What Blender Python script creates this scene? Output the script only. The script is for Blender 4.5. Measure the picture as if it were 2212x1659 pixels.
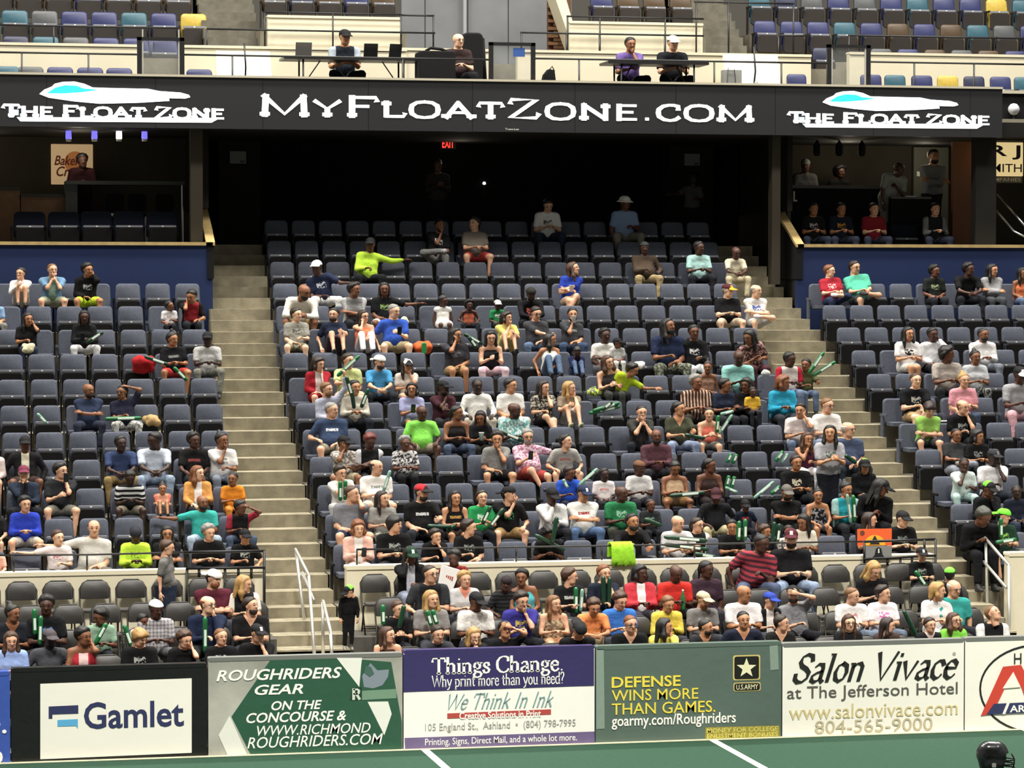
import bpy, math, random
import numpy as np
from mathutils import Vector, Matrix
random.seed(7); rng = np.random.default_rng(7)
scene = bpy.context.scene
for o in list(bpy.data.objects): bpy.data.objects.remove(o)
C = scene.collection

# ------------------------------------------------------------------ camera
W, H, FPX = 2212, 1659, 6300.0
ZC, YAW, HOR = 6.25, math.radians(12.0), 620.0
PIT = math.atan((H/2 - HOR)/FPX)
cam = bpy.data.cameras.new('camera'); camo = bpy.data.objects.new('camera', cam); C.objects.link(camo)
cam.sensor_width = 36.0; cam.lens = 36.0*FPX/W; cam.clip_end = 300
camo.location = (0, 0, ZC); camo.rotation_euler = (math.pi/2 - PIT, 0, -YAW)
scene.camera = camo
FV = np.array([math.sin(YAW)*math.cos(PIT), math.cos(YAW)*math.cos(PIT), -math.sin(PIT)])
RV = np.array([math.cos(YAW), -math.sin(YAW), 0.0]); UV = np.cross(RV, FV)
def un(u, v, Y):
    "point of the place that lies at depth Y (a plane parallel to the seat rows) and shows at photo pixel u, v"
    d = FV*FPX + RV*(u - W/2) + UV*(H/2 - v); t = Y/d[1]
    return float(d[0]*t), float(ZC + d[2]*t)
def pr(X, Y, Z):
    p = np.array([X, Y, Z - ZC]); D = p @ FV
    return W/2 + FPX*(p @ RV)/D, H/2 - FPX*(p @ UV)/D

# ------------------------------------------------------------------ light
world = bpy.data.worlds.new('arena_air'); scene.world = world; world.use_nodes = True
bg = world.node_tree.nodes['Background']; bg.inputs[0].default_value = (1.0, 0.97, 0.9, 1); bg.inputs[1].default_value = 0.17
def lamp(x, y, z, sx, sy, e, tx, ty, tz, col=(1, 0.96, 0.885), spread=180):
    l = bpy.data.lights.new('ceiling_flood', 'AREA'); l.shape = 'RECTANGLE'; l.size = sx; l.size_y = sy
    l.energy = e; l.color = col; l.spread = math.radians(spread)
    o = bpy.data.objects.new('ceiling_flood', l); C.objects.link(o); o.location = (x, y, z)
    o.rotation_euler = (Vector((tx, ty, tz)) - Vector((x, y, z))).to_track_quat('-Z', 'Y').to_euler()
for lx in (-6, 2, 10, 18, 26):                       # floodlight bars under the arena roof, over the stands
    lamp(lx, 49.5, 26, 4, 1.6, 2050, lx + .5, 47, 3)
    lamp(lx, 42, 26, 4, 2.0, 1150, lx + .5, 43, 2)
for lx in (-4, 6, 16, 26):                            # shielded floodlights over the field
    lamp(lx, 22, 26, 3, 2.0, 640, lx + 1.0, 37.0, 0, spread=52)
scene.view_settings.view_transform = 'Standard'; scene.view_settings.look = 'None'
scene.view_settings.gamma = 1.0; scene.view_settings.use_curve_mapping = False
scene.view_settings.exposure = 0.4

# ------------------------------------------------------------------ materials
def lin(c):
    if isinstance(c, str):
        c = c.lstrip('#'); c = [int(c[i:i+2], 16)/255 for i in (0, 2, 4)]
    return [x/12.92 if x <= 0.04045 else ((x + 0.055)/1.055)**2.4 for x in c]
MATS = {}
def mat(name, col, rough=0.7, emit=0.0, metal=0.0, noise=0.0, nscale=6.0, bump=0.0, bscale=30.0, col2=None, alpha=1.0):
    key = (name, str(col))
    if key in MATS: return MATS[key]
    m = bpy.data.materials.new(name); m.use_nodes = True; nt = m.node_tree; N = nt.nodes; L = nt.links
    b = N['Principled BSDF']; c = lin(col)
    b.inputs['Base Color'].default_value = (*c, 1); b.inputs['Roughness'].default_value = rough; b.inputs['Metallic'].default_value = metal
    if rough > 0.6: b.inputs['Specular IOR Level'].default_value = 0.25
    tc = None
    if noise or bump:
        tc = N.new('ShaderNodeTexCoord')
    if noise:
        n = N.new('ShaderNodeTexNoise'); n.inputs['Scale'].default_value = nscale; n.inputs['Detail'].default_value = 5
        L.new(tc.outputs['Object'], n.inputs['Vector'])
        r = N.new('ShaderNodeMix'); r.data_type = 'RGBA'
        c2 = lin(col2) if col2 else [x*(1 - noise) for x in c]
        r.inputs[6].default_value = (*c2, 1); r.inputs[7].default_value = (*c, 1)
        mr = N.new('ShaderNodeMapRange'); mr.inputs[1].default_value = 0.35; mr.inputs[2].default_value = 0.65
        L.new(n.outputs['Fac'], mr.inputs[0]); L.new(mr.outputs[0], r.inputs[0]); L.new(r.outputs[2], b.inputs['Base Color'])
    if bump:
        n = N.new('ShaderNodeTexNoise'); n.inputs['Scale'].default_value = bscale; n.inputs['Detail'].default_value = 3
        L.new(tc.outputs['Object'], n.inputs['Vector'])
        bm = N.new('ShaderNodeBump'); bm.inputs['Strength'].default_value = bump; bm.inputs['Distance'].default_value = 0.02
        L.new(n.outputs['Fac'], bm.inputs['Height']); L.new(bm.outputs[0], b.inputs['Normal'])
    if emit:
        b.inputs['Emission Color'].default_value = (*c, 1); b.inputs['Emission Strength'].default_value = emit
    if alpha < 1:
        b.inputs['Alpha'].default_value = alpha
    MATS[key] = m; return m

# ------------------------------------------------------------------ mesh helpers
def mesh_np(name, V, Q, T=None, smooth=True, mats=(), mi=None):
    "numpy verts, quads (n,4), tris (m,3)"
    me = bpy.data.meshes.new(name); V = np.asarray(V, np.float32)
    Q = np.asarray(Q, np.int32).reshape(-1, 4); T = np.zeros((0, 3), np.int32) if T is None else np.asarray(T, np.int32).reshape(-1, 3)
    nl = Q.size + T.size; npol = len(Q) + len(T)
    me.vertices.add(len(V)); me.vertices.foreach_set('co', V.ravel())
    me.loops.add(nl); me.loops.foreach_set('vertex_index', np.concatenate([Q.ravel(), T.ravel()]))
    me.polygons.add(npol)
    me.polygons.foreach_set('loop_start', np.concatenate([np.arange(len(Q))*4, Q.size + np.arange(len(T))*3]).astype(np.int32))
    if smooth: me.polygons.foreach_set('use_smooth', np.ones(npol, bool))
    for m in mats: me.materials.append(m)
    if mi is not None: me.polygons.foreach_set('material_index', np.asarray(mi, np.int32))
    me.update(calc_edges=True); return me
class MB:
    "collects boxes, prisms, tubes; build() makes ONE mesh object"
    def __init__(s): s.v = []; s.f = []
    def add(s, v, f):
        n = len(s.v); s.v += [tuple(map(float, p)) for p in v]; s.f += [tuple(i + n for i in q) for q in f]; return s
    def box(s, x0, x1, y0, y1, z0, z1):
        return s.add([(x0,y0,z0),(x1,y0,z0),(x1,y1,z0),(x0,y1,z0),(x0,y0,z1),(x1,y0,z1),(x1,y1,z1),(x0,y1,z1)],
                     [(0,3,2,1),(4,5,6,7),(0,1,5,4),(1,2,6,5),(2,3,7,6),(3,0,4,7)])
    def prism(s, pts, y0, y1, bev=0.0):
        "polygon in XZ (counter-clockwise seen from -Y), front at y0, back at y1, optional front bevel"
        n = len(pts); v = []; f = []
        if bev:
            cx = sum(p[0] for p in pts)/n; cz = sum(p[1] for p in pts)/n
            ins = []
            for x, z in pts:
                d = math.hypot(x - cx, z - cz) or 1; k = max(0, (d - bev)/d); ins.append((cx + (x - cx)*k, cz + (z - cz)*k))
            v += [(x, y0, z) for x, z in ins] + [(x, y0 + bev*0.8, z) for x, z in pts] + [(x, y1, z) for x, z in pts]
            f.append(tuple(range(n)))
            for a in (0, n):
                f += [(a + i, a + n + i, a + n + (i+1) % n, a + (i+1) % n) for i in range(n)]
            f.append(tuple(range(3*n - 1, 2*n - 1, -1)))
        else:
            v += [(x, y0, z) for x, z in pts] + [(x, y1, z) for x, z in pts]
            f.append(tuple(range(n))); f += [(i, n + i, n + (i+1) % n, (i+1) % n) for i in range(n)]
            f.append(tuple(range(2*n - 1, n - 1, -1)))
        return s.add(v, f)
    def tube(s, pts, r, n=8, cap=True):
        P = [Vector(p) for p in pts]; rr = r if isinstance(r, (list, tuple)) else [r]*len(P)
        v = []; f = []; prev = None
        for i, p in enumerate(P):
            t = ((P[min(i+1, len(P)-1)] - P[max(i-1, 0)])).normalized()
            if prev is None:
                a = Vector((0, 0, 1)) if abs(t.z) < 0.9 else Vector((1, 0, 0)); u = t.cross(a).normalized()
            else:
                u = (prev - t*prev.dot(t)).normalized()
            prev = u; w = t.cross(u)
            v += [p + (u*math.cos(2*math.pi*k/n) + w*math.sin(2*math.pi*k/n))*rr[i] for k in range(n)]
        for i in range(len(P) - 1):
            f += [(i*n + k, i*n + (k+1) % n, (i+1)*n + (k+1) % n, (i+1)*n + k) for k in range(n)]
        if cap: f += [tuple(range(n - 1, -1, -1)), tuple((len(P)-1)*n + k for k in range(n))]
        return s.add(v, f)
    def lathe(s, prof, n=16, o=(0, 0, 0)):
        v = []; f = []
        for r, z in prof: v += [(o[0] + r*math.cos(2*math.pi*k/n), o[1] + r*math.sin(2*math.pi*k/n), o[2] + z) for k in range(n)]
        for i in range(len(prof) - 1):
            f += [(i*n + k, i*n + (k+1) % n, (i+1)*n + (k+1) % n, (i+1)*n + k) for k in range(n)]
        f += [tuple(range(n - 1, -1, -1)), tuple((len(prof)-1)*n + k for k in range(n))]
        return s.add(v, f)
    def mesh(s, name, m=None, smooth=False):
        me = bpy.data.meshes.new(name); me.from_pydata(s.v, [], s.f)
        if smooth: me.polygons.foreach_set('use_smooth', [True]*len(me.polygons))
        if m: me.materials.append(m)
        me.update(); return me
    def build(s, name, m, parent=None, smooth=False, **k):
        return link(name, s.mesh(name, m, smooth), parent, **k)
def link(name, me, parent=None, loc=None, rot=None, label=None, cat=None, group=None, kind=None):
    o = bpy.data.objects.new(name, me); C.objects.link(o)
    if parent: o.parent = parent
    if loc is not None: o.location = loc
    if rot is not None: o.rotation_euler = rot
    return tag(o, label, cat, group, kind)
def tag(o, label=None, cat=None, group=None, kind=None):
    if label: o['label'] = label
    if cat: o['category'] = cat
    if group: o['group'] = group
    if kind: o['kind'] = kind
    return o
def thing(name, label=None, cat=None, loc=(0, 0, 0), rotz=0.0, group=None, kind=None):
    o = bpy.data.objects.new(name, None); C.objects.link(o); o.location = loc; o.rotation_euler = (0, 0, rotz)
    o.empty_display_size = 0.1
    return tag(o, label, cat, group, kind)
def rrect(x0, x1, z0, z1, r, n=4, top=0.0, rb=None):
    "rounded rectangle, counter-clockwise seen from -Y; top = how much narrower each upper corner sits"
    rb = r if rb is None else rb; p = []
    for cx, cz, a0, rr in ((x0 + rb, z0 + rb, 180, rb), (x1 - rb, z0 + rb, 270, rb), (x1 - r - top, z1 - r, 0, r), (x0 + r + top, z1 - r, 90, r)):
        for k in range(n + 1):
            a = math.radians(a0 + 90*k/n); p.append((cx + rr*math.cos(a), cz + rr*math.sin(a)))
    return p
ORD = 'zeroth first second third fourth fifth sixth seventh eighth ninth tenth eleventh twelfth thirteenth fourteenth fifteenth sixteenth seventeenth eighteenth nineteenth twentieth'.split()

# ------------------------------------------------------------------ lettering: strokes drawn with a broad pen, and plain type
GL = {  # skeleton letters: advance width and strokes in an x-height 0.46, cap-height 0.7 em; 's' marks serifed stems
 'R': (.6, [[(.12,.7),(.12,0)], [(.12,.67),(.4,.67),(.5,.58),(.48,.42),(.38,.36),(.12,.36)], [(.32,.36),(.54,0)]]),
 'H': (.76, [[(.12,.7),(.12,0),'b'], [(.64,.7),(.64,0),'b'], [(.12,.36),(.64,.36)]]),
 'T': (.62, [[(.02,.56),(.04,.7),(.58,.7),(.6,.56)], [(.31,.7),(.31,0),'b']]),
 'C': (.62, [[(.56,.52),(.56,.66),(.46,.71),(.34,.72),(.18,.66),(.07,.5),(.06,.35),(.08,.18),(.2,.04),(.36,-.01),(.5,.04),(.58,.14)]]),
 'W': (.9, [[(.02,.7),(.24,0),(.46,.62)], [(.44,.7),(.66,0),(.88,.7)]]),
 'S': (.5, [[(.44,.56),(.4,.68),(.26,.72),(.12,.66),(.09,.52),(.16,.42),(.32,.34),(.43,.24),(.42,.1),(.3,0),(.16,0),(.06,.08),(.05,.2)]]),
 'V': (.62, [[(.04,.7),(.3,0),(.6,.72)]]),
 'I': (.32, [[(.16,.7),(.16,0),'tb']]),
 'M': (.92, [[(.1,0),(.12,.7),'b'], [(.08,.7),(.46,.06),(.82,.7)], [(.8,.7),(.82,0),'b']]),
 'Y': (.7, [[(.04,.7),(.34,.34),(.64,.7)], [(.34,.36),(.34,0),'b']]),
 'F': (.6, [[(.12,.7),(.12,0),'b'], [(.1,.67),(.56,.67),(.57,.56)], [(.12,.36),(.42,.36)]]),
 'L': (.58, [[(.12,.7),(.12,.03),'t'], [(.1,.03),(.54,.03),(.56,.15)]]),
 'O': (.78, [[(.39,.72),(.2,.68),(.08,.54),(.06,.35),(.08,.17),(.2,.03),(.39,-.01),(.58,.03),(.7,.17),(.72,.35),(.7,.54),(.58,.68),(.39,.72)]]),
 'A': (.76, [[(.06,0),(.36,.7),'b'], [(.34,.7),(.68,0),'b'], [(.2,.24),(.54,.24)]]),
 'Z': (.66, [[(.08,.55),(.09,.67),(.56,.67),(.08,.03),(.56,.03),(.6,.16)]]),
 'N': (.8, [[(.12,0),(.12,.7),'b'], [(.1,.7),(.66,.02)], [(.66,0),(.66,.7),'t']]),
 'E': (.6, [[(.12,.7),(.12,0)], [(.1,.67),(.54,.67)], [(.12,.36),(.46,.36)], [(.1,.03),(.55,.03)]]),
 'a': (.44, [[(.08,.38),(.18,.46),(.3,.44),(.33,.34),(.33,.06),(.4,.0)], [(.33,.27),(.18,.23),(.06,.15),(.07,.04),(.16,-.01),(.26,.03),(.33,.1)]]),
 'c': (.4, [[(.36,.36),(.3,.45),(.2,.46),(.09,.38),(.06,.22),(.1,.07),(.21,-.01),(.31,.02),(.37,.1)]]),
 'd': (.5, [[(.4,.72),(.4,.02),(.46,0)], [(.4,.36),(.3,.46),(.2,.46),(.09,.38),(.06,.22),(.1,.07),(.2,-.01),(.3,.02),(.4,.12)]]),
 'e': (.42, [[(.07,.26),(.37,.26),(.35,.38),(.26,.46),(.16,.45),(.08,.36),(.06,.22),(.1,.07),(.21,-.01),(.31,.02),(.38,.1)]]),
 'g': (.46, [[(.2,.46),(.1,.41),(.08,.3),(.13,.2),(.24,.18),(.33,.24),(.34,.35),(.29,.43),(.2,.46)], [(.29,.43),(.44,.46)], [(.14,.19),(.1,.1),(.2,.05),(.35,.03),(.41,-.05),(.36,-.16),(.22,-.2),(.09,-.17),(.06,-.08),(.13,0)]]),
 'h': (.5, [[(.1,.72),(.1,0),'b'], [(.1,.34),(.2,.44),(.31,.45),(.38,.37),(.38,0),'b']]),
 'i': (.24, [[(.04,.44),(.12,.46),(.12,0),'b'], [(.1,.64),(.14,.64)]]),
 'k': (.5, [[(.1,.72),(.1,0),'b'], [(.1,.2),(.38,.45)], [(.2,.28),(.42,0)]]),
 'l': (.24, [[(.04,.7),(.12,.72),(.12,0),'b']]),
 'm': (.76, [[(.03,.44),(.1,.46),(.1,0),'b'], [(.1,.34),(.2,.44),(.29,.45),(.36,.37),(.36,0),'b'], [(.36,.34),(.46,.44),(.56,.45),(.63,.37),(.63,0),'b']]),
 'n': (.5, [[(.03,.44),(.1,.46),(.1,0),'b'], [(.1,.34),(.2,.44),(.31,.45),(.38,.37),(.38,0),'b']]),
 'o': (.46, [[(.23,.46),(.11,.4),(.06,.23),(.11,.06),(.23,-.01),(.35,.06),(.4,.23),(.35,.4),(.23,.46)]]),
 'p': (.5, [[(.03,.44),(.1,.46),(.1,-.2),'b'], [(.1,.36),(.2,.45),(.31,.44),(.41,.34),(.43,.22),(.39,.08),(.29,-.01),(.19,.01),(.1,.1)]]),
 'r': (.36, [[(.03,.44),(.1,.46),(.1,0),'b'], [(.1,.33),(.19,.44),(.27,.46),(.33,.42)]]),
 's': (.36, [[(.29,.34),(.27,.44),(.18,.46),(.09,.42),(.07,.33),(.14,.26),(.24,.21),(.31,.13),(.27,.03),(.17,-.01),(.08,.02),(.05,.11)]]),
 't': (.32, [[(.14,.6),(.14,.1),(.2,0),(.29,.04)], [(.03,.44),(.28,.44)]]),
 'u': (.5, [[(.04,.45),(.1,.45),(.1,.1),(.18,0),(.28,.02),(.38,.12)], [(.38,.45),(.38,.02),(.45,0)]]),
 'v': (.46, [[(.04,.45),(.22,0),(.42,.46)]]),
 'y': (.46, [[(.04,.45),(.23,.02)], [(.42,.45),(.2,-.1),(.1,-.2),(.04,-.17)]]),
 '?': (.4, [[(.06,.6),(.1,.7),(.2,.73),(.31,.68),(.34,.56),(.27,.42),(.19,.32),(.18,.2)], [(.16,.03),(.2,.03)]]),
 '.': (.22, [[(.09,.04),(.13,.04)]]), ' ': (.26, []),
}
def pen(text, thick=.1, thin=.035, nib=0.0, serif=.07, slant=0.0, sx=1.0, small=None, sp=0.0):
    "polygons (lists of XZ points) of a text in pen letters; returns polys, total width"
    out = []; x = 0.0
    for ch in text:
        sc = 1.0
        if small and ch.islower(): ch = ch.upper(); sc = small
        adv, strokes = GL[ch]
        for st in strokes:
            fl = st[-1] if isinstance(st[-1], str) else ''; p = [np.array(q, float)*(sx, 1)*sc for q in st if not isinstance(q, str)]
            L = []; R = []
            for i in range(len(p)):
                d = p[min(i+1, len(p)-1)] - p[max(i-1, 0)]; d = d/(np.hypot(*d) or 1); n = np.array([-d[1], d[0]])
                a = math.atan2(d[1], d[0]); w = thin + (thick - thin)*abs(math.sin(a - nib)); w *= 0.5*(sc**.5)
                e = d*w*0.5 if i == len(p)-1 else (-d*w*0.5 if i == 0 else 0)
                L.append(p[i] + n*w + e); R.append(p[i] - n*w + e)
            for i in range(len(p) - 1): out.append([R[i], R[i+1], L[i+1], L[i]])
            for k in range(len(p)):
                if 0 < k < len(p)-1:
                    w = thin*0.5
            if serif:
                for c in fl:
                    q = min(p, key=lambda t: t[1]) if c == 'b' else max(p, key=lambda t: t[1])
                    h = thin*0.6; y = q[1] + (h if c == 'b' else -h)
                    out.append([(q[0]-thick/2-serif, y-h), (q[0]+thick/2+serif, y-h), (q[0]+thick/2+serif, y+h), (q[0]-thick/2-serif, y+h)])
            x0 = x
            n = len(p) - 1 + (len(fl) if serif else 0)
            for poly in out[len(out)-n:]:
                for i, q in enumerate(poly): poly[i] = (q[0] + x0 + slant*q[1], q[1])
        x += (adv*sx*sc + sp)
    return out, x
def print_polys(name, polys, width_m, height_m, src_w, src_h, cx, cz, m, y, parent, base=0.0, rotdeg=0.0, th=0.003, src_x0=0.0):
    "flat print: polygons scaled to a real size on the plane y"
    kx = width_m/src_w; kz = height_m/src_h; a = math.radians(rotdeg); b = MB()
    for p in polys:
        q = [((px - src_x0 - src_w/2)*kx, (pz - base - src_h/2)*kz) for px, pz in p]
        q = [(cx + px*math.cos(a) - pz*math.sin(a), cz + px*math.sin(a) + pz*math.cos(a)) for px, pz in q]
        ar = sum(q[i][0]*q[(i+1) % len(q)][1] - q[(i+1) % len(q)][0]*q[i][1] for i in range(len(q)))
        if ar < 0: q = q[::-1]
        b.prism(q, y - th, y)
    return b.build(name, m, parent)
def type_text(name, text, cx, cz, w, h, m, y, parent, bold=0.0, shear=0.0, rotdeg=0.0, sp=1.0, th=0.003):
    "plain sans type as a thin mesh, centred at cx, cz, exactly w by h metres"
    cu = bpy.data.curves.new('t', 'FONT'); cu.body = text; cu.size = 1.0; cu.offset = min(bold, .018) if 'M' not in text else .004; cu.shear = shear; cu.space_character = sp
    cu.resolution_u = 3; cu.extrude = 0.002; cu.fill_mode = 'BOTH'
    o = bpy.data.objects.new('t', cu); C.objects.link(o); dg = bpy.context.evaluated_depsgraph_get()
    me = bpy.data.meshes.new_from_object(o.evaluated_get(dg)); bpy.data.objects.remove(o); bpy.data.curves.remove(cu)
    n = len(me.vertices); co = np.empty(n*3, np.float32); me.vertices.foreach_get('co', co); co = co.reshape(-1, 3)
    lo = co.min(0); hi = co.max(0); c2 = (co - (lo + hi)/2)/np.maximum(hi - lo, 1e-6)
    px = c2[:, 0]*w; pz = c2[:, 1]*h; a = math.radians(rotdeg)
    out = np.stack([cx + px*math.cos(a) - pz*math.sin(a), y - th*(0.5 + c2[:, 2]), cz + px*math.sin(a) + pz*math.cos(a)], 1)
    me.vertices.foreach_set('co', out.astype(np.float32).ravel()); me.name = name
    me.materials.clear(); me.materials.append(m); me.update()
    return link(name, me, parent)
# ------------------------------------------------------------------ the place: measures
YB = 38.7                                             # front face of the field boards
RD, RR, YA, ZA = 0.84, 0.40, 44.0, 1.45               # row depth, row rise, seat-back line and floor of the first fixed row
def rowY(k): return YA + RD*k
def rowZ(k): return ZA + RR*k
CH_Y = {1: 39.98, 2: 40.83, 3: 41.68, 4: 42.5}; CH_Z = {1: .37, 2: .63, 3: .89, 4: 1.15}
def xL(k): return 6.53 + max(0, k - 7)*0.055         # left end of the centre block
XLB, XRB = 5.40, 16.80                                # inner ends of the left and right block
M_conc = mat('concrete', '#827c6c', .85, noise=.22, nscale=3.5, bump=.25, bscale=40)
M_tread = mat('concrete_step', '#98907a', .85, noise=.3, nscale=5, bump=.3, bscale=50)
M_cream = mat('cream_painted_wall', '#ece3c6', .6, noise=.07, nscale=2.5)
M_black = mat('black_metal', '#141416', .45)
M_blackm = mat('matte_black', '#0d0d0f', .85)
M_slate = mat('slate_fabric', '#575b67', .9, noise=.16, nscale=25, bump=.2, bscale=200)
M_pan = mat('black_plastic', '#070709', .75)
M_plate = mat('white_plate', '#e8e6dc', .5)
M_chrome = mat('brushed_steel', '#b9b9b6', .32, metal=.85)
M_white = mat('white_print', '#f4f2ea', .6)

# ------------------------------------------------------------------ field and boards
M_turf = mat('green_turf', '#284736', .95, noise=.16, nscale=14, bump=.35, bscale=220)
MB().box(-12, 34, 20, YB + .02, -.25, 0).build('floor', M_turf, kind='structure', label='green artificial turf of the playing field')
M_line = mat('field_line_paint', '#f3f0dc', .8, noise=.08, nscale=30)
for (u0, v0, u1, v1), lb in (((915, 1628, 970, 1662), 'white yard line meeting the board below the purple banner'), ((1536, 1605, 1650, 1661), 'white yard line meeting the board between grey green and white banners'),
                             ((2208, 1592, 2290, 1640), 'white yard line at the right edge behind the player')):
    x0, _ = un(u0, v0, YB - .02); 
    MB().box(x0 - .05, x0 + .06, 26, YB - .1, 0, .004).build('yard_line', M_line, label=lb, cat='line', group='yard lines')
MB().box(-4, 22, YB - .1, YB, 0, .006).build('trim_1', mat('board_kerb', '#d9d2b4', .7), kind='structure')

BX = [-1.16, 1.49, 4.08, 6.72, 9.39, 12.06, 14.74, 17.4]
BTOP = [1.17, 1.21, 1.28, 1.31, 1.30, 1.27, 1.28]
def bp(u, v): return un(u, v, YB)
def bpoly(name, pts, m, parent, dy=.004, th=.003):
    p = [bp(*q) for q in pts]; a = sum(p[i][0]*p[(i+1) % len(p)][1] - p[(i+1) % len(p)][0]*p[i][1] for i in range(len(p)))
    if a < 0: p = p[::-1]
    return MB().prism(p, YB - dy - th, YB - dy).build(name, m, parent)
def btype(text, u0, v0, u1, v1, m, parent, bold=0., shear=0., dy=.008, sp=1., rot=1.8, name='lettering'):
    "type spanning the photo box; v0 at the top"
    xa, za = bp(u0, (v0 + v1)/2); xb, zb = bp(u1, (v0 + v1)/2); _, zt = bp((u0 + u1)/2, v0); _, zb2 = bp((u0 + u1)/2, v1)
    return type_text(name, text, (xa + xb)/2, (zt + zb2)/2, xb - xa, zt - zb2, m, YB - dy, parent, bold, shear, 0, sp)
def bpen(text, u0, v0, u1, v1, m, parent, dy=.008, h=.92, base=-.2, name='lettering', **k):
    polys, w = pen(text, **k); xa, _ = bp(u0, v0); xb, _ = bp(u1, v0); _, zt = bp((u0+u1)/2, v0); _, zb = bp((u0+u1)/2, v1)
    return print_polys(name, polys, xb - xa, zt - zb, w, h, (xa+xb)/2, (zt+zb)/2, m, YB - dy, parent, base=base)
def board(i, label, face, cap):
    x0, x1 = BX[i] + .008, BX[i+1] - .008; t = BTOP[i]
    r = thing('board_panel', label, 'banner', ((x0 + x1)/2, YB, 0)); r0 = (x0 + x1)/2
    n = 14; v = []; f = []                                # padded vinyl face: gentle ripples
    for j in range(n + 1):
        for k in range(7):
            v.append((x0 + (x1-x0)*j/n, YB + (0 if k in (0, 6) or j in (0, n) else -.002*abs(math.sin(j*1.7 + k))), t*k/6))
    for j in range(n):
        for k in range(6): f.append((j*7 + k, (j+1)*7 + k, (j+1)*7 + k + 1, j*7 + k + 1))
    b = MB().add(v, f); o = b.build('vinyl_face', face, r, smooth=True); o.location = (-r0, -YB, 0)
    c = MB().box(x0, x1, YB + .001, YB + .14, .0, t - .001); c.prism(rrect(x0, x1, t - .02, t + .035, .02, 2), YB - .006, YB + .15, .01)
    o = c.build('padding', cap, r); o.location = (-r0, -YB, 0)
    return r, (-r0, -YB, 0)
def fixp(r, off):
    for c in r.children:
        if c.location.length < 1e-6: c.location = off
def vinyl(name, col, b=.35): return mat(name, col, .38, noise=.06, nscale=2.0, bump=b, bscale=7)
r, of = board(0, 'blue banner cut off at the left edge of the field boards', vinyl('blue_vinyl', '#3c56a8'), vinyl('blue_vinyl', '#3c56a8'))
btype('D.', -40, 1545, 14, 1585, M_white, r, .02); btype('00', -50, 1622, 6, 1650, M_white, r); fixp(r, of)
r, of = board(1, 'black padded banner with white panel reading Gamlet', vinyl('black_vinyl', '#161616'), vinyl('black_vinyl', '#161616'))
bpoly('white_panel', [(87, 1640), (414, 1626), (414, 1465), (87, 1477)], mat('white_vinyl', '#efece0', .5, bump=.25, bscale=3), r, .003)
M_navy = mat('navy_print', '#2a3058', .6)
bpoly('logo_mark', [(105, 1552), (113, 1552), (113, 1543), (169, 1541), (169, 1523), (105, 1526)], M_navy, r, .008)
bpoly('logo_mark', [(124, 1569), (164, 1568), (168, 1574), (168, 1553), (124, 1555)], mat('sky_blue_print', '#58a9d6', .6), r, .008)
btype('Gamlet', 181, 1514, 397, 1572, M_navy, r, .025); fixp(r, of)
M_gcap = mat('grey_board_cap', '#6d6f6b', .6)
r, of = board(2, 'green and silver banner reading Roughriders gear on the concourse', mat('silver_vinyl', '#b9b8ad', .35, noise=.45, nscale=.9, bump=.3, bscale=7), M_gcap)
M_grn = vinyl('green_vinyl', '#2f5743'); M_sil = mat('white_swoosh', '#e4e4da', .5, bump=.2, bscale=6)
bpoly('green_field', [(545, 1637), (800, 1629), (868, 1622), (868, 1560), (845, 1430), (740, 1421), (585, 1424), (500, 1548)], M_grn, r, .002)
bpoly('swoosh', [(494, 1637), (536, 1635), (496, 1546), (472, 1588)], M_sil, r, .004)
bpoly('swoosh', [(727, 1421), (782, 1421), (780, 1436), (776, 1484)], M_sil, r, .004)
bpoly('swoosh', [(794, 1516), (838, 1515), (846, 1542), (830, 1588)], M_sil, r, .004)
bpoly('rider_emblem', [(782, 1460), (800, 1432), (815, 1448), (840, 1446), (838, 1462), (826, 1480), (806, 1487), (786, 1484)], mat('grey_emblem', '#7d8791', .6), r, .006)
bpoly('rider_emblem', [(786, 1452), (790, 1438), (801, 1440), (808, 1455), (798, 1462)], mat('dark_emblem', '#3f5f55', .6), r, .010)
bpoly('initial_plate', [(756, 1512), (760, 1486), (781, 1484), (779, 1512)], mat('dark_green_print', '#12301f', .6), r, .006)
bpen('R' if 'R' in GL else 'A', 760, 1488, 778, 1510, mat('pale_print', '#c6d1c2', .6), r, .010, h=.7, base=0, thick=.2, thin=.1, serif=0)
bpoly('wordmark_plate', [(782, 1512), (856, 1508), (856, 1488), (782, 1492)], mat('soft_green_print', '#6f8f76', .6), r, .006)
for t, a in (('ROUGHRIDERS', (467, 1444, 738, 1468)), ('GEAR', (550, 1478, 655, 1500)), ('ON THE', (586, 1513, 695, 1533)),
             ('CONCOURSE &', (532, 1537, 748, 1559)), ('WWW.RICHMOND', (555, 1564, 800, 1586)), ('ROUGHRIDERS.COM', (534, 1588, 827, 1612))):
    btype(t, *a, M_white, r, .035, .25)
fixp(r, of)
r, of = board(3, 'purple and white banner reading Things Change', mat('white_vinyl', '#f1efe6', .5, bump=.25, bscale=3), vinyl('purple_vinyl', '#37305f'))
M_pur = vinyl('purple_vinyl', '#37305f')
bpoly('purple_band', [(871, 1495), (1283, 1481), (1283, 1403), (871, 1414)], M_pur, r, .003)
bpoly('purple_band', [(875, 1625), (1285, 1609), (1284, 1580), (874, 1594)], vinyl('faded_purple_vinyl', '#6d5f86'), r, .003)
bpen('Things Change.', 933, 1417, 1218, 1462, M_white, r, h=.95, base=-.21, thick=.125, thin=.05, nib=.2, serif=.035)
bpen('Why print more than you need?', 933, 1455, 1219, 1487, M_white, r, h=.95, base=-.21, thick=.1, thin=.05, nib=.2, serif=.03)
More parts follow.
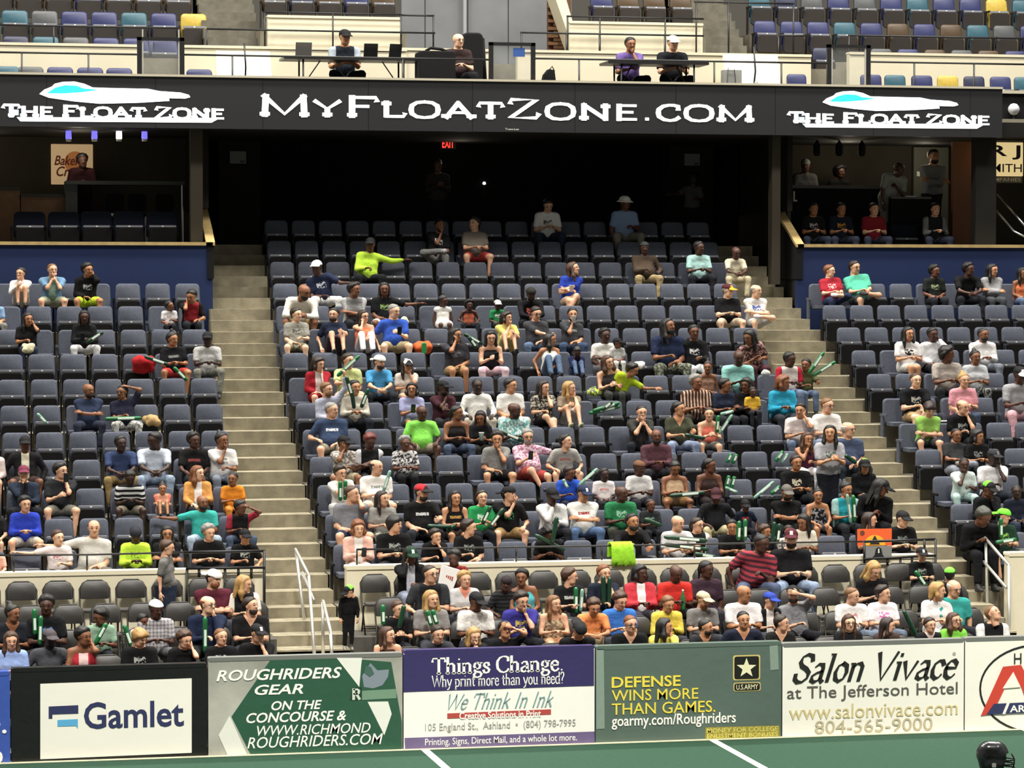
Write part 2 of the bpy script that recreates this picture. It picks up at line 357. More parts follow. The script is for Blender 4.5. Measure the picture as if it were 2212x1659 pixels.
bpen('We Think In Ink', 960, 1496, 1192, 1530, mat('teal_print', '#7f9f9d', .6), r, h=.75, base=-.02, thick=.09, thin=.03, nib=.6, serif=0, slant=.45)
bpoly('red_band', [(966, 1552), (1190, 1543), (1190, 1532), (966, 1541)], mat('red_print', '#b0463e', .6), r, .004)
btype('Creative Solutions in Print', 992, 1536, 1168, 1551, M_white, r, .02)
btype('105 England St.,  Ashland  •  (804) 798-7995', 918, 1558, 1243, 1578, mat('grey_print', '#a9a7a2', .6), r)
btype('Printing, Signs, Direct Mail, and a whole lot more.', 918, 1590, 1246, 1609, M_white, r, .02); fixp(r, of)
r, of = board(4, 'grey green banner with yellow words defense wins more than games', vinyl('sage_vinyl', '#586960'), vinyl('sage_vinyl', '#586960'))
M_yel = mat('yellow_print', '#e8d44a', .6)
bpoly('clear_strip', [(1288, 1575), (1306, 1574), (1304, 1402), (1288, 1402)], mat('pale_sage_film', '#85968a', .3, bump=.3, bscale=9), r, .003)
bpoly('clear_strip', [(1664, 1448), (1682, 1446), (1680, 1394), (1662, 1395)], mat('pale_sage_film', '#85968a', .3, bump=.3, bscale=9), r, .003)
for t, a in (('DEFENSE', (1321, 1460, 1470, 1484)), ('WINS MORE', (1321, 1488, 1508, 1512)), ('THAN GAMES.', (1321, 1516, 1545, 1541))): btype(t, *a, M_yel, r, .03)
btype('goarmy.com/Roughriders', 1321, 1541, 1589, 1572, M_white, r, .012)
M_gold = mat('gold_print', '#c9b873', .5)
def ring(name, u0, v0, u1, v1, m, dy, rr=.03):
    a = bp(u0, v1); b = bp(u1, v0); return MB().prism(rrect(a[0], b[0], a[1], b[1], rr), YB - dy - .003, YB - dy).build(name, m, r)
ring('badge_border', 1583, 1414, 1642, 1470, M_gold, .004); ring('badge_field', 1586, 1417, 1639, 1467, mat('badge_black', '#14140f', .5), .008)
ring('badge_border', 1584, 1473, 1643, 1494, M_gold, .004); ring('badge_field', 1586, 1475, 1641, 1492, mat('badge_black', '#14140f', .5), .008)
sc = [(1612 + (22 if k % 2 == 0 else 9)*math.sin(math.pi*k/5), 1443 - (22 if k % 2 == 0 else 9)*math.cos(math.pi*k/5)) for k in range(10)]
bpoly('badge_star', sc, mat('star_print', '#e9e4bd', .5), r, .012); btype('U.S.ARMY', 1590, 1478, 1637, 1489, mat('star_print', '#e9e4bd', .5), r, .02, dy=.012)
bpoly('gold_strip', [(1523, 1596), (1684, 1591), (1683, 1567), (1524, 1571)], mat('dull_gold', '#a39a45', .7, noise=.3, nscale=20), r, .004)
btype('MONEY FOR COLLEGE', 1527, 1571, 1680, 1581, mat('gold_words', '#d5cc6a', .6), r, .01); btype('ENLISTMENT BONUSES', 1527, 1583, 1680, 1592, mat('gold_words', '#d5cc6a', .6), r, .01)
fixp(r, of)
M_wv = mat('white_vinyl', '#efece0', .5, bump=.25, bscale=3)
r, of = board(5, 'white banner reading Salon Vivace at The Jefferson Hotel', M_wv, M_gcap)
M_ink = mat('black_print', '#1b1b19', .6)
bpen('Salon Vivace', 1710, 1408, 2062, 1472, M_ink, r, h=.78, base=-.04, thick=.125, thin=.025, nib=.75, serif=0, slant=.32, sx=.9)
btype('at The Jefferson Hotel', 1700, 1478, 2068, 1512, mat('dark_grey_print', '#55534e', .6), r)
btype('www.salonvivace.com', 1704, 1518, 2068, 1549, mat('pale_gold_print', '#cfc08c', .6), r)
btype('804-565-9000', 1760, 1553, 2014, 1581, mat('pale_grey_gold_print', '#bdb394', .6), r)
x, z = bp(2061, 1412); MB().prism([(x + .025*math.cos(a*.5236), z + .025*math.sin(a*.5236)) for a in range(12)], YB - .008, YB - .002).build('grommet', mat('grey_print', '#a9a7a2', .6), r); fixp(r, of)
r, of = board(6, 'white banner with red letter A inside a football outline', M_wv, M_gcap)
P = [(2245 + 128*math.cos(math.radians(a)), 1488 + 95*math.sin(math.radians(a))) for a in range(100, 285, 8)]
for q0, q1 in zip(P[:-1], P[1:]):
    x0, z0 = bp(*q0); x1, z1 = bp(*q1); d = math.hypot(x1-x0, z1-z0); nx, nz = -(z1-z0)/d*.014, (x1-x0)/d*.014
    pp = [(x0+nx, z0+nz), (x1+nx, z1+nz), (x1-nx, z1-nz), (x0-nx, z0-nz)]
    if sum(pp[i][0]*pp[(i+1) % 4][1] - pp[(i+1) % 4][0]*pp[i][1] for i in range(4)) < 0: pp = pp[::-1]
    MB().prism(pp, YB - .007, YB - .004).build('football_outline', M_ink, r)
M_red = mat('red_print_big', '#c8402f', .6)
bpoly('letter_a', [(2118, 1546), (2143, 1542), (2170, 1486), (2205, 1482), (2225, 1538), (2255, 1534), (2205, 1436), (2166, 1440)], M_red, r, .010)
bpoly('letter_a_counter', [(2165, 1487), (2188, 1451), (2204, 1484)], M_wv, r, .014)
bpoly('navy_bar', [(2130, 1543), (2320, 1535), (2320, 1512), (2146, 1520)], M_navy, r, .016)
bpoly('bar_gap', [(2164, 1542), (2170, 1542), (2180, 1518), (2174, 1518)], M_wv, r, .02); btype('ARENA', 2180, 1522, 2262, 1537, M_white, r, .02, dy=.022)
btype('H', 2190, 1411, 2206, 1434, M_ink, r); fixp(r, of)

# ------------------------------------------------------------------ lower floor rows, parapets, terraces, stairs
def ter(name, x0, x1, lab):
    r = thing(name, None, None, kind='structure'); r['label'] = lab; return r
for nm, x0, x1, lab in (('chair_platform_left', -3, 5.42, 'stepped platform for folding chairs below the left block'), ('chair_platform_centre', 6.5, 16.4, 'stepped platform for folding chairs below the centre block')):
    r = ter(nm, x0, x1, lab)
    for k in (1, 2, 3, 4):
        MB().box(x0, x1, CH_Y[k] - .62, 42.76 if k == 4 else CH_Y[k] + .23, 0, CH_Z[k]).build('platform_step', mat('platform_deck', '#55524c', .8, noise=.2), r)
MB().box(-6, 26, YB + .15, 39.4, 0, .1).build('floor_behind_boards', mat('grey_floor', '#77726a', .8), kind='structure')
for nm, x0, x1, lab in (('terrace_left', -6, 5.40, 'concrete seating terrace of the left block'), ('terrace_centre', 6.50, 15.62, 'concrete seating terrace of the centre block'), ('terrace_right', 16.80, 27, 'concrete seating terrace of the right block')):
    r = ter(nm, x0, x1, lab)
    for k in range(14 if 'centre' in nm else 11):
        a = x0 + (max(0, k - 7)*.055 if 'centre' in nm else 0)
        MB().box(a, x1, rowY(k) - .72, 55.6 if k == 13 else rowY(k) + .13, 0, rowZ(k)).build('terrace_step', M_conc, r)
def parapet(name, x0, x1, lab):
    b = MB(); b.box(x0, x1, 42.78, 42.98, 0, 2.06)
    b.prism(rrect(x0 - .01, x1 + .01, 2.05, 2.11, .015, 2), 42.76, 43.0)
    return b.build(name, M_cream, kind='structure', label=lab)
parapet('wall_front_left', -6, 5.36, 'cream parapet in front of the left block'); parapet('wall_front_centre', 6.58, 15.80, 'cream parapet in front of the centre block')
parapet('wall_front_right', 17.02, 27, 'cream parapet in front of the right block')
def stairs(name, xa, xb, lab, top=7.05):
    r = ter(name, 0, 0, lab); n = 28
    for i in range(n):                                    # two steps to each seat row
        y0 = 43.28 + .42*i; z = ZA + .2*i
        s = max(0, i - 14)*.025
        MB().box(xa(i) , xb(i), y0, y0 + .47, z - .6, z).build('step', M_tread, r)
    for i in range(8):                                    # down between the folding chairs
        y0 = 43.28 - .46*(i + 1); z = ZA - .155*(i + 1)
        MB().box(xa(0) + .0, xb(0), y0, y0 + .5, 0.02 if z < .7 else z - .5, z).build('step', M_tread if i < 3 else mat('pale_step', '#b9b19c', .8, noise=.15, nscale=5), r)
        if i == 3: MB().box(xa(0), xb(0), y0 + .46, y0 + .505, z - .05, z + .13).build('dark_gap', M_blackm, r)
    MB().box(xa(27), xb(27), 43.28 + .42*28, 58, 6.6, 7.05).build('landing', M_tread, r)
    return r
stairs('stairs_left', lambda i: 5.40 + max(0, i - 14)*.026, lambda i: 6.52 + max(0, i - 14)*.027, 'concrete aisle stairs between left and centre block')
stairs('stairs_right', lambda i: 15.62 + (.16 if i < 3 else 0), lambda i: 16.80 - max(0, i - 20)*.04, 'concrete aisle stairs between centre and right block')

# ------------------------------------------------------------------ deck edge with the light board, dark concourse, suites
YR = 52.6
M_led = mat('led_board_face', '#1b1b1f', .55, noise=.12, nscale=60)
r = thing('light_board', 'long black light board with glowing words under the upper deck', 'sign', (11, YR, 9.1)); of = (-11, -YR, -9.1)
o = MB().box(-6, 20.74, YR, YR + .18, 9.10, 10.02).build('housing', M_led, r); o.location = of
o = MB().box(-6, 20.74, YR - .03, YR + .2, 10.02, 10.06).build('top_edge', mat('pale_edge', '#b5ae9a', .7), r); o.location = of
for k in range(14):
    x = -5.0 + 1.93*k; o = MB().box(x - .004, x + .004, YR - .003, YR, 9.11, 10.01).build('panel_joint', M_blackm, r); o.location = of
def lp(u, v): return un(u, v, YR)
M_glow = mat('led_white', '#ffffff', .5, emit=1.6); M_cyan = mat('led_cyan', '#29b7f2', .5, emit=1.0); M_pale = mat('led_pale_cyan', '#a9e6fb', .5, emit=1.1)
def lpoly(name, pts, m, dy, th=.004):
    p = [lp(*q) for q in pts]
    if sum(p[i][0]*p[(i+1) % len(p)][1] - p[(i+1) % len(p)][0]*p[i][1] for i in range(len(p))) < 0: p = p[::-1]
    o = MB().prism(p, YR - dy - th, YR - dy).build(name, m, r); o.location = of; return o
x0, _ = lp(560, 250); x1, _ = lp(1634, 258); _, zb = lp(1106, 256); _, zt = lp(1106, 212)
polys, w = pen('MyFloatZone.com', thick=.175, thin=.10, nib=0, serif=.05, sx=1.5, small=.76, sp=.09)
o = print_polys('led_words', polys, x1 - x0, zt - zb, w, .72, (x0+x1)/2, (zb+zt)/2, M_glow, YR - .004, r, base=0, rotdeg=0); o.location = of
wv = [(85,205),(95,196),(112,189),(118,183),(135,179),(160,178),(182,183),(200,191),(230,192),(320,194),(345,199),(390,202),(408,207),(411,212),(400,215),(365,214),(366,220),(300,224),(215,226),(160,221),(105,213)]
wi = [(101,203),(120,191),(140,186),(165,187),(180,193),(215,196),(180,201),(140,204),(110,204)]; wp = [(150,210),(170,203),(210,205),(212,212),(165,215)]; wq = [(275,199),(310,198),(350,204),(320,208),(280,207)]
for du, dv, k, u0, u1, v0, v1 in ((0, -2, 1.0, 6, 487, 229, 251), (1700, 18.5, .9, 1703, 2140, 245, 264)):
    tr = lambda p: [(du + q[0]*k, dv + (q[1]-178)*k + 178) for q in p]
    lpoly('led_wave', tr(wv), M_glow, .002); lpoly('led_wave_crest', tr(wi), M_cyan, .008); lpoly('led_wave_tint', tr(wp), M_pale, .008); lpoly('led_wave_tint', tr(wq), M_pale, .008)
    xa, za = lp(u0, v1); xb, _ = lp(u1, v1); _, zc2 = lp((u0+u1)/2, v0)
    polys, w = pen('The Float Zone', thick=.25, thin=.14, nib=0, serif=.05, sx=1.45, small=.85, sp=.05)
    o = print_polys('led_words', polys, xb-xa, zc2-za, w, .72, (xa+xb)/2, (za+zc2)/2, M_glow, YR - .004, r, base=0); o.location = of
    lpoly('led_underline', [(u0+30, v1+(2 if u0 < 99 else 3)), (u1-12, v1+4), (u1-30, v1+14), (u0+38, v1+11)], M_glow, .002)
    lpoly('led_shadow_tint', [(u0+22, v0+8), (u0+34, v0+8), (u0+34, v0+20), (u0+24, v0+20)], M_pale, .012)
o = type_text('maker_mark', 'Trans-Lux', *lp(1106, 279), .26, .035, M_plate, YR - .002, r); o.location = of
MB().box(20.74, 27, 53.5, 53.7, 9.10, 10.0).build('trim_2', M_blackm, kind='structure')
MB().box(20.76, 27, 53.45, 53.7, 10.0, 10.06).build('trim_3', mat('pale_edge', '#b5ae9a', .7), kind='structure')
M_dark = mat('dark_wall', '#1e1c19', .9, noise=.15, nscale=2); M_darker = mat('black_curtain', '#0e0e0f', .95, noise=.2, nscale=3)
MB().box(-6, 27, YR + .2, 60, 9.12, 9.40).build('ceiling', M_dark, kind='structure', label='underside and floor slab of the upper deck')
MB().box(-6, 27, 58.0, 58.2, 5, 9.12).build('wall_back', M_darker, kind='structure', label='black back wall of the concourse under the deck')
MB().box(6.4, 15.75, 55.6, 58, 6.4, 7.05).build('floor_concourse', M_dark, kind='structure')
for u0, u1, lab in ((473, 562, 'pier_left'), (1447, 1540, 'pier_right')):
    x0, _ = un(u0, 400, 57.4); x1, _ = un(u1, 400, 57.4)
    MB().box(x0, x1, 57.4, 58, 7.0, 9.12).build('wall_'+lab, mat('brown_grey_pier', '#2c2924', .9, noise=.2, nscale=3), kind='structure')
for u, v, lab in ((514, 340, 'grey notice on the dark pier left of the exit sign'), (1495, 345, 'grey notice on the dark pier right of the exit sign')):
    x, z = un(u, v, 57.38); t = thing('notice', lab, 'sign', (x, 57.39, z))
    MB().box(-.16, .16, -.02, 0, -.12, .12).build('sheet', mat('grey_card', '#8f8f8c', .7), t); MB().box(.04, .13, -.025, -.02, -.105, -.06).build('print', mat('dark_grey_print', '#55534e', .6), t)
x, z = un(968, 310, 57.0); t = thing('exit_sign', 'glowing red exit sign hanging under the dark deck', 'sign', (x, 57.0, z))
MB().box(-.16, .16, 0, .06, -.11, .11).build('case', M_blackm, t); type_text('letters', 'EXIT', 0, 0, .24, .17, mat('exit_red', '#ff2a22', .5, emit=2.2), -.004, t, bold=.03)
MB().box(-.01, .01, .02, .04, .11, 9.12 - z).build('stem', M_blackm, t)
x, z = un(1046, 396, 57.97); t = thing('small_lamp', 'tiny white light in the dark concourse', 'lamp', (x, 57.97, z)); MB().lathe([(.0, -.03), (.03, -.02), (.035, 0), (.02, .03)], 10).build('bulb', mat('led_white', '#ffffff', .5, emit=1.6), t); MB().box(-.03, .03, .0, .03, -.25, -.03).build('stem', M_dark, t)

M_blue = mat('navy_suite_wall', '#1e2c52', .7, noise=.1, nscale=1.2); M_tan = mat('tan_wood', '#b39a66', .5, noise=.2, nscale=8); M_suite = mat('olive_dark_wall', '#3a352b', .9, noise=.15, nscale=2)
def suite(side, x0, x1, xs):
    s = 1 if side == 'left' else -1
    MB().box(x0, x1, 52.76, 52.9, 5.4, 7.0).build('wall_suite_'+side, M_blue, kind='structure', label='navy front wall of the %s suite' % side)
    b = MB().box(x0, x1 , 52.72, 52.94, 7.0, 7.06); b.build('trim_cap_'+side, M_tan, kind='structure')
    b = MB(); a = xs - s*.1
    b.add([(a, 52.74, 6.4), (xs + s*.02, 52.74, 6.4), (xs + s*.02, 54.2, 6.4), (a, 54.2, 6.4), (a, 52.74, 7.0), (xs + s*.02, 52.74, 7.0), (xs + s*.02, 54.2, 7.75), (a, 54.2, 7.75)],
          [(0,3,2,1),(4,5,6,7),(0,1,5,4),(1,2,6,5),(2,3,7,6),(3,0,4,7)]); b.build('wall_suite_side_'+side, M_blackm, kind='structure')
    b = MB(); b.add([(a - s*.02, 52.72, 7.0), (xs + s*.04, 52.72, 7.0), (xs + s*.04, 54.2, 7.75), (a - s*.02, 54.2, 7.75), (a - s*.02, 52.72, 7.06), (xs + s*.04, 52.72, 7.06), (xs + s*.04, 54.2, 7.82), (a - s*.02, 54.2, 7.82)],
          [(0,3,2,1),(4,5,6,7),(0,1,5,4),(1,2,6,5),(2,3,7,6),(3,0,4,7)]); b.build('trim_side_'+side, M_tan, kind='structure')
    MB().box(x0, x1, 52.9, 54.5, 5.9, 6.6).add(*(lambda q: (q.v, q.f))(MB().box(x0, x1, 54.5, 58, 5.9, 7.05))).build('floor_suite_'+side, M_dark, kind='structure')
    MB().box(x0, x1, 56.6, 56.75, 6.3, 9.12).build('wall_suite_back_'+side, M_suite, kind='structure', label='dark back wall of the %s suite' % side)
    MB().box(min(xs, a), max(xs, a), 53.4, 58, 7.7, 9.12).build('wall_suite_upper_'+side, M_dark, kind='structure')
suite('left', -6, 5.68, 5.68); suite('right', 16.72, 27, 16.72)
# house lamps of the two suites and the concourse
for lx, ly, lz, e in ((3.4, 54.6, 8.8, 9), (1.6, 55.6, 8.8, 7), (18.6, 55.4, 8.9, 10), (20.3, 55.6, 8.9, 8), (11, 56.6, 8.9, 3)):
    l = bpy.data.lights.new('suite_lamp', 'POINT'); l.energy = e; l.shadow_soft_size = .12; l.color = (1, .88, .68); o = bpy.data.objects.new('suite_lamp', l); C.objects.link(o); o.location = (lx, ly, lz)
# columns
for u0, u1, Y, m, nm in ((412, 438, 53.0, mat('brown_column', '#39332a', .8), 'column_left'), (1668, 1686, 53.0, mat('brown_column', '#39332a', .8), 'column_right'), (2108, 2152, 52.95, M_dark, 'column_far_right')):
    x0, _ = un(u0, 400, Y); x1, _ = un(u1, 400, Y)
    MB().box(x0, x1, Y, Y + .25, 6.3, 9.12).build('wall_'+nm, m, kind='structure')
# ------------------------------------------------------------------ fixed seats
M_lit_edge = mat('painted_lit_grey', '#7b7d84', .6)  # paler grey strip: light on the folded cushion's top edge, put into colour
def seat_meshes(slate, pan, e=0.0):
    d = {}
    b = MB(); b.prism(rrect(-.228 - e, .228 + e, .38, .86, .075, 5, .012, .05), -.035, .035, .022); v = [(x, y + (z - .38)*.12, z) for x, y, z in b.v]; b.v = v
    d['back_cushion'] = b.mesh('back_cushion', slate, True)
    b = MB(); b.prism(rrect(-.205 - e, .205 + e, .24, .605, .035, 3), -.125, -.055, .012); d['seat_cushion'] = b.mesh('seat_cushion', slate, False)
    b = MB(); b.prism(rrect(-.20 - e, .20 + e, .20, .560, .05, 3), -.165, -.125, .012); d['seat_pan'] = b.mesh('seat_pan', pan, False)
    b = MB(); b.prism(rrect(-.19 - e, .19 + e, .570, .607, .015, 2), -.131, -.06, .004); d['painted_lit_edge'] = b.mesh('painted_lit_edge', M_lit_edge, False)
    b = MB(); b.prism(rrect(-.016, .016, .576, .600, .008, 2), -.137, -.128); d['number_plate'] = b.mesh('number_plate', M_plate, False)
    b = MB(); b.box(-.270 - e, -.246 - e, -.10, .03, 0, .56); b.box(-.275 - e, -.241 - e, -.27, .05, .56, .60); d['armrest'] = b.mesh('armrest', pan, False)
    b = MB(); b.box(-.205, .205, -.46, -.05, .40, .46); d['seat_down'] = b.mesh('seat_cushion', slate, False)
    b = MB(); b.box(-.20, .20, -.45, -.06, .36, .40); d['pan_down'] = b.mesh('seat_pan', pan, False)
    return d
SM = seat_meshes(M_slate, M_pan)
OCC = set()          # (block, row, index) of the seats people sit in: filled by the people list
def seat(x, y, z, label, occ, sm=SM, group=None, cat='seat', sx=1.0, name='stadium_seat'):
    r = thing(name, label, cat, (x, y, z), group=group)
    r.scale = (sx, 1, 1)
    link('back_cushion', sm['back_cushion'], r); link('armrest', sm['armrest'], r)
    if occ:
        link('seat_cushion', sm['seat_down'], r); link('seat_pan', sm['pan_down'], r)
    else:
        c = link('seat_cushion', sm['seat_cushion'], r); link('seat_pan', sm['seat_pan'], r); link('painted_lit_edge', sm['painted_lit_edge'], c); link('number_plate', sm['number_plate'], c)
    return r
BLK = {}
def seat_xs(block, k):
    if block == 'centre': return [xL(k) + .26 + .5165*i for i in range(17 if k != 12 else 17)]
    if block == 'left': return [XLB + (.02*max(0, k-7)) - .27 - .532*i for i in range(9)]
    return [XRB + .27 + .53*i for i in range(10)]
def row_of(block, k): return seat_xs(block, k)
SEATS = []
def plan_seats():
    for block, n in (('centre', 14), ('left', 11), ('right', 11)):
        for k in range(n):
            for i, x in enumerate(row_of(block, k)):
                u, v = pr(x, rowY(k), rowZ(k) + .7)
                if -45 < u < W + 45 and not (block == 'right' and k == 0 and u > 2230):
                    SEATS.append((block, k, i, x))
plan_seats()
def make_seats():
    ranked = sorted(SEATS, key=lambda s: ((s[0], s[1], s[2]) in OCC, s[1]))
    single = set(ranked[:300])
    rest = MB(); nrest = 0
    for s in SEATS:
        block, k, i, x = s; occ = (block, k, i) in OCC
        if s in single:
            if block == 'centre': pos = '%s seat from left stairs' % ORD[i+1]
            elif block == 'left': pos = '%s seat from its stairs' % ORD[i+1]
            else: pos = '%s seat from its stairs' % ORD[i+1]
            lab = '%s slate blue %s, %s row up in %s block' % ('taken' if occ else 'empty folded', pos, ORD[k+1], block)
            seat(x, rowY(k), rowZ(k), lab, occ, group='slate seats of the %s block' % block)
        else:
            nrest += 1
            for nm in (('back_cushion', 'seat_down', 'armrest') if occ else ('back_cushion', 'seat_cushion', 'armrest')):
                me = SM[nm]; rest.add([(v.co.x + x, v.co.y + rowY(k), v.co.z + rowZ(k)) for v in me.vertices], [tuple(p.vertices) for p in me.polygons])
    if nrest:
        rest.build('occupied_seats', M_slate, kind='stuff', label='slate blue seats mostly hidden behind the people sitting in them', cat='seats')

# ------------------------------------------------------------------ folding chairs
M_vinyl = mat('charcoal_vinyl', '#3d3b39', .5, noise=.1, nscale=12); M_frame = mat('chair_frame', '#26241f', .4, metal=.3)
def chair_meshes():
    d = {}
    b = MB(); b.prism(rrect(-.205, .205, .58, .835, .12, 6, 0, .02), -.03, .0, .015); b.v = [(x, y + (z - .45)*.18 - .01*math.cos(x*8), z) for x, y, z in b.v]; d['backrest'] = b.mesh('backrest', M_vinyl, True)
    b = MB(); b.prism(rrect(-.19, .19, -.42, -.04, .06, 4), .42, .455, .012); b.v = [(x, z, y) for x, y, z in b.v]; b.f = [q[::-1] for q in b.f]; d['seat'] = b.mesh('seat', M_vinyl, False)
    b = MB()
    pts = [(-.218, -.40, 0), (-.218, -.06, .46), (-.218, .06, .72), (-.17, .075, .80), (-.10, .082, .842), (.10, .082, .842), (.17, .075, .80), (.218, .06, .72), (.218, -.06, .46), (.218, -.40, 0)]
    b.tube(pts, .013, 6); d['front_frame'] = b.mesh('front_frame', M_frame, True)
    for s, nm in ((-1, 'rear_leg_a'), (1, 'rear_leg_b')):
        b = MB(); b.tube([(s*.19, .10, 0), (s*.19, -.10, .40), (s*.19, -.36, .44)], .012, 6); d[nm] = b.mesh('rear_leg', M_frame, True)
    b = MB(); b.tube([(-.19, .09, .04), (.19, .09, .04)], .01, 6); b.tube([(-.2, -.33, .12), (.2, -.33, .12)], .01, 6); d['crossbar'] = b.mesh('crossbar', M_frame, True)
    return d
CM = chair_meshes(); CHX = {}
def chair_xs(block, k):
    if block == 'left': return [4.95 + (.1 if k == 3 else 0) - .525*i for i in range(9)]
    return [6.97 + (.08 if k % 2 else 0) + .51*i for i in range(18)]
def make_chairs():
    for block in ('left', 'centre'):
        for k in (1, 2, 3, 4):
            n = 0
            for i, x in enumerate(chair_xs(block, k)):
                u, v = pr(x, CH_Y[k], CH_Z[k] + .8)
                if u < -40 or u > W + 30: continue
                side = 'from the left stairs'
                lab = 'black folding chair, %s %s in chair row %s, %s side' % (ORD[i+1], side, {1: 'one', 2: 'two', 3: 'three', 4: 'four'}[k], block)
                r = thing('folding_chair', lab, 'chair', (x, CH_Y[k], CH_Z[k]), group='black folding chairs behind the boards')
                link('backrest', CM['backrest'], r); link('seat', CM['seat'], r); link('front_frame', CM['front_frame'], r)
                link('rear_leg', CM['rear_leg_a'], r); link('rear_leg', CM['rear_leg_b'], r); link('crossbar', CM['crossbar'], r)
# ------------------------------------------------------------------ upper deck: press row, cream walls, coloured seats
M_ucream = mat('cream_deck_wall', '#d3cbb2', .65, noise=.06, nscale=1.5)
UZ = 9.40
PZ = 9.62
for nm, u0, u1 in (('press_platform_left', 590, 1050), ('press_platform_right', 1290, 1540)):
    MB().box(un(u0, 150, 54)[0], un(u1, 150, 54)[0], 53.2, 54.95, UZ, PZ).build(nm, M_dark, kind='structure')
def uwall(u0, u1, vt, Y, nm, th=.18, zb=UZ):
    x0, z = un(u0, vt, Y); x1, _ = un(u1, vt, Y)
    b = MB().box(x0, x1, Y, Y + th, zb, z - .04); b.prism(rrect(x0 - .01, x1 + .01, z - .05, z, .02, 2), Y - .02, Y + th + .02)
    return b.build(nm, M_ucream, kind='structure')
YW = 55.0
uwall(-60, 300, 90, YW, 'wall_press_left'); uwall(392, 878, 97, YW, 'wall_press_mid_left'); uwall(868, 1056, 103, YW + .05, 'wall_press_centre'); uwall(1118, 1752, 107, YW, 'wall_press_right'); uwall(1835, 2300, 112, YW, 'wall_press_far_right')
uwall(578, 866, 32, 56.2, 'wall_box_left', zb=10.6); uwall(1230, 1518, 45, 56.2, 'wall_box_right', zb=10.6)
MB().box(-8, 30, 55.2, 63, 9.41, 10.55).build('upper_floor', M_conc, kind='structure')
# grey metal shutters with seams, brick pier
x0, _ = un(866, 50, 58.4); x1, _ = un(1235, 50, 58.4); r = thing('wall_shutter', None, None, kind='structure')
M_shut = mat('grey_steel_panel', '#6a6c6e', .55, noise=.18, nscale=1.3)
ed = [866, 918, 1010, 1098, 1190, 1236]
for a, b in zip(ed[:-1], ed[1:]):
    xa, _ = un(a, 50, 58.4); xb, _ = un(b, 50, 58.4); MB().prism(rrect(xa + .012, xb - .012, 10.4, 13.4, .01, 1), 58.4, 58.46, .008).build('steel_panel', M_shut, r)
x0, _ = un(1004, 50, 58.3); MB().box(x0 - .03, x0 + .03, 58.28, 58.42, 10.4, 13.4).build('steel_mullion', mat('pale_steel', '#8a8d90', .4), r)
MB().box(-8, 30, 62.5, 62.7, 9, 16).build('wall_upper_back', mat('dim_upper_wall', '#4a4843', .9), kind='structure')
r = thing('wall_brick_pier', None, None, kind='structure'); M_brk = mat('brown_brick', '#7a5a40', .9, noise=.25, nscale=9); M_brk2 = mat('dark_brick', '#5f4432', .9, noise=.2, nscale=9)
xb0, _ = un(1186, 50, 57.2); xb1, zb1 = un(1226, 104, 57.2); bm = [MB().box(0, .19, 0, .12, 0, .062).mesh('brick', M_brk), MB().box(0, .19, 0, .12, 0, .062).mesh('brick', M_brk2)]
MB().box(xb0, xb1 + .1, 57.32, 57.4, 10.4, 12.4).build('mortar_core', M_brk2, r)
for j in range(26):
    z = 10.5 + .075*j
    for i in range(3):
        x = xb0 + .2*i + (.1 if j % 2 else 0); xr = xb1 - (z - zb1)*.27
        if x + .19 < xr + .12: link('brick', bm[(i*7 + j*3) % 2], r, (x, 57.2 + .006*((i + j) % 3), z))
xa, za = un(1196, -6, 56.6); xc, zc3 = un(1240, 104, 56.6)
MB().prism([(xc - .05, zc3), (xc + .1, zc3), (xa + .22, za), (xa, za)], 56.5, 57.2).build('wall_sloped_left', M_ucream, kind='structure')
# coloured tip-up seats
M_upan = mat('brown_black_plastic', '#241e1a', .5)
UC = {n: mat(n, c, .5, noise=.12, nscale=10) for n, c in (('blue_plastic', '#262b57'), ('teal_plastic', '#28515f'), ('grey_plastic', '#484a4c'), ('yellow_plastic', '#b39a3c'), ('brown_plastic', '#46351f'), ('navy_plastic', '#20253f'))}
UM = {n: seat_meshes(m, M_upan, .03) for n, m in UC.items()}
key = dict(b='blue_plastic', t='teal_plastic', g='grey_plastic', y='yellow_plastic', n='brown_plastic', d='navy_plastic')
def urow(us, cols, vtop, Y, where, w0=61):
    xa, za = un(us[0], vtop, Y); xb, zb = un(us[-1], vtop, Y); zz = min(za, zb) - .86
    if zz > UZ + .05: MB().box(xa - .35, xb + .35, Y - .6, Y + .25, UZ, zz).build('upper_riser', M_conc, kind='structure')
    else: zz = UZ
    for i, (u, c) in enumerate(zip(us, cols)):
        x, z = un(u, vtop, Y); cn = key[c]
        seat(x, Y, zz, '%s plastic tip-up seat, %s from left %s' % (cn.split('_')[0], ORD[i+1], where), False, UM[cn], 'coloured seats of the upper deck', sx=w0*Y/FPX/.545, name='tip_up_seat')
urow([32 + 64.4*i for i in range(7)], 'tgbbtby', 22, 57.3, 'in the second row at upper left')
urow([-2 + 64.4*i for i in range(7)], 'nnnbnnn', -34, 58.15, 'in the cropped top row at upper left')
urow([34 + 65*i for i in range(5)], 'dtgbb', 78, 56.3, 'behind the cream wall at upper left')
urow([14, 66, 130, 195, 258], 'tgbbb', 139, 53.9, 'in front of the cream wall at upper left')
urow([431], 'b', 145, 53.9, 'alone beside the glass frame at upper left'); urow([308, 356], 'bb', 85, 56.4, 'seen through the left glass frame')
urow([1653 + 57.5*i for i in range(11)], 'bbbtbnbntgb', 45, 57.3, 'in the second row at upper right', 55)
urow([1641 + 57*i for i in range(11)], 'tdgbgbtbbyt', -12, 58.15, 'in the top row at upper right', 55)
urow([1905 + 58*i for i in range(6)], 'gbngnb', 105, 56.3, 'behind the cream wall at upper right', 55)
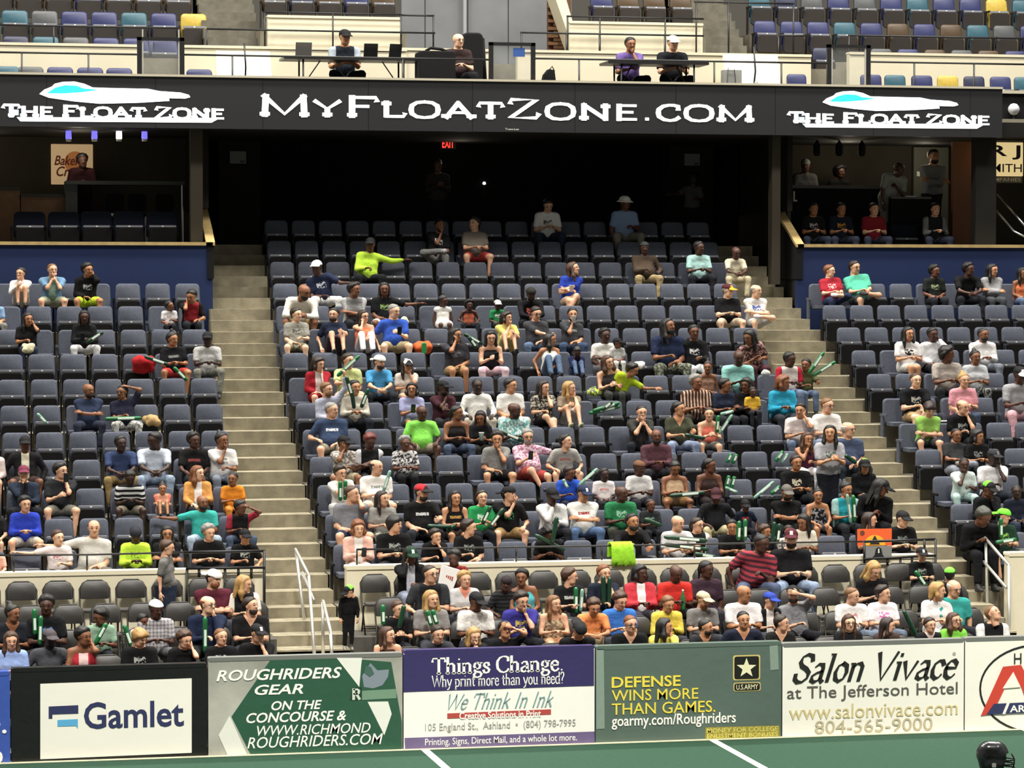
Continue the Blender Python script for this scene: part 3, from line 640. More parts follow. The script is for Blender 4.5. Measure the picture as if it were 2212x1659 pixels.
urow([1722], 'b', 160, 53.9, 'alone left of the right glass frame', 50); urow([1883, 1935, 1993, 2049, 2106, 2163, 2215], 'btbydbt', 161, 53.9, 'in front of the cream wall at upper right', 54)
urow([592 + 59*i for i in range(5)], 'ndnbn', -26, 56.9, 'above the left cream box', 56); urow([1300 + 57*i for i in range(4)], 'bnnnn', -14, 56.9, 'above the right cream box', 54)
urow([1779], 'd', 103, 56.4, 'seen through the right glass frame', 54)
# upper stairs
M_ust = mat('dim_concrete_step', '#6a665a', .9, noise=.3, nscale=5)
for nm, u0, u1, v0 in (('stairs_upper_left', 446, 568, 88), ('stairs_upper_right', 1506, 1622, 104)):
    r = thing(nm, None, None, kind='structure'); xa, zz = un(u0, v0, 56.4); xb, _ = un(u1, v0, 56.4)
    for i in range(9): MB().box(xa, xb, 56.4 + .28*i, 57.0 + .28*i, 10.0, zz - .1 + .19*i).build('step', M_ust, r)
# black pipe rails
def rail(name, label, pts, posts, zb, r=.02, m=M_black):
    t = thing(name, label, 'railing', pts[0]); o = Vector(pts[0])
    MB().tube([Vector(p) - o for p in pts], r, 6).build('top_rail', m, t, True)
    for p in posts: MB().tube([Vector(p) - o, Vector((p[0], p[1], zb)) - o], r*.9, 6).build('post', m, t, True)
    return t
def deck_rail(label, u0, v0, u1, v1, pus, Y=52.8):
    x0, z0 = un(u0, v0, Y); x1, z1 = un(u1, v1, Y); z = (z0 + z1)/2
    rail('deck_railing', label, [(x0, Y, z), (x1, Y, z)], [(un(u, v0, Y)[0], Y, z) for u in pus], UZ)
deck_rail('black pipe rail along the press row left of the glass frame', -30, 113, 296, 117, (47, 191)); deck_rail('black pipe rail in front of the left press table', 398, 119, 1056, 128, (502, 870))
deck_rail('black pipe rail between middle and right glass frame', 1155, 129, 1788, 134, (1251, 1543, 1688)); deck_rail('black pipe rail along the far right press row', 1880, 135, 2290, 139, (1975, 2104))
def back_rail(label, u0, v0, u1, v1, pus, Y, zb):
    x0, z0 = un(u0, v0, Y); x1, z1 = un(u1, v1, Y); z = (z0 + z1)/2
    rail('pipe_railing', label, [(x0, Y, z), (x1, Y, z)], [(un(u, v0, Y)[0], Y, z) for u in pus], zb)
back_rail('black pipe rail over the left cream box', 570, 28, 868, 30, (572, 719, 866), 56.0, 10.55); back_rail('thin lower pipe rail across the left cream box', 446, 64, 940, 70, (447,), 55.95, 10.55)
back_rail('black pipe rail before the grey shutters', 866, 33, 938, 34, (936,), 56.0, 10.55); back_rail('thin pipe rail before the right cream box', 1124, 72, 1520, 76, (1126, 1224, 1295, 1436), 55.95, 10.55)
back_rail('black pipe rail over the right cream box', 1224, 37, 1520, 39, (1226, 1296, 1437), 56.0, 10.55); back_rail('black pipe rail before the upper right seats', 1500, 6, 1716, 6, (1504, 1574, 1714), 56.1, 10.55)
back_rail('black pipe rail low before the upper right seats', 1680, 77, 1750, 77, (1682,), 55.9, 10.55); back_rail('long black pipe rail before the right blue seats', 1832, 79, 2290, 82, (1834,), 55.9, 10.55)
back_rail('black pipe rail before the upper left seats', -30, 54, 386, 60, (116, 386), 55.9, 10.55)
# glass frames at the gates
M_pane = mat('clear_plexiglass', '#9aa0a0', .15, alpha=.12)
for (u0, v0, u1, v1), lab, stick in (((296, 80, 398, 162), 'black framed glass panel before two blue seats at upper left', 0), ((1056, 91, 1156, 171), 'black framed glass panel with blue sticker in the press row', 1), ((1786, 96, 1880, 182), 'black framed glass panel at upper right of the light board', 0)):
    Y = 53.0; x0, z1 = un(u0, v0, Y); x1, _ = un(u1, v0, Y); t = thing('glass_frame', lab, 'screen', ((x0 + x1)/2, Y, UZ)); w = (x1 - x0)/2; h = z1 - UZ
    for nm, a in (('frame_side', (-w, -w + .08, 0, h)), ('frame_side', (w - .08, w, 0, h)), ('frame_top', (-w, w, h - .06, h)), ('frame_bottom', (-w, w, 0, .1))):
        MB().box(a[0], a[1], -.03, .03, a[2], a[3]).build(nm, M_black, t)
    MB().box(-w + .08, w - .08, -.006, .006, .1, h - .06).build('pane', M_pane, t)
    if stick: MB().box(.02, .24, -.014, -.007, h - .26, h - .1).build('sticker', mat('blue_sticker', '#2f4f8f', .5), t)
    else:
        for s in (-1, 1): MB().box(s*(w - .1) - .012, s*(w - .1) + .012, -.02, .02, .1, h + .14*(u0 < 1000)).build('inner_strip', mat('pale_metal', '#a5a49c', .4), t)
# white slanted equipment panels with lamp arms
for u0, v0, u1, v1, lab in ((472, 107, 592, 166, 'white slanted panel with lamp arm beside left press table'), (1576, 114, 1694, 178, 'white slanted panel with lamp arm right of the press tables')):
    Y = 54.2; x0, z1 = un(u0, v0, Y); x1, _ = un(u1, v0, Y); t = thing('slanted_panel', lab, 'panel', ((x0 + x1)/2, Y, UZ)); w = (x1 - x0)/2; h = z1 - UZ
    MB().add([(-w, 0, 0), (w, 0, 0), (w - .04, .3, h), (-w - .02, .3, h), (-w, .12, 0), (w, .12, 0), (w - .04, .42, h), (-w - .02, .42, h)], [(0,1,2,3),(7,6,5,4),(0,4,5,1),(3,2,6,7),(1,5,6,2),(0,3,7,4)]).build('white_board', mat('bright_white_panel', '#fbf8e8', .6), t)
    MB().tube([(0, .28, h*.4), (.0, .1, h*.75), (-.02, .15, h + .14)], .018, 6).build('lamp_arm', M_black, t, True); MB().tube([(.0, .05, h*.35), (.0, .05, h*.6)], .035, 8).build('lamp_head', mat('grey_lamp', '#7d7d78', .5), t, True)
def utable(label, u0, u1, v, Y=53.7):
    x0, z = un(u0, v, Y); x1, _ = un(u1, v, Y); t = thing('folding_table', label, 'table', ((x0 + x1)/2, Y, PZ)); w = (x1 - x0)/2; h = z - PZ
    MB().prism(rrect(-w, w, h - .05, h, .01, 1), -.35, .35).build('table_top', M_black, t)
    for s in (-1, 1):
        a = w*.72*s
        for yy in (-.28, .28): MB().tube([(a, yy, h - .05), (a, yy, 0)], .018, 6).build('leg', M_black, t, True)
        MB().tube([(a, -.28, .12), (a, .28, .12)], .012, 6).build('crossbar', M_black, t, True); MB().tube([(a*.62, 0, h - .05), (a, 0, h*.35)], .012, 6).build('brace', M_black, t, True)
    return z
TZ1 = utable('long black folding table in the press row with laptops', 608, 908, 124); TZ2 = utable('black folding table before two people at upper right', 1304, 1521, 134)
def laptop(u, v0, label, col, w=.3, h=.28, Y=53.75, zt=None, rz=0):
    x, _ = un(u, v0, Y); t = thing('laptop', label, 'laptop', (x, Y, zt), rz)
    MB().box(-w/2, w/2, -.02, .22, 0, .02).build('base', M_blackm, t); MB().add([(-w/2, -.02, .02), (w/2, -.02, .02), (w/2, -.1, h), (-w/2, -.1, h), (-w/2, 0, .02), (w/2, 0, .02), (w/2, -.08, h), (-w/2, -.08, h)], [(0,1,2,3),(7,6,5,4),(0,4,5,1),(3,2,6,7),(1,5,6,2),(0,3,7,4)]).build('lid', col, t)
laptop(655, 90, 'grey laptop lid at left end of press table', mat('grey_laptop', '#6e6b66', .5), zt=TZ1); laptop(800, 95, 'black laptop open beside the person in dark vest', M_black, .26, zt=TZ1); laptop(852, 98, 'black laptop at right end of press table', M_black, .24, zt=TZ1, rz=.2)
x, z = un(940, 112, 53.4); t = thing('equipment_case', 'black equipment case with white letters beside press table', 'case', (x, 53.4, PZ))
MB().prism(rrect(-.34, .34, 0, z - PZ, .05, 3), -.25, .25, .02).build('case_body', M_blackm, t); type_text('letters', 'REV', -.12, .12, .34, .09, M_plate, -.253, t, bold=.02); MB().tube([(-.2, -.1, z - PZ), (-.1, -.1, z - PZ + .06), (.1, -.1, z - PZ + .04), (.2, -.1, z - PZ)], .03, 6).build('cable', M_blackm, t, True)
x, z = un(1020, 71, 54.6); t = thing('hanging_jacket', 'black jacket hung on a chair behind the bald press person', 'jacket', (x, 54.6, PZ)); MB().prism(rrect(-.2, .2, .45, z - PZ, .1, 4), -.08, .08, .03).build('jacket_back', M_blackm, t); MB().tube([(.19, 0, z - PZ - .1), (.24, 0, .5)], .05, 8).build('sleeve', M_blackm, t, True)
for s in (-.18, .18): MB().tube([(s, 0, .5), (s, .02, 0)], .015, 6).build('chair_leg', M_chrome, t, True)
x, z = un(1184, 150, 53.2); t = thing('backpack', 'small black backpack on the deck beside glass frame', 'bag', (x, 53.2, UZ)); MB().prism([(-.26, 0), (.2, 0), (.2, .12), (.1, z - UZ - .02), (0, z - UZ), (-.08, z - UZ - .1), (-.26, .08)], -.12, .12, .02).build('pack_body', M_blackm, t); MB().tube([(0, -.1, z-UZ-.02), (.05, -.12, z-UZ+.05), (.1, -.1, z-UZ-.04)], .012, 6).build('handle', M_blackm, t, True)
x, z = un(1580, 151, 53.5); t = thing('junction_box', 'small grey box on the deck before the white panel', 'box', (x, 53.5, UZ)); MB().prism(rrect(-.18, .18, 0, z - UZ, .015, 2), -.1, .1, .01).build('box_body', mat('grey_metal_box', '#8b8b86', .5), t); MB().tube([(-.16, -.09, 0), (-.1, -.13, z-UZ+.03), (.02, -.13, z-UZ), (.12, -.12, 0)], .008, 5).build('cable', M_black, t, True)
x, z = un(2190, 236, 53.4); t = thing('globe_lamp', 'white globe on a small post at the right frame edge', 'lamp', (x, 53.4, z))
MB().lathe([(.001, -.115), (.06, -.1), (.1, -.05), (.115, 0), (.1, .05), (.06, .1), (.001, .115)], 16).build('globe', mat('globe_white', '#cfcfd4', .5), t, True); MB().tube([(0, 0, -.11), (0, 0, -.24)], .02, 8).build('stem', M_black, t); MB().box(-.09, .09, -.06, .35, -.30, -.24).build('bracket', mat('grey_metal_box', '#8b8b86', .5), t)
# ------------------------------------------------------------------ people: smooth bodies grown from limb fields
def nrm(v): v = np.asarray(v, float); return v/(np.linalg.norm(v) or 1)
OFF = np.array([(i, j, k) for i in (0, 1) for j in (0, 1) for k in (0, 1)])
EDG = [(a, b) for a in range(8) for b in range(a + 1, 8) if np.abs(OFF[a] - OFF[b]).sum() == 1]
class Field:
    def __init__(s, lo, hi, h):
        s.h = h; s.lo = np.asarray(lo, float) - 2.5*h; n = np.ceil((np.asarray(hi) - s.lo)/h).astype(int) + 4
        s.ax = [s.lo[i] + h*np.arange(n[i]) for i in range(3)]; s.f = np.full(n, 1e3, np.float32)
    def cap(s, a, b, ra, rb, k=.03, flat=False, cut=False):
        a = np.asarray(a, float); b = np.asarray(b, float); pad = 2.2*s.h + .5*k
        mn = np.minimum(a - ra, b - rb) - pad; mx = np.maximum(a + ra, b + rb) + pad
        i0 = np.maximum(((mn - s.lo)/s.h).astype(int), 0); i1 = np.minimum(((mx - s.lo)/s.h).astype(int) + 2, s.f.shape)
        if (i1 <= i0).any(): return
        X = s.ax[0][i0[0]:i1[0], None, None] - a[0]; Y = s.ax[1][None, i0[1]:i1[1], None] - a[1]; Z = s.ax[2][None, None, i0[2]:i1[2]] - a[2]
        ab = b - a; L2 = float(ab @ ab) + 1e-9
        t = (X*ab[0] + Y*ab[1] + Z*ab[2])/L2; tc = np.clip(t, 0, 1)
        d = np.sqrt((X - tc*ab[0])**2 + (Y - tc*ab[1])**2 + (Z - tc*ab[2])**2) - (ra + (rb - ra)*tc)
        if flat:
            tu = np.maximum(t, 0); L = math.sqrt(L2)
            d = np.maximum(np.sqrt((X - tu*ab[0])**2 + (Y - tu*ab[1])**2 + (Z - tu*ab[2])**2) - (ra + (rb - ra)*tc), (t - 1)*L)
        sl = tuple(slice(p, q) for p, q in zip(i0, i1)); g = s.f[sl]
        if cut: s.f[sl] = np.maximum(g, -d); return
        hh = np.maximum(k - np.abs(g - d), 0)/k
        s.f[sl] = np.minimum(g, d) - hh*hh*k*.25
    def nets(s): return nets(s.f, s.lo, s.h)
def nets(f, lo, h):
    ins = f < 0; n = np.array(f.shape)
    cnt = np.zeros(n - 1, np.uint8)
    for o in OFF: cnt += ins[o[0]:n[0]-1+o[0], o[1]:n[1]-1+o[1], o[2]:n[2]-1+o[2]]
    act = (cnt > 0) & (cnt < 8); idx = np.argwhere(act); vid = np.full(n - 1, -1, np.int32); vid[act] = np.arange(len(idx))
    vals = np.stack([f[idx[:, 0]+o[0], idx[:, 1]+o[1], idx[:, 2]+o[2]] for o in OFF], 1)
    acc = np.zeros((len(idx), 3)); c = np.zeros(len(idx))
    for a, b in EDG:
        va, vb = vals[:, a], vals[:, b]; m = (va < 0) != (vb < 0); t = np.where(m, va/np.where(m, va - vb, 1), 0)
        acc += m[:, None]*(OFF[a] + t[:, None]*(OFF[b] - OFF[a])); c += m
    V = lo + h*(idx + acc/np.maximum(c, 1)[:, None]); Q = []
    for d in range(3):
        e1, e2 = (d + 1) % 3, (d + 2) % 3
        A = [slice(1, -1)]*3; A[d] = slice(0, -1); B = list(A); B[d] = slice(1, None)
        p = ins[tuple(A)]; q = ins[tuple(B)]; ed = np.argwhere(p != q)
        if not len(ed): continue
        fl = p[tuple(ed.T)]; add = np.ones(3, int); add[d] = 0; ed = ed + add
        o1 = np.zeros(3, int); o1[e1] = 1; o2 = np.zeros(3, int); o2[e2] = 1
        ok = (ed < n - 1).all(1); ed = ed[ok]; fl = fl[ok]
        q4 = np.stack([vid[tuple(ed.T)], vid[tuple((ed - o1).T)], vid[tuple((ed - o1 - o2).T)], vid[tuple((ed - o2).T)]], 1)
        q4[~fl] = q4[~fl][:, ::-1]; Q.append(q4)
    Q = np.concatenate(Q); return V, Q[(Q >= 0).all(1)]
def grow(prims, h):
    lo = np.min([np.minimum(p[0] - p[2], p[1] - p[3]) for p in prims], 0); hi = np.max([np.maximum(p[0] + p[2], p[1] + p[3]) for p in prims], 0)
    F = Field(lo, hi, h)
    for p in prims: F.cap(*p)
    return F.nets()
A3 = lambda *q: np.array(q, float)
def cp(a, b, ra, rb, k=.03, flat=False): return (np.asarray(a, float), np.asarray(b, float), ra, rb, k, flat)

# ---- head, in its own frame: face towards -Y, crown at z +0.108
SK = [cp((0,-.018,.028),(0,.034,.028),.078,.078,.02)]
def head_template(kind):
    w = {'m': 1.0, 'f': .93, 'c': .95}[kind]; F = Field((-.11,-.14,-.15), (.11,.14,.13), .0128)
    F.cap((0,-.018,.028),(0,.034,.028),.078,.078,.02); F.cap((0,-.034,.005),(0,-.042,-.06),.060*w,.044*w,.03)
    F.cap((-.026*w,-.045,-.07),(.026*w,-.045,-.07),.036,.036,.03); F.cap((0,-.062,-.093),(0,-.062,-.093),.021,.021,.02)
    for s in (-1, 1):
        F.cap((s*.032*w,-.068,-.022),(s*.036*w,-.06,-.03),.026,.022,.02); F.cap((s*.077,.012,.012),(s*.074,.008,-.028),.013,.009,.012)
        F.cap((s*.014,-.088,.030),(s*.042,-.074,.028),.013,.011,.015)
    F.cap((0,-.088,.016),(0,-.110,-.022),.009,.014,.012)
    for s in (-1, 1): F.cap((s*.030,-.103,.008),(s*.030,-.103,.008),.0135,.0135,.01, False, True)
    F.cap((-.017,-.083,-.054),(.017,-.083,-.054),.0105,.0105,.01)
    F.cap((0,.012,-.05),(0,.026,-.15),.054*w,.052*w,.03)
    V, Q = F.nets(); c = V[Q].mean(1); x, y, z = np.abs(c[:, 0]), c[:, 1], c[:, 2]; mi = np.zeros(len(Q), int)
    mi[(x < .024) & (np.abs(z + .054) < .0095) & (y < -.083)] = 1
    mi[(x > .019) & (x < .041) & (np.abs(z - .008) < .0068) & (y < -.06)] = 2
    mi[(x > .014) & (x < .046) & (np.abs(z - .032) < .005) & (y < -.06)] = 3
    return V, Q, mi
HT = {k: head_template(k) for k in 'mfc'}
def hair_template(style):
    F = Field((-.26,-.2,-.42), (.26,.3,.34), .0168)
    th = dict(crew=.008, short=.017, full=.028, long=.018, bob=.022, bun=.013, pony=.013, dread=.02, afro=.045, bald=.008, curly=.03, mop=.024).get(style, .015)
    X = F.ax[0][:, None, None]; Y = F.ax[1][None, :, None]; Z = F.ax[2][None, None, :]
    c0 = dict(crew=.002, bald=-.006, afro=-.008, mop=-.03, long=-.004, bob=-.012, curlylong=-.006).get(style, -.002)
    F.cap((0,-.018,.030),(0,.034,.030),.079,.079,.02); F.cap((0,.02,-.01),(0,.03,-.05),.066,.054,.03)
    hl_ = .75*Y + .66*Z + 0*X; wob = .12*np.sin(52*X + 9*Z)*np.sin(47*Y + 3) + .1*np.sin(90*X + 60*Z)
    F.f = F.f - (th*np.clip((hl_ - c0)/(.045 if style not in ('bob', 'mop', 'afro') else .02), .06, 1)*(1 + wob)).astype(np.float32)
    F.f = np.maximum(F.f, (c0 + .004*np.sin(70*X) - hl_).astype(np.float32))
    if style == 'bald': F.f = np.maximum(F.f, (Z - .055 + 0*X + 0*Y).astype(np.float32))
    if style in ('afro', 'curly'): F.f += (.007*np.sin(70*X)*np.sin(63*Y)*np.sin(66*Z)).astype(np.float32)
    if style in ('long', 'bob', 'dread', 'curlylong'):
        d = {'bob': -.10, 'long': -.24, 'dread': -.27, 'curlylong': -.22}[style]; r = .03 if style != 'curlylong' else .045
        for s in (-1, 1):
            F.cap((s*.078,-.008,.03),(s*.092,-.025,d*.55),.022,r,.03); F.cap((s*.092,-.025,d*.55),(s*.085,-.045,d),r,.018,.03); F.cap((s*.05,.07,.0),(s*.07,.085,d),.04,.03,.04)
        F.cap((0,.085,0),(0,.10,d),.045,.035,.04)
        if style == 'dread':
            for k in range(7):
                a = math.pi*(k/6); F.cap((.09*math.cos(a),.02+.06*math.sin(a),-.02),(.12*math.cos(a),.03+.08*math.sin(a),d-.03*(k % 2)),.016,.012,.008)
    if style == 'bun': F.cap((0,.06,.105),(0,.075,.125),.038,.036,.02)
    if style == 'topknot': F.cap((0,.02,.12),(0,.03,.155),.034,.036,.02)
    if style == 'pony': F.cap((0,.10,.04),(0,.13,-.02),.026,.026,.02); F.cap((0,.13,-.02),(0,.12,-.16),.028,.012,.02)
    if style == 'mop': F.cap((-.06,-.07,.065),(.06,-.07,.065),.026,.026,.02)
    return F.nets()
HSTY = ['crew', 'short', 'full', 'long', 'bob', 'bun', 'pony', 'dread', 'afro', 'bald', 'curly', 'mop', 'curlylong', 'topknot']
HR = {k: hair_template(k) for k in HSTY}
def cap_template(kind):
    F = Field((-.2,-.26,-.05), (.2,.26,.2), .0128)
    X = F.ax[0][:, None, None]; Y = F.ax[1][None, :, None]; Z = F.ax[2][None, None, :]
    F.cap((0,-.018,.038),(0,.034,.038),.09,.09,.02)
    F.f = np.maximum(F.f, (.042 - .12*Y - Z + 0*X).astype(np.float32))
    if kind == 'cap':
        bill = np.maximum(np.sqrt((X/.082)**2 + ((Y + .10)/.105)**2) - 1, 0)*.08 + np.abs(Z - (.054 - .9*X*X*4 + .15*(Y + .1))) - .0095
        bill = np.maximum(bill, Y + .03); F.f = np.minimum(F.f, bill.astype(np.float32))
    if kind == 'bucket':
        brim = np.maximum(np.abs(np.sqrt(X*X + Y*Y) - .115) - .035, np.abs(Z - (.10 - .55*np.sqrt(X*X + Y*Y))) - .009); F.f = np.minimum(F.f, brim.astype(np.float32))
    return F.nets()
CP = {k: cap_template(k) for k in ('cap', 'beanie', 'bucket')}
def beard_template():
    F = Field((-.1,-.15,-.16), (.1,.06,.04), .011)
    F.cap((0,-.036,-.02),(0,-.044,-.06),.0615,.0485,.03); F.cap((-.026,-.047,-.074),(.026,-.047,-.074),.0405,.0405,.03); F.cap((0,-.066,-.1),(0,-.064,-.097),.024,.024,.02)
    X = F.ax[0][:, None, None]; Y = F.ax[1][None, :, None]; Z = F.ax[2][None, None, :]
    F.f = np.maximum(F.f, (Z + .062 + 0*X + 0*Y - .62*np.abs(X)).astype(np.float32)); F.f = np.maximum(F.f, (Y - .02 + 0*X + 0*Z).astype(np.float32))
    return F.nets()
BD = beard_template()

# ---- hands: palm, four fingers of unequal length, thumb from the side of the palm
def ring_tube(cs, rs, us, ws, n=5):
    V = []; Q = []; T = []
    for c, r, u, w in zip(cs, rs, us, ws):
        rx, ry = r if isinstance(r, tuple) else (r, r)
        for k in range(n): a = 2*math.pi*k/n; V.append(c + u*(rx*math.cos(a)) + w*(ry*math.sin(a)))
    for i in range(len(cs) - 1):
        for k in range(n): Q.append((i*n + k, i*n + (k+1) % n, (i+1)*n + (k+1) % n, (i+1)*n + k))
    m = (len(cs) - 1)*n
    for k in range(1, n - 1): T.append((m, m + k, m + k + 1)); T.append((0, k + 1, k))
    return np.array(V), np.array(Q), np.array(T)
def hand(wrist, d, palm, side, curl, s):
    d = nrm(d); palm = nrm(palm - d*(palm @ d)); ac = np.cross(d, palm); out = []
    out.append(ring_tube([wrist - d*.02*s, wrist + d*.03*s, wrist + d*.07*s, wrist + d*.092*s], [(.024*s,.018*s), (.036*s,.018*s), (.041*s,.016*s), (.036*s,.010*s)], [ac]*4, [palm]*4, 8))
    for i, (o, L, r) in enumerate(((-.030,.060,.0085), (-.010,.074,.009), (.010,.078,.009), (.029,.068,.0088))):
        p = wrist + d*.085*s + ac*(o*side*s); a = 0.0; cs = [p]; 
        for q in (.42, .32, .26):
            a += curl*(1 + .08*i); dd = d*math.cos(a) + palm*math.sin(a); p = p + dd*(L*q*s); cs.append(p)
        out.append(ring_tube(cs, [r*s, r*s, r*.92*s, r*.7*s], [ac]*4, [palm]*4))
    p = wrist + d*.025*s + ac*(.034*side*s); td = nrm(d*.7 + ac*side*.6 + palm*(.25 + .3*curl)); cs = [p - td*.012*s, p + td*.03*s, p + td*.03*s + nrm(td + d*.5 - ac*side*.2*curl)*.028*s]
    out.append(ring_tube(cs, [.013*s, .0115*s, .0085*s], [np.cross(td, palm)]*3, [palm]*3))
    return out

# ---- clothes
SKIN = ['#e2b595', '#d3a283', '#c08a66', '#a4714e', '#84563a', '#673f2b', '#4d2f22', '#3a241c']
def skinm(i): return mat('skin_%d' % i, SKIN[i], .55, noise=.06, nscale=30)
def cloth(col, kind='plain', col2='#e8e8e0', rough=.9):
    key = ('cloth', col, kind, col2)
    if key in MATS: return MATS[key]
    m = bpy.data.materials.new('cloth_' + kind); m.use_nodes = True; nt = m.node_tree; N = nt.nodes; L = nt.links; b = N['Principled BSDF']
    b.inputs['Roughness'].default_value = rough; b.inputs['Specular IOR Level'].default_value = .2
    c1 = (*[q*.82 for q in lin(col)], 1); c2 = (*[q*.82 for q in lin(col2)], 1); b.inputs['Base Color'].default_value = c1
    at = N.new('ShaderNodeAttribute'); at.attribute_name = 'torso'; tc = N.new('ShaderNodeTexCoord')
    n = N.new('ShaderNodeTexNoise'); n.inputs['Scale'].default_value = 9; n.inputs['Detail'].default_value = 4; L.new(tc.outputs['Object'], n.inputs['Vector'])
    bm = N.new('ShaderNodeBump'); bm.inputs['Strength'].default_value = .55; bm.inputs['Distance'].default_value = .05; L.new(n.outputs['Fac'], bm.inputs['Height']); L.new(bm.outputs[0], b.inputs['Normal'])
    if kind != 'plain':
        sp = N.new('ShaderNodeSeparateXYZ'); L.new(at.outputs['Vector'], sp.inputs[0])
        def mth(op, a, bb=None):
            q = N.new('ShaderNodeMath'); q.operation = op
            for i, v in enumerate((a, bb)):
                if v is None: continue
                if hasattr(v, 'links'): L.new(v, q.inputs[i])
                else: q.inputs[i].default_value = v
            return q.outputs[0]
        x, z, fr = sp.outputs[0], sp.outputs[1], sp.outputs[2]; ax = mth('ABSOLUTE', x)
        front = mth('GREATER_THAN', fr, 0.0)
        if kind == 'print':
            g = N.new('ShaderNodeTexNoise'); g.inputs['Scale'].default_value = 26; g.inputs['Detail'].default_value = 2; L.new(at.outputs['Vector'], g.inputs['Vector'])
            box = mth('MULTIPLY', mth('LESS_THAN', ax, .085), mth('LESS_THAN', mth('ABSOLUTE', mth('SUBTRACT', z, .06)), .055))
            fac = mth('MULTIPLY', mth('MULTIPLY', box, front), mth('GREATER_THAN', g.outputs['Fac'], .5))
        elif kind == 'word':
            g = N.new('ShaderNodeTexNoise'); g.inputs['Scale'].default_value = 60; L.new(at.outputs['Vector'], g.inputs['Vector'])
            box = mth('MULTIPLY', mth('LESS_THAN', ax, .10), mth('LESS_THAN', mth('ABSOLUTE', mth('SUBTRACT', z, .075)), .022)); fac = mth('MULTIPLY', mth('MULTIPLY', box, front), mth('GREATER_THAN', g.outputs['Fac'], .42))
        elif kind == 'stripe': fac = mth('GREATER_THAN', mth('SINE', mth('MULTIPLY', z, 95.0)), .1)
        elif kind == 'chest': fac = mth('MULTIPLY', mth('GREATER_THAN', mth('SINE', mth('MULTIPLY', z, 70.0)), .0), mth('GREATER_THAN', z, .02))
        elif kind == 'vstripe': fac = mth('GREATER_THAN', mth('SINE', mth('MULTIPLY', x, 110.0)), .2)
        elif kind == 'floral':
            g = N.new('ShaderNodeTexNoise'); g.inputs['Scale'].default_value = 24; g.inputs['Detail'].default_value = 3; L.new(tc.outputs['Object'], g.inputs['Vector']); fac = mth('GREATER_THAN', g.outputs['Fac'], .52)
        elif kind == 'plaid': fac = mth('MULTIPLY', mth('ADD', mth('GREATER_THAN', mth('SINE', mth('MULTIPLY', x, 120.0)), .2), mth('GREATER_THAN', mth('SINE', mth('MULTIPLY', z, 120.0)), .2)), .5)
        elif kind == 'open': fac = mth('MULTIPLY', mth('LESS_THAN', ax, .065), front)
        elif kind == 'vneck': fac = mth('MULTIPLY', mth('LESS_THAN', ax, mth('MULTIPLY', mth('SUBTRACT', z, .09), .62)), front)
        elif kind == 'raglan': fac = mth('GREATER_THAN', ax, .15)
        else: fac = mth('LESS_THAN', z, 0.0)
        mx = N.new('ShaderNodeMix'); mx.data_type = 'RGBA'; mx.inputs[6].default_value = c1; mx.inputs[7].default_value = c2; L.new(fac, mx.inputs[0]); L.new(mx.outputs[2], b.inputs['Base Color'])
    MATS[key] = m; return m
HAIRC = dict(k='#14110f', d='#2a1c14', b='#4a3020', l='#7a5432', y='#b08a52', g='#8d8a85', w='#cfcac0', r='#6a2a22', a='#7d4a2a')
def hairm(c): return mat('hair_' + c, HAIRC.get(c, c), .55, noise=.3, nscale=40, bump=.25, bscale=120)
M_eye = mat('eye_dark', '#1d1613', .3); M_lip = {}
def lipm(i):
    c = SKIN[i].lstrip('#'); r, g, b = [int(c[k:k+2], 16) for k in (0, 2, 4)]
    return mat('lip_%d' % i, '#%02x%02x%02x' % (int(r*.85), int(g*.62), int(b*.62)), .5)

# ---- pose
LEG = {'n': ((.12,-.42,.01),(.12,-.44,-.42)), 'w': ((.23,-.37,.02),(.18,-.41,-.41)), 't': ((.065,-.43,.02),(.07,-.45,-.41)), 'o': ((.12,-.42,.03),(.11,-.66,-.33)),
       'u': ((.10,-.32,.28),(.10,-.56,-.07)), 'k': ((.085,-.29,.33),(.08,-.37,-.04)), 's': ((.085,-.03,-.43),(.095,.02,-.85)), 'd': ((.1,-.40,.0),(.1,-.43,-.40)),
       'x': ((.03,-.42,.10),(-.13,-.50,-.20)), 'f': ((.30,-.26,.10),(-.06,-.42,.13)), 'q': ((.30,-.22,-.02),(.34,-.30,-.42)), 'b': ((.14,-.40,.02),(.10,-.30,-.40))}
def ik(S, Tg, l1, l2, pole):
    v = Tg - S; D = np.linalg.norm(v); D2 = min(D, (l1 + l2)*.985); v = v/(D or 1); Tg = S + v*D2
    a = (l1*l1 - l2*l2 + D2*D2)/(2*D2); hgt = math.sqrt(max(l1*l1 - a*a, 0)); p = nrm(pole - v*(pole @ v)); return S + v*a + p*hgt, Tg
NP = [0]
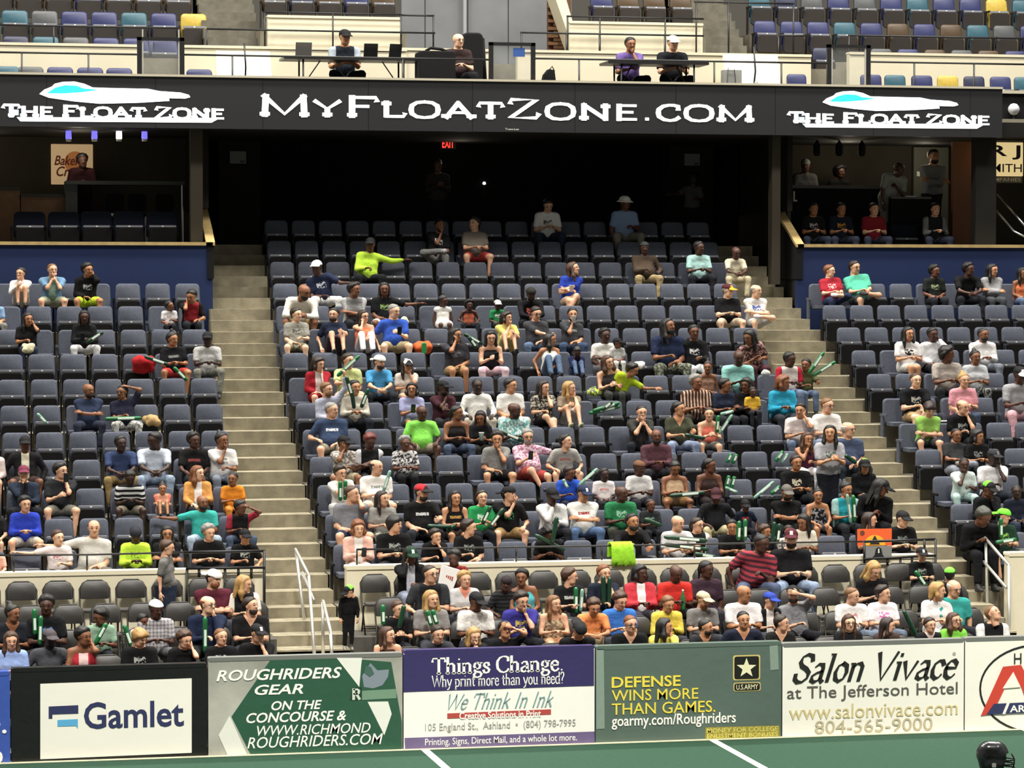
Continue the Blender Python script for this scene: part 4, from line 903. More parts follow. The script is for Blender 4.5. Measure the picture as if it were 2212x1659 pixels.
def person(row, u, v, label, sk=1, t=('ts', '#888888'), b=('lo', '#2b3242'), h=('short', 'd'), cap=None, y=0, p=5, r=0, L=6, R=0, T=0, a=('lap', 'lap'), g='n', f=.25, w=1.0, kind='m',
           gl=False, bd=None, shoe='#2a2a2c', group=None, dx=0.0, dy=0.0, seatz=.455, s=None, at=None, cat='person', faceaway=0.0):
    """row: fixed-seat row letter, chair row 1-4, or None with at=(Y, floor z); u, v: where the crown of the head shows"""
    if at: Yr, Zf = at
    elif isinstance(row, int): Yr, Zf = CH_Y[row] - .21, CH_Z[row]
    else: k = 'ABCDEFGHIJKLMN'.index(row); Yr, Zf = rowY(k) - .19, rowZ(k)
    Yr += dy; stand = g[0] == 's'
    rd = math.radians
    def sp(m): return nrm(A3(math.sin(rd(R*m)), -math.sin(rd(L*m)), math.cos(rd(L*m))*math.cos(rd(R*m))))
    d1, d2 = sp(.75), sp(1.25); mid = d1*.25; nb = mid + d2*.25
    axx = A3(math.cos(rd(T)), math.sin(rd(T)), 0); axx = nrm(axx - d2*(axx @ d2)); fwd = np.cross(axx, d2)
    hd = nrm(d2*.6 + A3(0, 0, .4) + A3(math.sin(rd(y)), -math.cos(rd(y)), 0)*.010*max(0, p)/10)
    hc0 = nb + hd*.140 + fwd*.022
    # size from where the crown shows in the photo
    base = .92 if stand else None
    X0, zt = un(u, v, Yr + hc0[1])
    if s is None:
        s = (zt - Zf)/(.92 + hc0[2] + .114) if stand else (zt - Zf - seatz)/(.095 + hc0[2] + .114)
        s = max(.5, min(1.16, s))
    hip = A3(0, 0, .92*s if stand else seatz + .095*s)
    hs = 1.06*s**.62 if s < 1 else 1.06*s**.8
    X0, _ = un(u, v, Yr + s*hc0[1]); root = (X0 - s*hc0[0] + dx, Yr, Zf)
    up = lambda q: hip + np.asarray(q)*s
    Sa = [mid + d2*.165 - axx*.178*w, mid + d2*.165 + axx*.178*w]
    Rz = np.array([[math.cos(rd(y)), -math.sin(rd(y)), 0], [math.sin(rd(y)), math.cos(rd(y)), 0], [0, 0, 1]]); Rx = np.array([[1, 0, 0], [0, math.cos(rd(p)), -math.sin(rd(p))], [0, math.sin(rd(p)), math.cos(rd(p))]])
    Ry = np.array([[math.cos(rd(r)), 0, math.sin(rd(r))], [0, 1, 0], [-math.sin(rd(r)), 0, math.cos(rd(r))]]); HM = Rz @ Rx @ Ry
    hl = lambda q: hc0 + HM @ (np.asarray(q, float))*(hs/s)
    legs = []
    gg = g if len(g) == 2 else g*2
    for i, sg in enumerate((-1, 1)):
        kn, an = LEG[gg[i]]; legs.append((A3(sg*.085, 0, 0), A3(sg*kn[0], kn[1], kn[2]), A3(sg*an[0], an[1], an[2])))
    arms = []
    for i, sg in enumerate((-1, 1)):
        m = a[i]; S = Sa[i]; pole = A3(sg*.6, .35, -.75); kn = legs[i][1]; curl = .45
        if m == 'lap': Tg = A3(sg*.05, -.23, .10) + fwd*.02
        elif m == 'knee': Tg = kn + A3(-sg*.01, .06, .10)
        elif m == 'clasp': Tg = A3(sg*.025, -.40 - .1*math.sin(rd(L)), .13); curl = .6; pole = A3(sg*.9, .1, -.5)
        elif m == 'chin': Tg = hl((sg*.012, -.105, -.12)); curl = .85; pole = A3(sg*.35, -.3, -.9)
        elif m == 'cheek': Tg = hl((sg*.075, -.075, -.07)); curl = .6; pole = A3(sg*.5, -.3, -.9)
        elif m == 'brow': Tg = hl((sg*.05, -.13, .04)); curl = .15; pole = A3(sg*.95, -.2, -.2)
        elif m == 'phone': Tg = mid + fwd*.30 + A3(sg*.04, 0, .03); curl = .7
        elif m == 'low': Tg = A3(sg*.06, -.30, .20); curl = .7
        elif m == 'cross': Tg = mid + fwd*.17 + axx*(-sg*.13) + A3(0, 0, -.03 + .03*i); pole = A3(sg*.8, -.1, -.7)
        elif m == 'out': Tg = S + A3(sg*.52, .10, -.04); curl = .25; pole = A3(0, .2, -1)
        elif m == 'outf': Tg = S + A3(sg*.40, -.28, -.12); curl = .4; pole = A3(0, .2, -1)
        elif m == 'up': Tg = S + A3(sg*.12, -.12, .46); curl = .8; pole = A3(sg*1, 0, 0)
        elif m == 'upin': Tg = S + A3(-sg*.02, -.28, .30); curl = .9; pole = A3(sg*.8, 0, -.6)
        elif m == 'head': Tg = hl((sg*.10, .03, .09)); curl = .4; pole = A3(sg*1, 0, .3)
        elif m == 'side': Tg = A3(sg*.27, -.08, .0); curl = .2
        elif m == 'hang': Tg = S + A3(sg*.05, -.04, -.52); curl = .35
        elif m == 'fwd': Tg = S + A3(-sg*.02, -.44, -.16); curl = .8
        elif m == 'kneehi': Tg = kn + A3(0, -.06, .03); curl = .5
        elif m == 'arm': Tg = A3(sg*.26, -.22, .17); curl = .3
        elif m == 'acr': Tg = A3(-sg*.22, -.32, .22); curl = .5
        else: Tg = S + np.asarray(m, float); curl = .7
        E, Wr = ik(S, np.asarray(Tg, float), .275, .245, pole); arms.append((S, E, Wr, curl, m))
    ft = f; cs = s
    # --- skin: one continuous body
    P = []
    def add(lst, A, B, ra, rb, k=.03, flat=False): lst.append(cp(up(A), up(B), ra*s, rb*s, k*s, flat))
    wa = .02*ft
    add(P, (-.07, 0, .01), (.07, 0, .01), .100 + wa, .100 + wa, .05); add(P, mid*.55 - axx*.05, mid*.55 + axx*.05, .095 + wa, .095 + wa, .05)
    add(P, mid*1.1 - axx*.075, mid*1.1 + axx*.075, .098, .098, .05); add(P, Sa[0]*.9 + Sa[1]*.1, Sa[1]*.9 + Sa[0]*.1, .052, .052, .05)
    for q in (0, 1): add(P, nb - d2*.015, Sa[q], .045, .045, .05)
    add(P, nb - d2*.06, hc0 - hd*.06, .060, .054, .03)
    for S, E, Wr, cu, m in arms: add(P, S, E, .050 + .2*wa, .040, .03); add(P, E, Wr, .040, .029, .025)
    fat = 1 + .22*ft
    for Hh, K, An in legs: add(P, Hh, K, .088*fat, .058, .05); add(P, K, An, .056, .038, .03)
    V, Q = grow(P, .037*s if s > .72 else .033*s); Vs = [V]; Qs = [Q]; Ts = []; mi = [np.zeros(len(Q), int)]; nv = len(V); mt = []
    hv, hq, hm = HT[kind]; hV = (hv*hs) @ HM.T + up(hc0); Vs.append(hV); Qs.append(hq + nv); mi.append(hm); nv += len(hv)
    for i, (S, E, Wr, cu, m) in enumerate(arms):
        sg = (-1, 1)[i]; dd = nrm(Wr - E); palm = A3(0, -.2, -1) if m in ('lap', 'knee', 'side', 'out', 'low', 'arm') else A3(-sg*.6, .6, -.2)
        if m in ('clasp', 'cross', 'phone'): palm = A3(-sg*1, .2, -.1)
        if m in ('chin', 'cheek', 'brow', 'head'): palm = hc0 - Wr
        if m == 'lap': dd = nrm(dd + A3(-sg*.5, -.2, 0))
        for hv2, q2, t2 in hand(up(Wr), dd, palm, -sg, cu, s): Vs.append(hv2); Qs.append(q2 + nv); Ts.append(t2 + nv); mi.append(np.zeros(len(q2), int)); nv += len(hv2)
    Tt = np.concatenate(Ts); mi = np.concatenate(mi + [np.zeros(len(Tt), int)])
    me = mesh_np('body', np.concatenate(Vs), np.concatenate(Qs), Tt, True, (skinm(sk), lipm(sk), M_eye, hairm(h[1]) if h else hairm('d')), mi)
    rt = thing('person', label, cat, root, group=group); NP[0] += 1
    link('body', me, rt)
    # --- shirt
    ty, col = t[0], t[1]; kd = t[2] if len(t) > 2 else 'plain'; c2 = t[3] if len(t) > 3 else '#e8e8e0'
    P = []; bel = .045*ft
    add(P, (-.085, 0, .02), (.085, 0, .02), .108 + wa, .108 + wa, .06); add(P, mid*.55 - axx*.06 + fwd*bel, mid*.55 + axx*.06 + fwd*bel, .108 + wa + bel*.6, .108 + wa + bel*.6, .06)
    ch = .014 if kind == 'f' else 0
    add(P, mid*1.1 - axx*.08 + fwd*ch, mid*1.1 + axx*.08 + fwd*ch, .108 + wa*.5, .108 + wa*.5, .05)
    if kind == 'f':
        for sg in (-1, 1): add(P, mid*1.12 + axx*sg*.065 + fwd*.075, mid*1.12 + axx*sg*.065 + fwd*.075, .058, .058, .04)
    if ty != 'strapless': add(P, Sa[0]*.86 + Sa[1]*.14, Sa[1]*.86 + Sa[0]*.14, .066 if ty != 'tk' else .05, .066 if ty != 'tk' else .05, .06)
    if ty in ('ts', 'ls', 'jk', 'hd', 'dress'):
        for q in (0, 1): add(P, nb - d2*.045, Sa[q], .056, .056, .06)
    if ty in ('ts', 'ls', 'jk', 'hd'):
        for S, E, Wr, cu, m in arms:
            e = S + (E - S)*(.82 if ty == 'ts' else 1.0); add(P, S, e, .068, .064 if ty == 'ts' else .054, .035, ty == 'ts')
            if ty != 'ts': add(P, E, E + (Wr - E)*.93, .054, .042, .025, True)
    if ty == 'hd': add(P, nb - fwd*.05 - axx*.06 - d2*.02, nb - fwd*.05 + axx*.06 - d2*.02, .055, .055, .04)
    if ty == 'dress':
        for S, E, Wr, cu, m in arms: add(P, S, S + (E - S)*.25, .062, .06, .03, True)
        for Hh, K, An in legs: add(P, Hh, Hh + (K - Hh)*.85, .112, .12, .06, True)
    V, Q = grow(P, .0345*s); me = mesh_np('shirt', V, Q, None, True, (cloth(col, kd, c2),)); o = link({'jk': 'jacket', 'hd': 'hooded_top', 'dress': 'dress'}.get(ty, 'shirt'), me, rt)
    q = (V - up(mid))/s; att = me.attributes.new('torso', 'FLOAT_VECTOR', 'POINT'); att.data.foreach_set('vector', np.stack([q @ axx, q @ d2, q @ fwd], 1).astype(np.float32).ravel())
    # --- trousers or shorts
    bt, bc = b[0], b[1]; P = []
    add(P, (-.08, .005, -.005), (.08, .005, -.005), .104 + wa, .104 + wa, .05)
    for Hh, K, An in legs:
        if bt == 'sh': add(P, Hh, Hh + (K - Hh)*.86, .098*fat, .084, .04, True)
        elif bt == 'cap': add(P, Hh, K, .096*fat, .070, .04); add(P, K, K + (An - K)*.45, .070, .066, .03, True)
        else: add(P, Hh, K, .096*fat, .070, .04); add(P, K, K + (An - K)*.96, .069, .060, .03, True)
    V, Q = grow(P, .039*s); me = mesh_np('shorts' if bt == 'sh' else 'trousers', V, Q, None, True, (cloth(bc, b[2] if len(b) > 2 else 'plain', b[3] if len(b) > 3 else '#e8e8e0'),)); link(me.name.split('.')[0], me, rt)
    if len(b) > 2:
        att = me.attributes.new('torso', 'FLOAT_VECTOR', 'POINT'); att.data.foreach_set('vector', V.astype(np.float32).ravel())
    for Hh, K, An in legs:
        sh = nrm(An - K); fd = A3(0, -1, 0); fd = nrm(fd - sh*(fd @ sh) + A3(0, 0, .001)); P = []
        add(P, An + sh*.045 - fd*.025, An + sh*.052 + fd*.15, .046, .036, .02); add(P, An - sh*.02, An + sh*.03, .046, .046, .03)
        V, Q = grow(P, .035*s); link('shoe', mesh_np('shoe', V, Q, None, True, (mat('shoe', shoe, .6),)), rt)
    hp = lambda q, k=1.0: (q*hs*k) @ HM.T + up(hc0)
    if h and h[0] in HR and not (cap and h[0] in ('afro', 'curly', 'full', 'mop', 'short', 'crew')):
        hv, hq = HR[h[0]]; link('hair', mesh_np('hair', hp(hv), hq, None, True, (hairm(h[1]),)), rt)
    elif cap and h and h[0] in ('full', 'mop', 'short', 'curly', 'afro', 'crew'):
        hv, hq = HR['bald']; link('hair', mesh_np('hair', hp(hv), hq, None, True, (hairm(h[1]),)), rt)
    if cap:
        ck = cap[1] if len(cap) > 1 else 'f'; hv, hq = CP['bucket' if ck == 'bucket' else ('beanie' if ck == 'beanie' else 'cap')]
        if ck == 'b': hv = hv*A3(-1, -1, 1)
        mm = [mat('cap_cloth', cap[0], .8, bump=.3, bscale=60)]; mi2 = None
        if len(cap) > 2:
            mm.append(mat('cap_cloth', cap[2], .8, bump=.3, bscale=60)); c = CP['cap'][0][hq].mean(1); mi2 = ((c[:, 1] < -.085) | ((np.abs(c[:, 0]) < .03) & (c[:, 1] < -.07))).astype(int)
            if len(cap) > 3 and cap[3] == 'e': mi2 = ((np.abs(c[:, 0]) < .022) & (c[:, 1] < -.07) & (c[:, 2] > .068)).astype(int)
            elif ck == 'b' or (len(cap) > 3): mi2 = (c[:, 1] > .0).astype(int)
        link('cap', mesh_np('cap', hp(hv), hq, None, True, mm, mi2), rt)
    if bd: link('beard', mesh_np('beard', hp(BD[0]), BD[1], None, True, (hairm(bd),)), rt)
    if gl:
        gb = MB()
        for sg in (-1, 1):
            gb.tube([(sg*.031 + .024*math.cos(q*math.pi/4), -.099, .008 + .017*math.sin(q*math.pi/4)) for q in range(9)], .0035, 4, False); gb.tube([(sg*.055, -.095, .012), (sg*.078, -.01, .012)], .003, 4)
        gb.tube([(-.008, -.103, .011), (.008, -.103, .011)], .003, 4); gv = hp(np.array(gb.v)); gb.v = [tuple(q) for q in gv]; gb.build('glasses', M_black, rt)
    # which seat is taken
    if row and not isinstance(row, int) and not stand:
        k = 'ABCDEFGHIJKLMN'.index(row)
        q = min((abs(x - root[0]), block, i) for block in ('left', 'centre', 'right') for i, x in enumerate(seat_xs(block, k)))
        if q[0] < .4: OCC.add((q[1], k, q[2]))
    rt['pose'] = 's' if stand else 'sit'
    return rt, dict(hands=[np.array(root) + up(arm[2]) for arm in arms], s=s, root=np.array(root), head=np.array(root) + up(hc0), chest=np.array(root) + up(mid) + fwd*.12*s)
# ------------------------------------------------------------------ the crowd
PP = {}
def P(key, *a, **k): PP[key] = person(*a, **k)[1]
TS, LS, TK, JK, HD = 'ts', 'ls', 'tk', 'jk', 'hd'
BLK, WHT, NAV, GRY, DGR, KHA, JNS, DJN = '#17171a', '#f1eee8', '#232c46', '#8f8f90', '#3a3b3f', '#a08d68', '#5d708c', '#2a3446'
G1 = 'people in the centre block'; G2 = 'people in the left block'; G3 = 'people in the right block'; G4 = 'people in the folding chairs'; G5 = 'people in the suites'; G6 = 'people in the press row'
# --- centre block, top to bottom
P('n1','N',1184,430,'person in white print tee looking down at lap, top row', sk=1,t=(TS,WHT,'print','#6a5a5a'),b=('lo',DJN),h=('short','k'),p=35,L=14,a=('low','low'),g='w',group=G1)
P('n2','N',1350,425,'person in white bucket hat and light blue shirt, top row', sk=5,t=(TS,'#8fa6cc'),b=('lo','#8a8578'),h=('crew','k'),cap=('#f2efe6','bucket'),y=25,L=4,a=('hang','low'),g='w',group=G1)
P('m1','M',950,475,'person in black print tee with hand at chin, grey trousers', sk=4,t=(TS,BLK,'print',WHT),b=('lo','#8d8c8a'),h=('crew','k'),y=15,L=-4,R=8,a=('chin','lap'),g='fn',bd='k',shoe='#c9c9cc',group=G1)
P('m2','M',1025,470,'person in brownish grey tee and red shorts with folded hands', sk=1,t=(TS,'#6f675d'),b=('sh','#a83a36'),h=('full','k'),y=-45,L=-4,a=('low','low'),g='w',f=1.0,group=G1)
P('l1','L',800,515,'person in lime long sleeves and black cap stretching one arm sideways', sk=5,t=(LS,'#c6ee4a'),b=('lo','#16181d'),h=('crew','k'),cap=('#111113','f'),y=-15,L=2,R=5,a=('low','out'),g='w',group=G1)
P('l2','L',1392,524,'heavy person in dark brown jacket and khaki trousers, high row', sk=6,t=(JK,'#4a3d31'),b=('lo',KHA),h=('crew','k'),cap=('#3a3a38','beanie'),y=-5,L=-4,a=('low','arm'),g='w',f=1.0,w=1.15,group=G1)
P('l3','L',1510,523,'person in pale aqua polo with hands together, high right row', sk=6,t=(TS,'#b3dcd6'),b=('lo','#1c1d24'),h=('short','k'),y=30,a=('low','low'),g='w',group=G1)
P('l4','L',1590,535,'person in cream polo and beige trousers beside the right stairs', sk=6,t=(TS,'#d8cfb6'),b=('lo','#cbbd9c'),h=('bald','k'),p=20,L=14,y=10,a=('clasp','clasp'),g='w',group=G1)
P('k1','K',684,564,'person in white cap, navy jersey and white trousers leaning across', sk=6,t=(TS,NAV,'print','#cfd3dc'),b=('lo','#e9e7e2'),h=('crew','k'),cap=('#f2f0ea','f'),y=-25,L=8,R=-14,a=('lap','outf'),g='w',group=G1)
P('k2','K',1238,568,'person in bright blue tee with brown hair, legs crossed', sk=1,t=(TS,'#2c45b0'),b=('sh','#c9a98a'),h=('long','b'),y=55,p=-8,L=4,R=4,T=15,a=('low','acr'),g='nx',kind='f',shoe='#c9b39a',group=G1)
P('j1','J',657,615,'person in loose white shirt leaning forward beside the left stairs', sk=4,t=(LS,'#f0ebdd'),b=('sh','#9c8a62'),h=None,y=35,p=25,L=34,R=6,a=('clasp','clasp'),g='w',f=.9,w=1.1,bd='k',group=G1)
P('j2','J',765,612,'person in grey tee with short dark curls, arms folded', sk=4,t=(TS,'#8c8c8c','raglan','#b9b8b6'),b=('lo','#23252b'),h=('full','k'),y=45,L=8,a=('cross','cross'),g='n',group=G1)
P('j3','J',830,612,'person in black print tee with long dark locks', sk=5,t=(TS,BLK,'print','#7f9a5a'),b=('sh','#d9d2bd'),h=('dread','k'),y=-5,L=2,a=('lap','out'),g='w',group=G1)
P('j4','J',957,641,'small child in white dress looking right, upper middle', sk=6,t=('dress',WHT),b=('sh',WHT),h=('topknot','k'),y=45,p=10,a=('hang','hang'),g='n',kind='c',group=G1)
P('j5','J',1014,651,'small child in orange vest leaning on knees, upper middle', sk=6,t=(TK,'#e07a5a'),b=('lo','#2a2c30'),h=('afro','k'),a=('knee','knee'),g='w',L=16,kind='c',group=G1)
P('j6','J',1075,651,'small child in green tee and pale cap, upper middle', sk=6,t=(TS,'#2f8a52','print',WHT),b=('lo','#1d1f25'),h=('crew','k'),cap=('#b9bab4','f'),a=('lap','lap'),kind='c',group=G1)
P('j7','J',1147,623,'person in black jersey with white shoulders and red panel', sk=6,t=(LS,BLK,'print','#d96a5a'),b=('lo','#1b1c22'),h=('bald','k'),cap=('#24211f','b'),p=15,L=16,a=('clasp','clasp'),g='w',f=.6,w=1.15,bd='k',group=G1)
P('j8','J',1572,616,'person in maroon and gold cap, black shirt and pale shorts', sk=0,t=(TS,BLK),b=('sh','#cdbda4'),h=('crew','g'),cap=('#4a1820','f','#e6a02c'),y=40,L=4,a=('low','low'),g='w',f=.9,w=1.1,group=G1)
P('j9','J',1633,616,'person in white tee with blue print, leg crossed, by right stairs', sk=0,t=(TS,WHT,'print','#5a6fc0'),b=('sh','#b9b8b4'),h=('bald','g'),y=40,a=('cross','cross'),g='nf',f=.5,shoe='#cfcfcf',group=G1)
P('i1','I',640,667,'person in grey tee with sunglasses at collar and shorts, by stairs', sk=0,t=(TS,'#9a988e','print','#55554f'),b=('sh','#8f8a72'),h=('short','d'),y=35,L=-2,a=('lap','low'),g='wn',group=G1)
P('i2','I',721,667,'person in navy tee with bare knees drawn up, bearded', sk=1,t=(TS,'#1c2438'),b=('sh','#4a3c48'),h=('short','d'),y=-25,L=-10,a=('side','kneehi'),g='u',bd='d',shoe='#191a1c',group=G1)
P('i3','I',785,672,'person in orange top and white trousers with feet up', sk=1,t=(TK,'#f0805a'),b=('lo','#f2efee'),h=('long','d'),y=30,L=-8,a=('cheek','low'),g='u',kind='f',gl=True,group=G1)
P('i4','I',851,658,'person in royal blue polo and tan shorts holding a phone', sk=0,t=(TS,'#3a5fc4'),b=('sh','#b3a27e'),h=('crew','g'),y=35,p=12,L=4,a=('side','phone'),g='w',f=.5,w=1.1,group=G1)
P('i5','I',1094,675,'person in yellow tee with brown bob and knees up', sk=1,t=(TS,'#e6d87a'),b=('sh','#e0c88a'),h=('bob','d'),y=40,L=4,a=('chin','kneehi'),g='u',kind='f',group=G1)
P('i6','I',1158,664,'person in dark grey polo and glasses pointing with one arm', sk=1,t=(TS,'#4a4b50'),b=('lo',JNS),h=('short','d'),y=15,p=18,L=6,a=('acr','lap'),g='w',gl=True,f=.4,group=G1)
P('i7','I',1237,667,'person in charcoal tee raising a white cup to the mouth', sk=2,t=(TS,'#45464a','word','#9a9a9c'),b=('lo','#3c4d68'),h=('short','k'),y=-5,L=-2,R=6,a=('chin','lap'),g='w',bd='k',group=G1)
P('h1','H',984,710,'person in dark grey top with long dark hair, hand on cheek', sk=3,t=(TS,'#3d3c42','print','#6a6870'),b=('sh','#a58a62'),h=('dread','k'),y=40,a=('cheek','lap'),g='n',kind='f',gl=True,group=G1)
P('h2','H',1060,716,'person in black tank and pink trousers using a phone', sk=1,t=(TK,BLK),b=('lo','#eac9d2'),h=('long','k'),p=18,a=('phone','phone'),g='w',kind='f',group=G1)
P('h3','H',1188,722,'person in white tank and jeans with big dark curls, feet up', sk=3,t=(TK,'#f1efe4'),b=('lo','#566a86'),h=('curlylong','k'),y=60,L=-4,T=15,a=('side','lap'),g='u',kind='f',group=G1)
P('h4','H',1247,752,'small child in navy top bowing the head, middle', sk=6,t=(LS,'#1f2c55'),b=('lo','#5d6f8e'),h=('short','k'),p=40,L=22,a=('knee','knee'),g='u',kind='c',group=G1)
P('h5','H',1307,711,'person in white tee with glasses holding a child', sk=6,t=(TS,WHT),b=('lo','#4a4a50'),h=('full','k'),y=10,a=('lap','cross'),g='w',gl=True,group=G1)
P('h6','H',1334,726,'toddler in pale grey shirt and black cap on a lap', sk=5,t=(TS,'#c9c8c6'),b=('lo','#d9d7d2'),h=('crew','k'),cap=('#121214','f'),y=50,kind='c',dy=-.22,seatz=.62,s=.55,group=G1)
P('h7','H',1443,687,'tall person in navy tee with long locks and camouflage trousers', sk=4,t=(TS,'#222c48'),b=('lo','#4b5044','floral','#8f9280'),h=('dread','k'),y=35,p=-6,L=4,a=('low','lap'),g='w',bd='k',w=1.1,group=G1)
P('h8','H',1499,703,'person in black sweatshirt with white jumping figure and pale trousers', sk=5,t=(HD,BLK,'print','#d8d8d8'),b=('lo','#d5d6d8'),h=('short','k'),a=('side','low'),g='n',kind='c',group=G1)
P('h9','H',1618,714,'person in brown floral top bending sideways, long dark hair', sk=4,t=(TS,'#4a332c','floral','#b08a88'),b=('lo','#4a2a30'),h=('long','k'),y=-50,p=25,L=18,R=-14,a=('low','low'),g='n',kind='f',group=G1)
P('g1','G',688,773,'person in red jacket with hand at mouth beside left stairs', sk=1,t=(JK,'#a3232d','open','#e8dcd4'),b=('sh','#8c1f28'),h=('bob','d'),y=35,p=14,L=6,a=('lap','chin'),g='n',kind='f',group=G1)
P('g2','G',752,765,'person in pale yellow tee partly behind raised green sticks', sk=1,t=(TS,'#d9e29a'),b=('sh','#c9bfa6'),h=('short','d'),y=30,L=6,a=('fwd','lap'),g='w',f=.4,group=G1)
P('g3','G',819,769,'person in sky blue tee and backwards white cap', sk=1,t=(TS,'#4f9fd2'),b=('lo','#26282e'),h=('short','d'),cap=('#efede6','b'),y=30,L=10,a=('clasp','clasp'),g='w',bd='d',group=G1)
P('g4','G',879,778,'person in cream top and white cap with long dark hair', sk=2,t=(TS,'#dccfc0'),b=('sh','#c9b39a'),h=('long','d'),cap=('#f0eee6','f','#1c1c1e'),y=15,L=6,a=('low','chin'),g='n',kind='f',group=G1)
P('g5','G',1313,769,'person with long wavy brown hair and pink arms clapping', sk=1,t=(TK,'#3d3a3c'),b=('lo','#3a3c38'),h=('curlylong','b'),y=25,r=-10,L=12,R=-8,a=('phone','phone'),g='n',kind='f',group=G1)
P('g6','G',1366,786,'child in lime top leaning far over to the right', sk=3,t=(TS,'#cbe83a'),b=('lo','#17181b'),h=('curly','k'),y=60,p=25,L=22,R=26,a=('low','outf'),g='n',kind='c',s=.85,group=G1)
P('g7','G',1596,757,'broad person in pale aqua tee with bowed bald head', sk=6,t=(TS,'#9ad6cd'),b=('lo','#2a2c30'),h=None,p=20,y=-5,L=14,a=('low','low'),g='w',f=.9,w=1.2,group=G1)
P('g8','G',1529,783,'small child in tan strap top, right of the striped shirt', sk=4,t=(TK,'#8a6a58'),b=('sh','#5a4a4a'),h=('topknot','d'),y=-20,a=('lap','hang'),kind='c',group=G1)
P('g9','G',1706,762,'child in red and white tee beside the right stairs', sk=6,t=(TS,'#e9dcd4','raglan','#b3243a'),b=('lo','#6b7a94'),h=('short','k'),y=35,p=10,L=10,a=('low','low'),kind='c',group=G1)
P('g10','G',1741,777,'small child by right stairs holding two raised green sticks', sk=4,t=(TS,'#5a5c3a'),b=('lo','#5d6c86'),h=('short','k'),y=-35,L=6,a=('low','fwd'),kind='c',group=G1)
P('f1','F',706,828,'shouting person in lavender shirt raising one arm with a stick', sk=1,t=(LS,'#b9bccf'),b=('lo','#3d4a60'),h=('short','l'),y=40,L=4,R=-6,a=('lap','up'),g='n',bd='l',group=G1)
P('f2','F',766,823,'person in cream top holding two dark green sticks', sk=2,t=(LS,'#cfc8b8'),b=('lo','#23262e'),h=('short','k'),y=20,a=('low','low'),g='w',kind='f',group=G1)
P('f3','F',890,829,'person in lavender tee and glasses holding a phone', sk=3,t=(TS,'#a9abd2'),b=('sh','#4a4f48'),h=('bob','k'),y=-15,p=-4,a=('phone','phone'),g='n',gl=True,f=.5,kind='f',group=G1)
P('f4','F',957,825,'person in maroon shirt and black cap with hand to mouth', sk=6,t=(TS,'#4a2830','print','#d9b9b4'),b=('lo','#2a2a2e'),h=('crew','k'),cap=('#121214','f'),y=40,L=6,a=('chin','phone'),g='n',bd='k',group=G1)
P('f5','F',1031,820,'person in white dress shirt with dark short hair, middle', sk=7,t=(LS,WHT),b=('lo','#b9b0a0'),h=('crew','k'),y=5,L=4,a=('knee','knee'),g='w',w=1.1,group=G1)
P('f6','F',1103,819,'person in white polo looking right, next to dress shirt', sk=2,t=(TS,WHT),b=('lo','#c9c4b8'),h=('short','k'),y=45,L=4,a=('lap','lap'),g='w',group=G1)
P('f7','F',1174,824,'person in dark floral top with long hair and crossed bare leg', sk=1,t=(TS,'#3f3b38','floral','#b3ad9c'),b=('sh','#2a2628'),h=('long','d'),y=35,p=8,L=2,a=('low','chin'),g='xo',kind='f',group=G1)
P('f8','F',1230,826,'blond person in taupe top with bare legs up', sk=1,t=(TS,'#8a7a68'),b=('sh','#b9b6b0'),h=('long','y'),y=50,L=2,a=('kneehi','chin'),g='u',kind='f',shoe='#8a8a6a',group=G1)
P('f9','F',1504,811,'grey haired person in brown and cream striped shirt', sk=4,t=(TS,'#4a2c22','vstripe','#c9b09a'),b=('lo','#2f2a26'),h=('curly','g'),y=20,L=6,a=('low','low'),g='w',f=.7,w=1.1,group=G1)
P('f10','F',1566,819,'person in navy tee turning right, beside striped shirt', sk=4,t=(TS,'#232a3d'),b=('lo','#26282e'),h=('short','k'),y=50,L=6,a=('low','low'),g='n',kind='f',group=G1)
P('f11','F',1612,818,'person in black top holding a child in yellow', sk=5,t=(LS,'#16161a'),b=('lo','#1c1d22'),h=('bob','k'),y=-40,p=10,L=8,a=('low','cross'),g='n',kind='f',group=G1)
P('f12','F',1626,848,'small child in yellow tee on a lap', sk=6,t=(TS,'#e0b23a'),b=('lo','#22242a'),h=('short','k'),kind='c',dy=-.2,seatz=.60,s=.56,group=G1)
P('f13','F',1692,812,'grey haired person in turquoise long sleeves, right side', sk=4,t=(LS,'#2f9fc0'),b=('lo','#2f3238'),h=('bob','a'),y=40,p=10,L=10,a=('low','low'),g='n',f=.6,kind='f',group=G1)
P('e1','E',716,870,'person in navy tee with white letters beside left stairs', sk=1,t=(TS,'#3a4a68','word','#e0e3ea'),b=('sh','#8a8272'),h=('crew','g'),y=45,L=2,a=('arm','lap'),g='wn',f=.8,w=1.1,group=G1)
P('e2','E',911,877,'bald person in neon green tee and khaki shorts', sk=6,t=(TS,'#8be05c'),b=('sh','#8d8470'),h=None,y=10,p=12,L=4,a=('knee','knee'),g='w',f=.8,w=1.15,group=G1)
P('e3','E',987,878,'person in black vest with bare tan arms, hands at knees', sk=4,t=(TK,'#1d1a1b'),b=('lo','#4a566c'),h=('pony','k'),y=45,L=6,a=('low','low'),g='w',kind='f',group=G1)
P('e4','E',1038,882,'person with long dark hair in black, holding pale cup', sk=4,t=(TS,'#1b1b1d'),b=('lo','#26261f'),h=('long','k'),y=-20,p=20,L=10,a=('phone','low'),g='n',kind='f',s=.82,group=G1)
P('e5','E',1111,871,'bald person in teal and white tie-dye shirt', sk=6,t=(TS,'#6fa5a3','floral','#cfe0da'),b=('lo','#2d3036'),h=None,y=50,L=6,a=('low','low'),g='w',f=.9,w=1.15,bd='k',group=G1)
P('e6','E',1386,877,'person in charcoal tee with clasped hands at mouth', sk=1,t=(TS,'#3c3b38'),b=('lo','#20242c'),h=('crew','k'),p=10,L=20,a=('chin','chin'),g='w',group=G1)
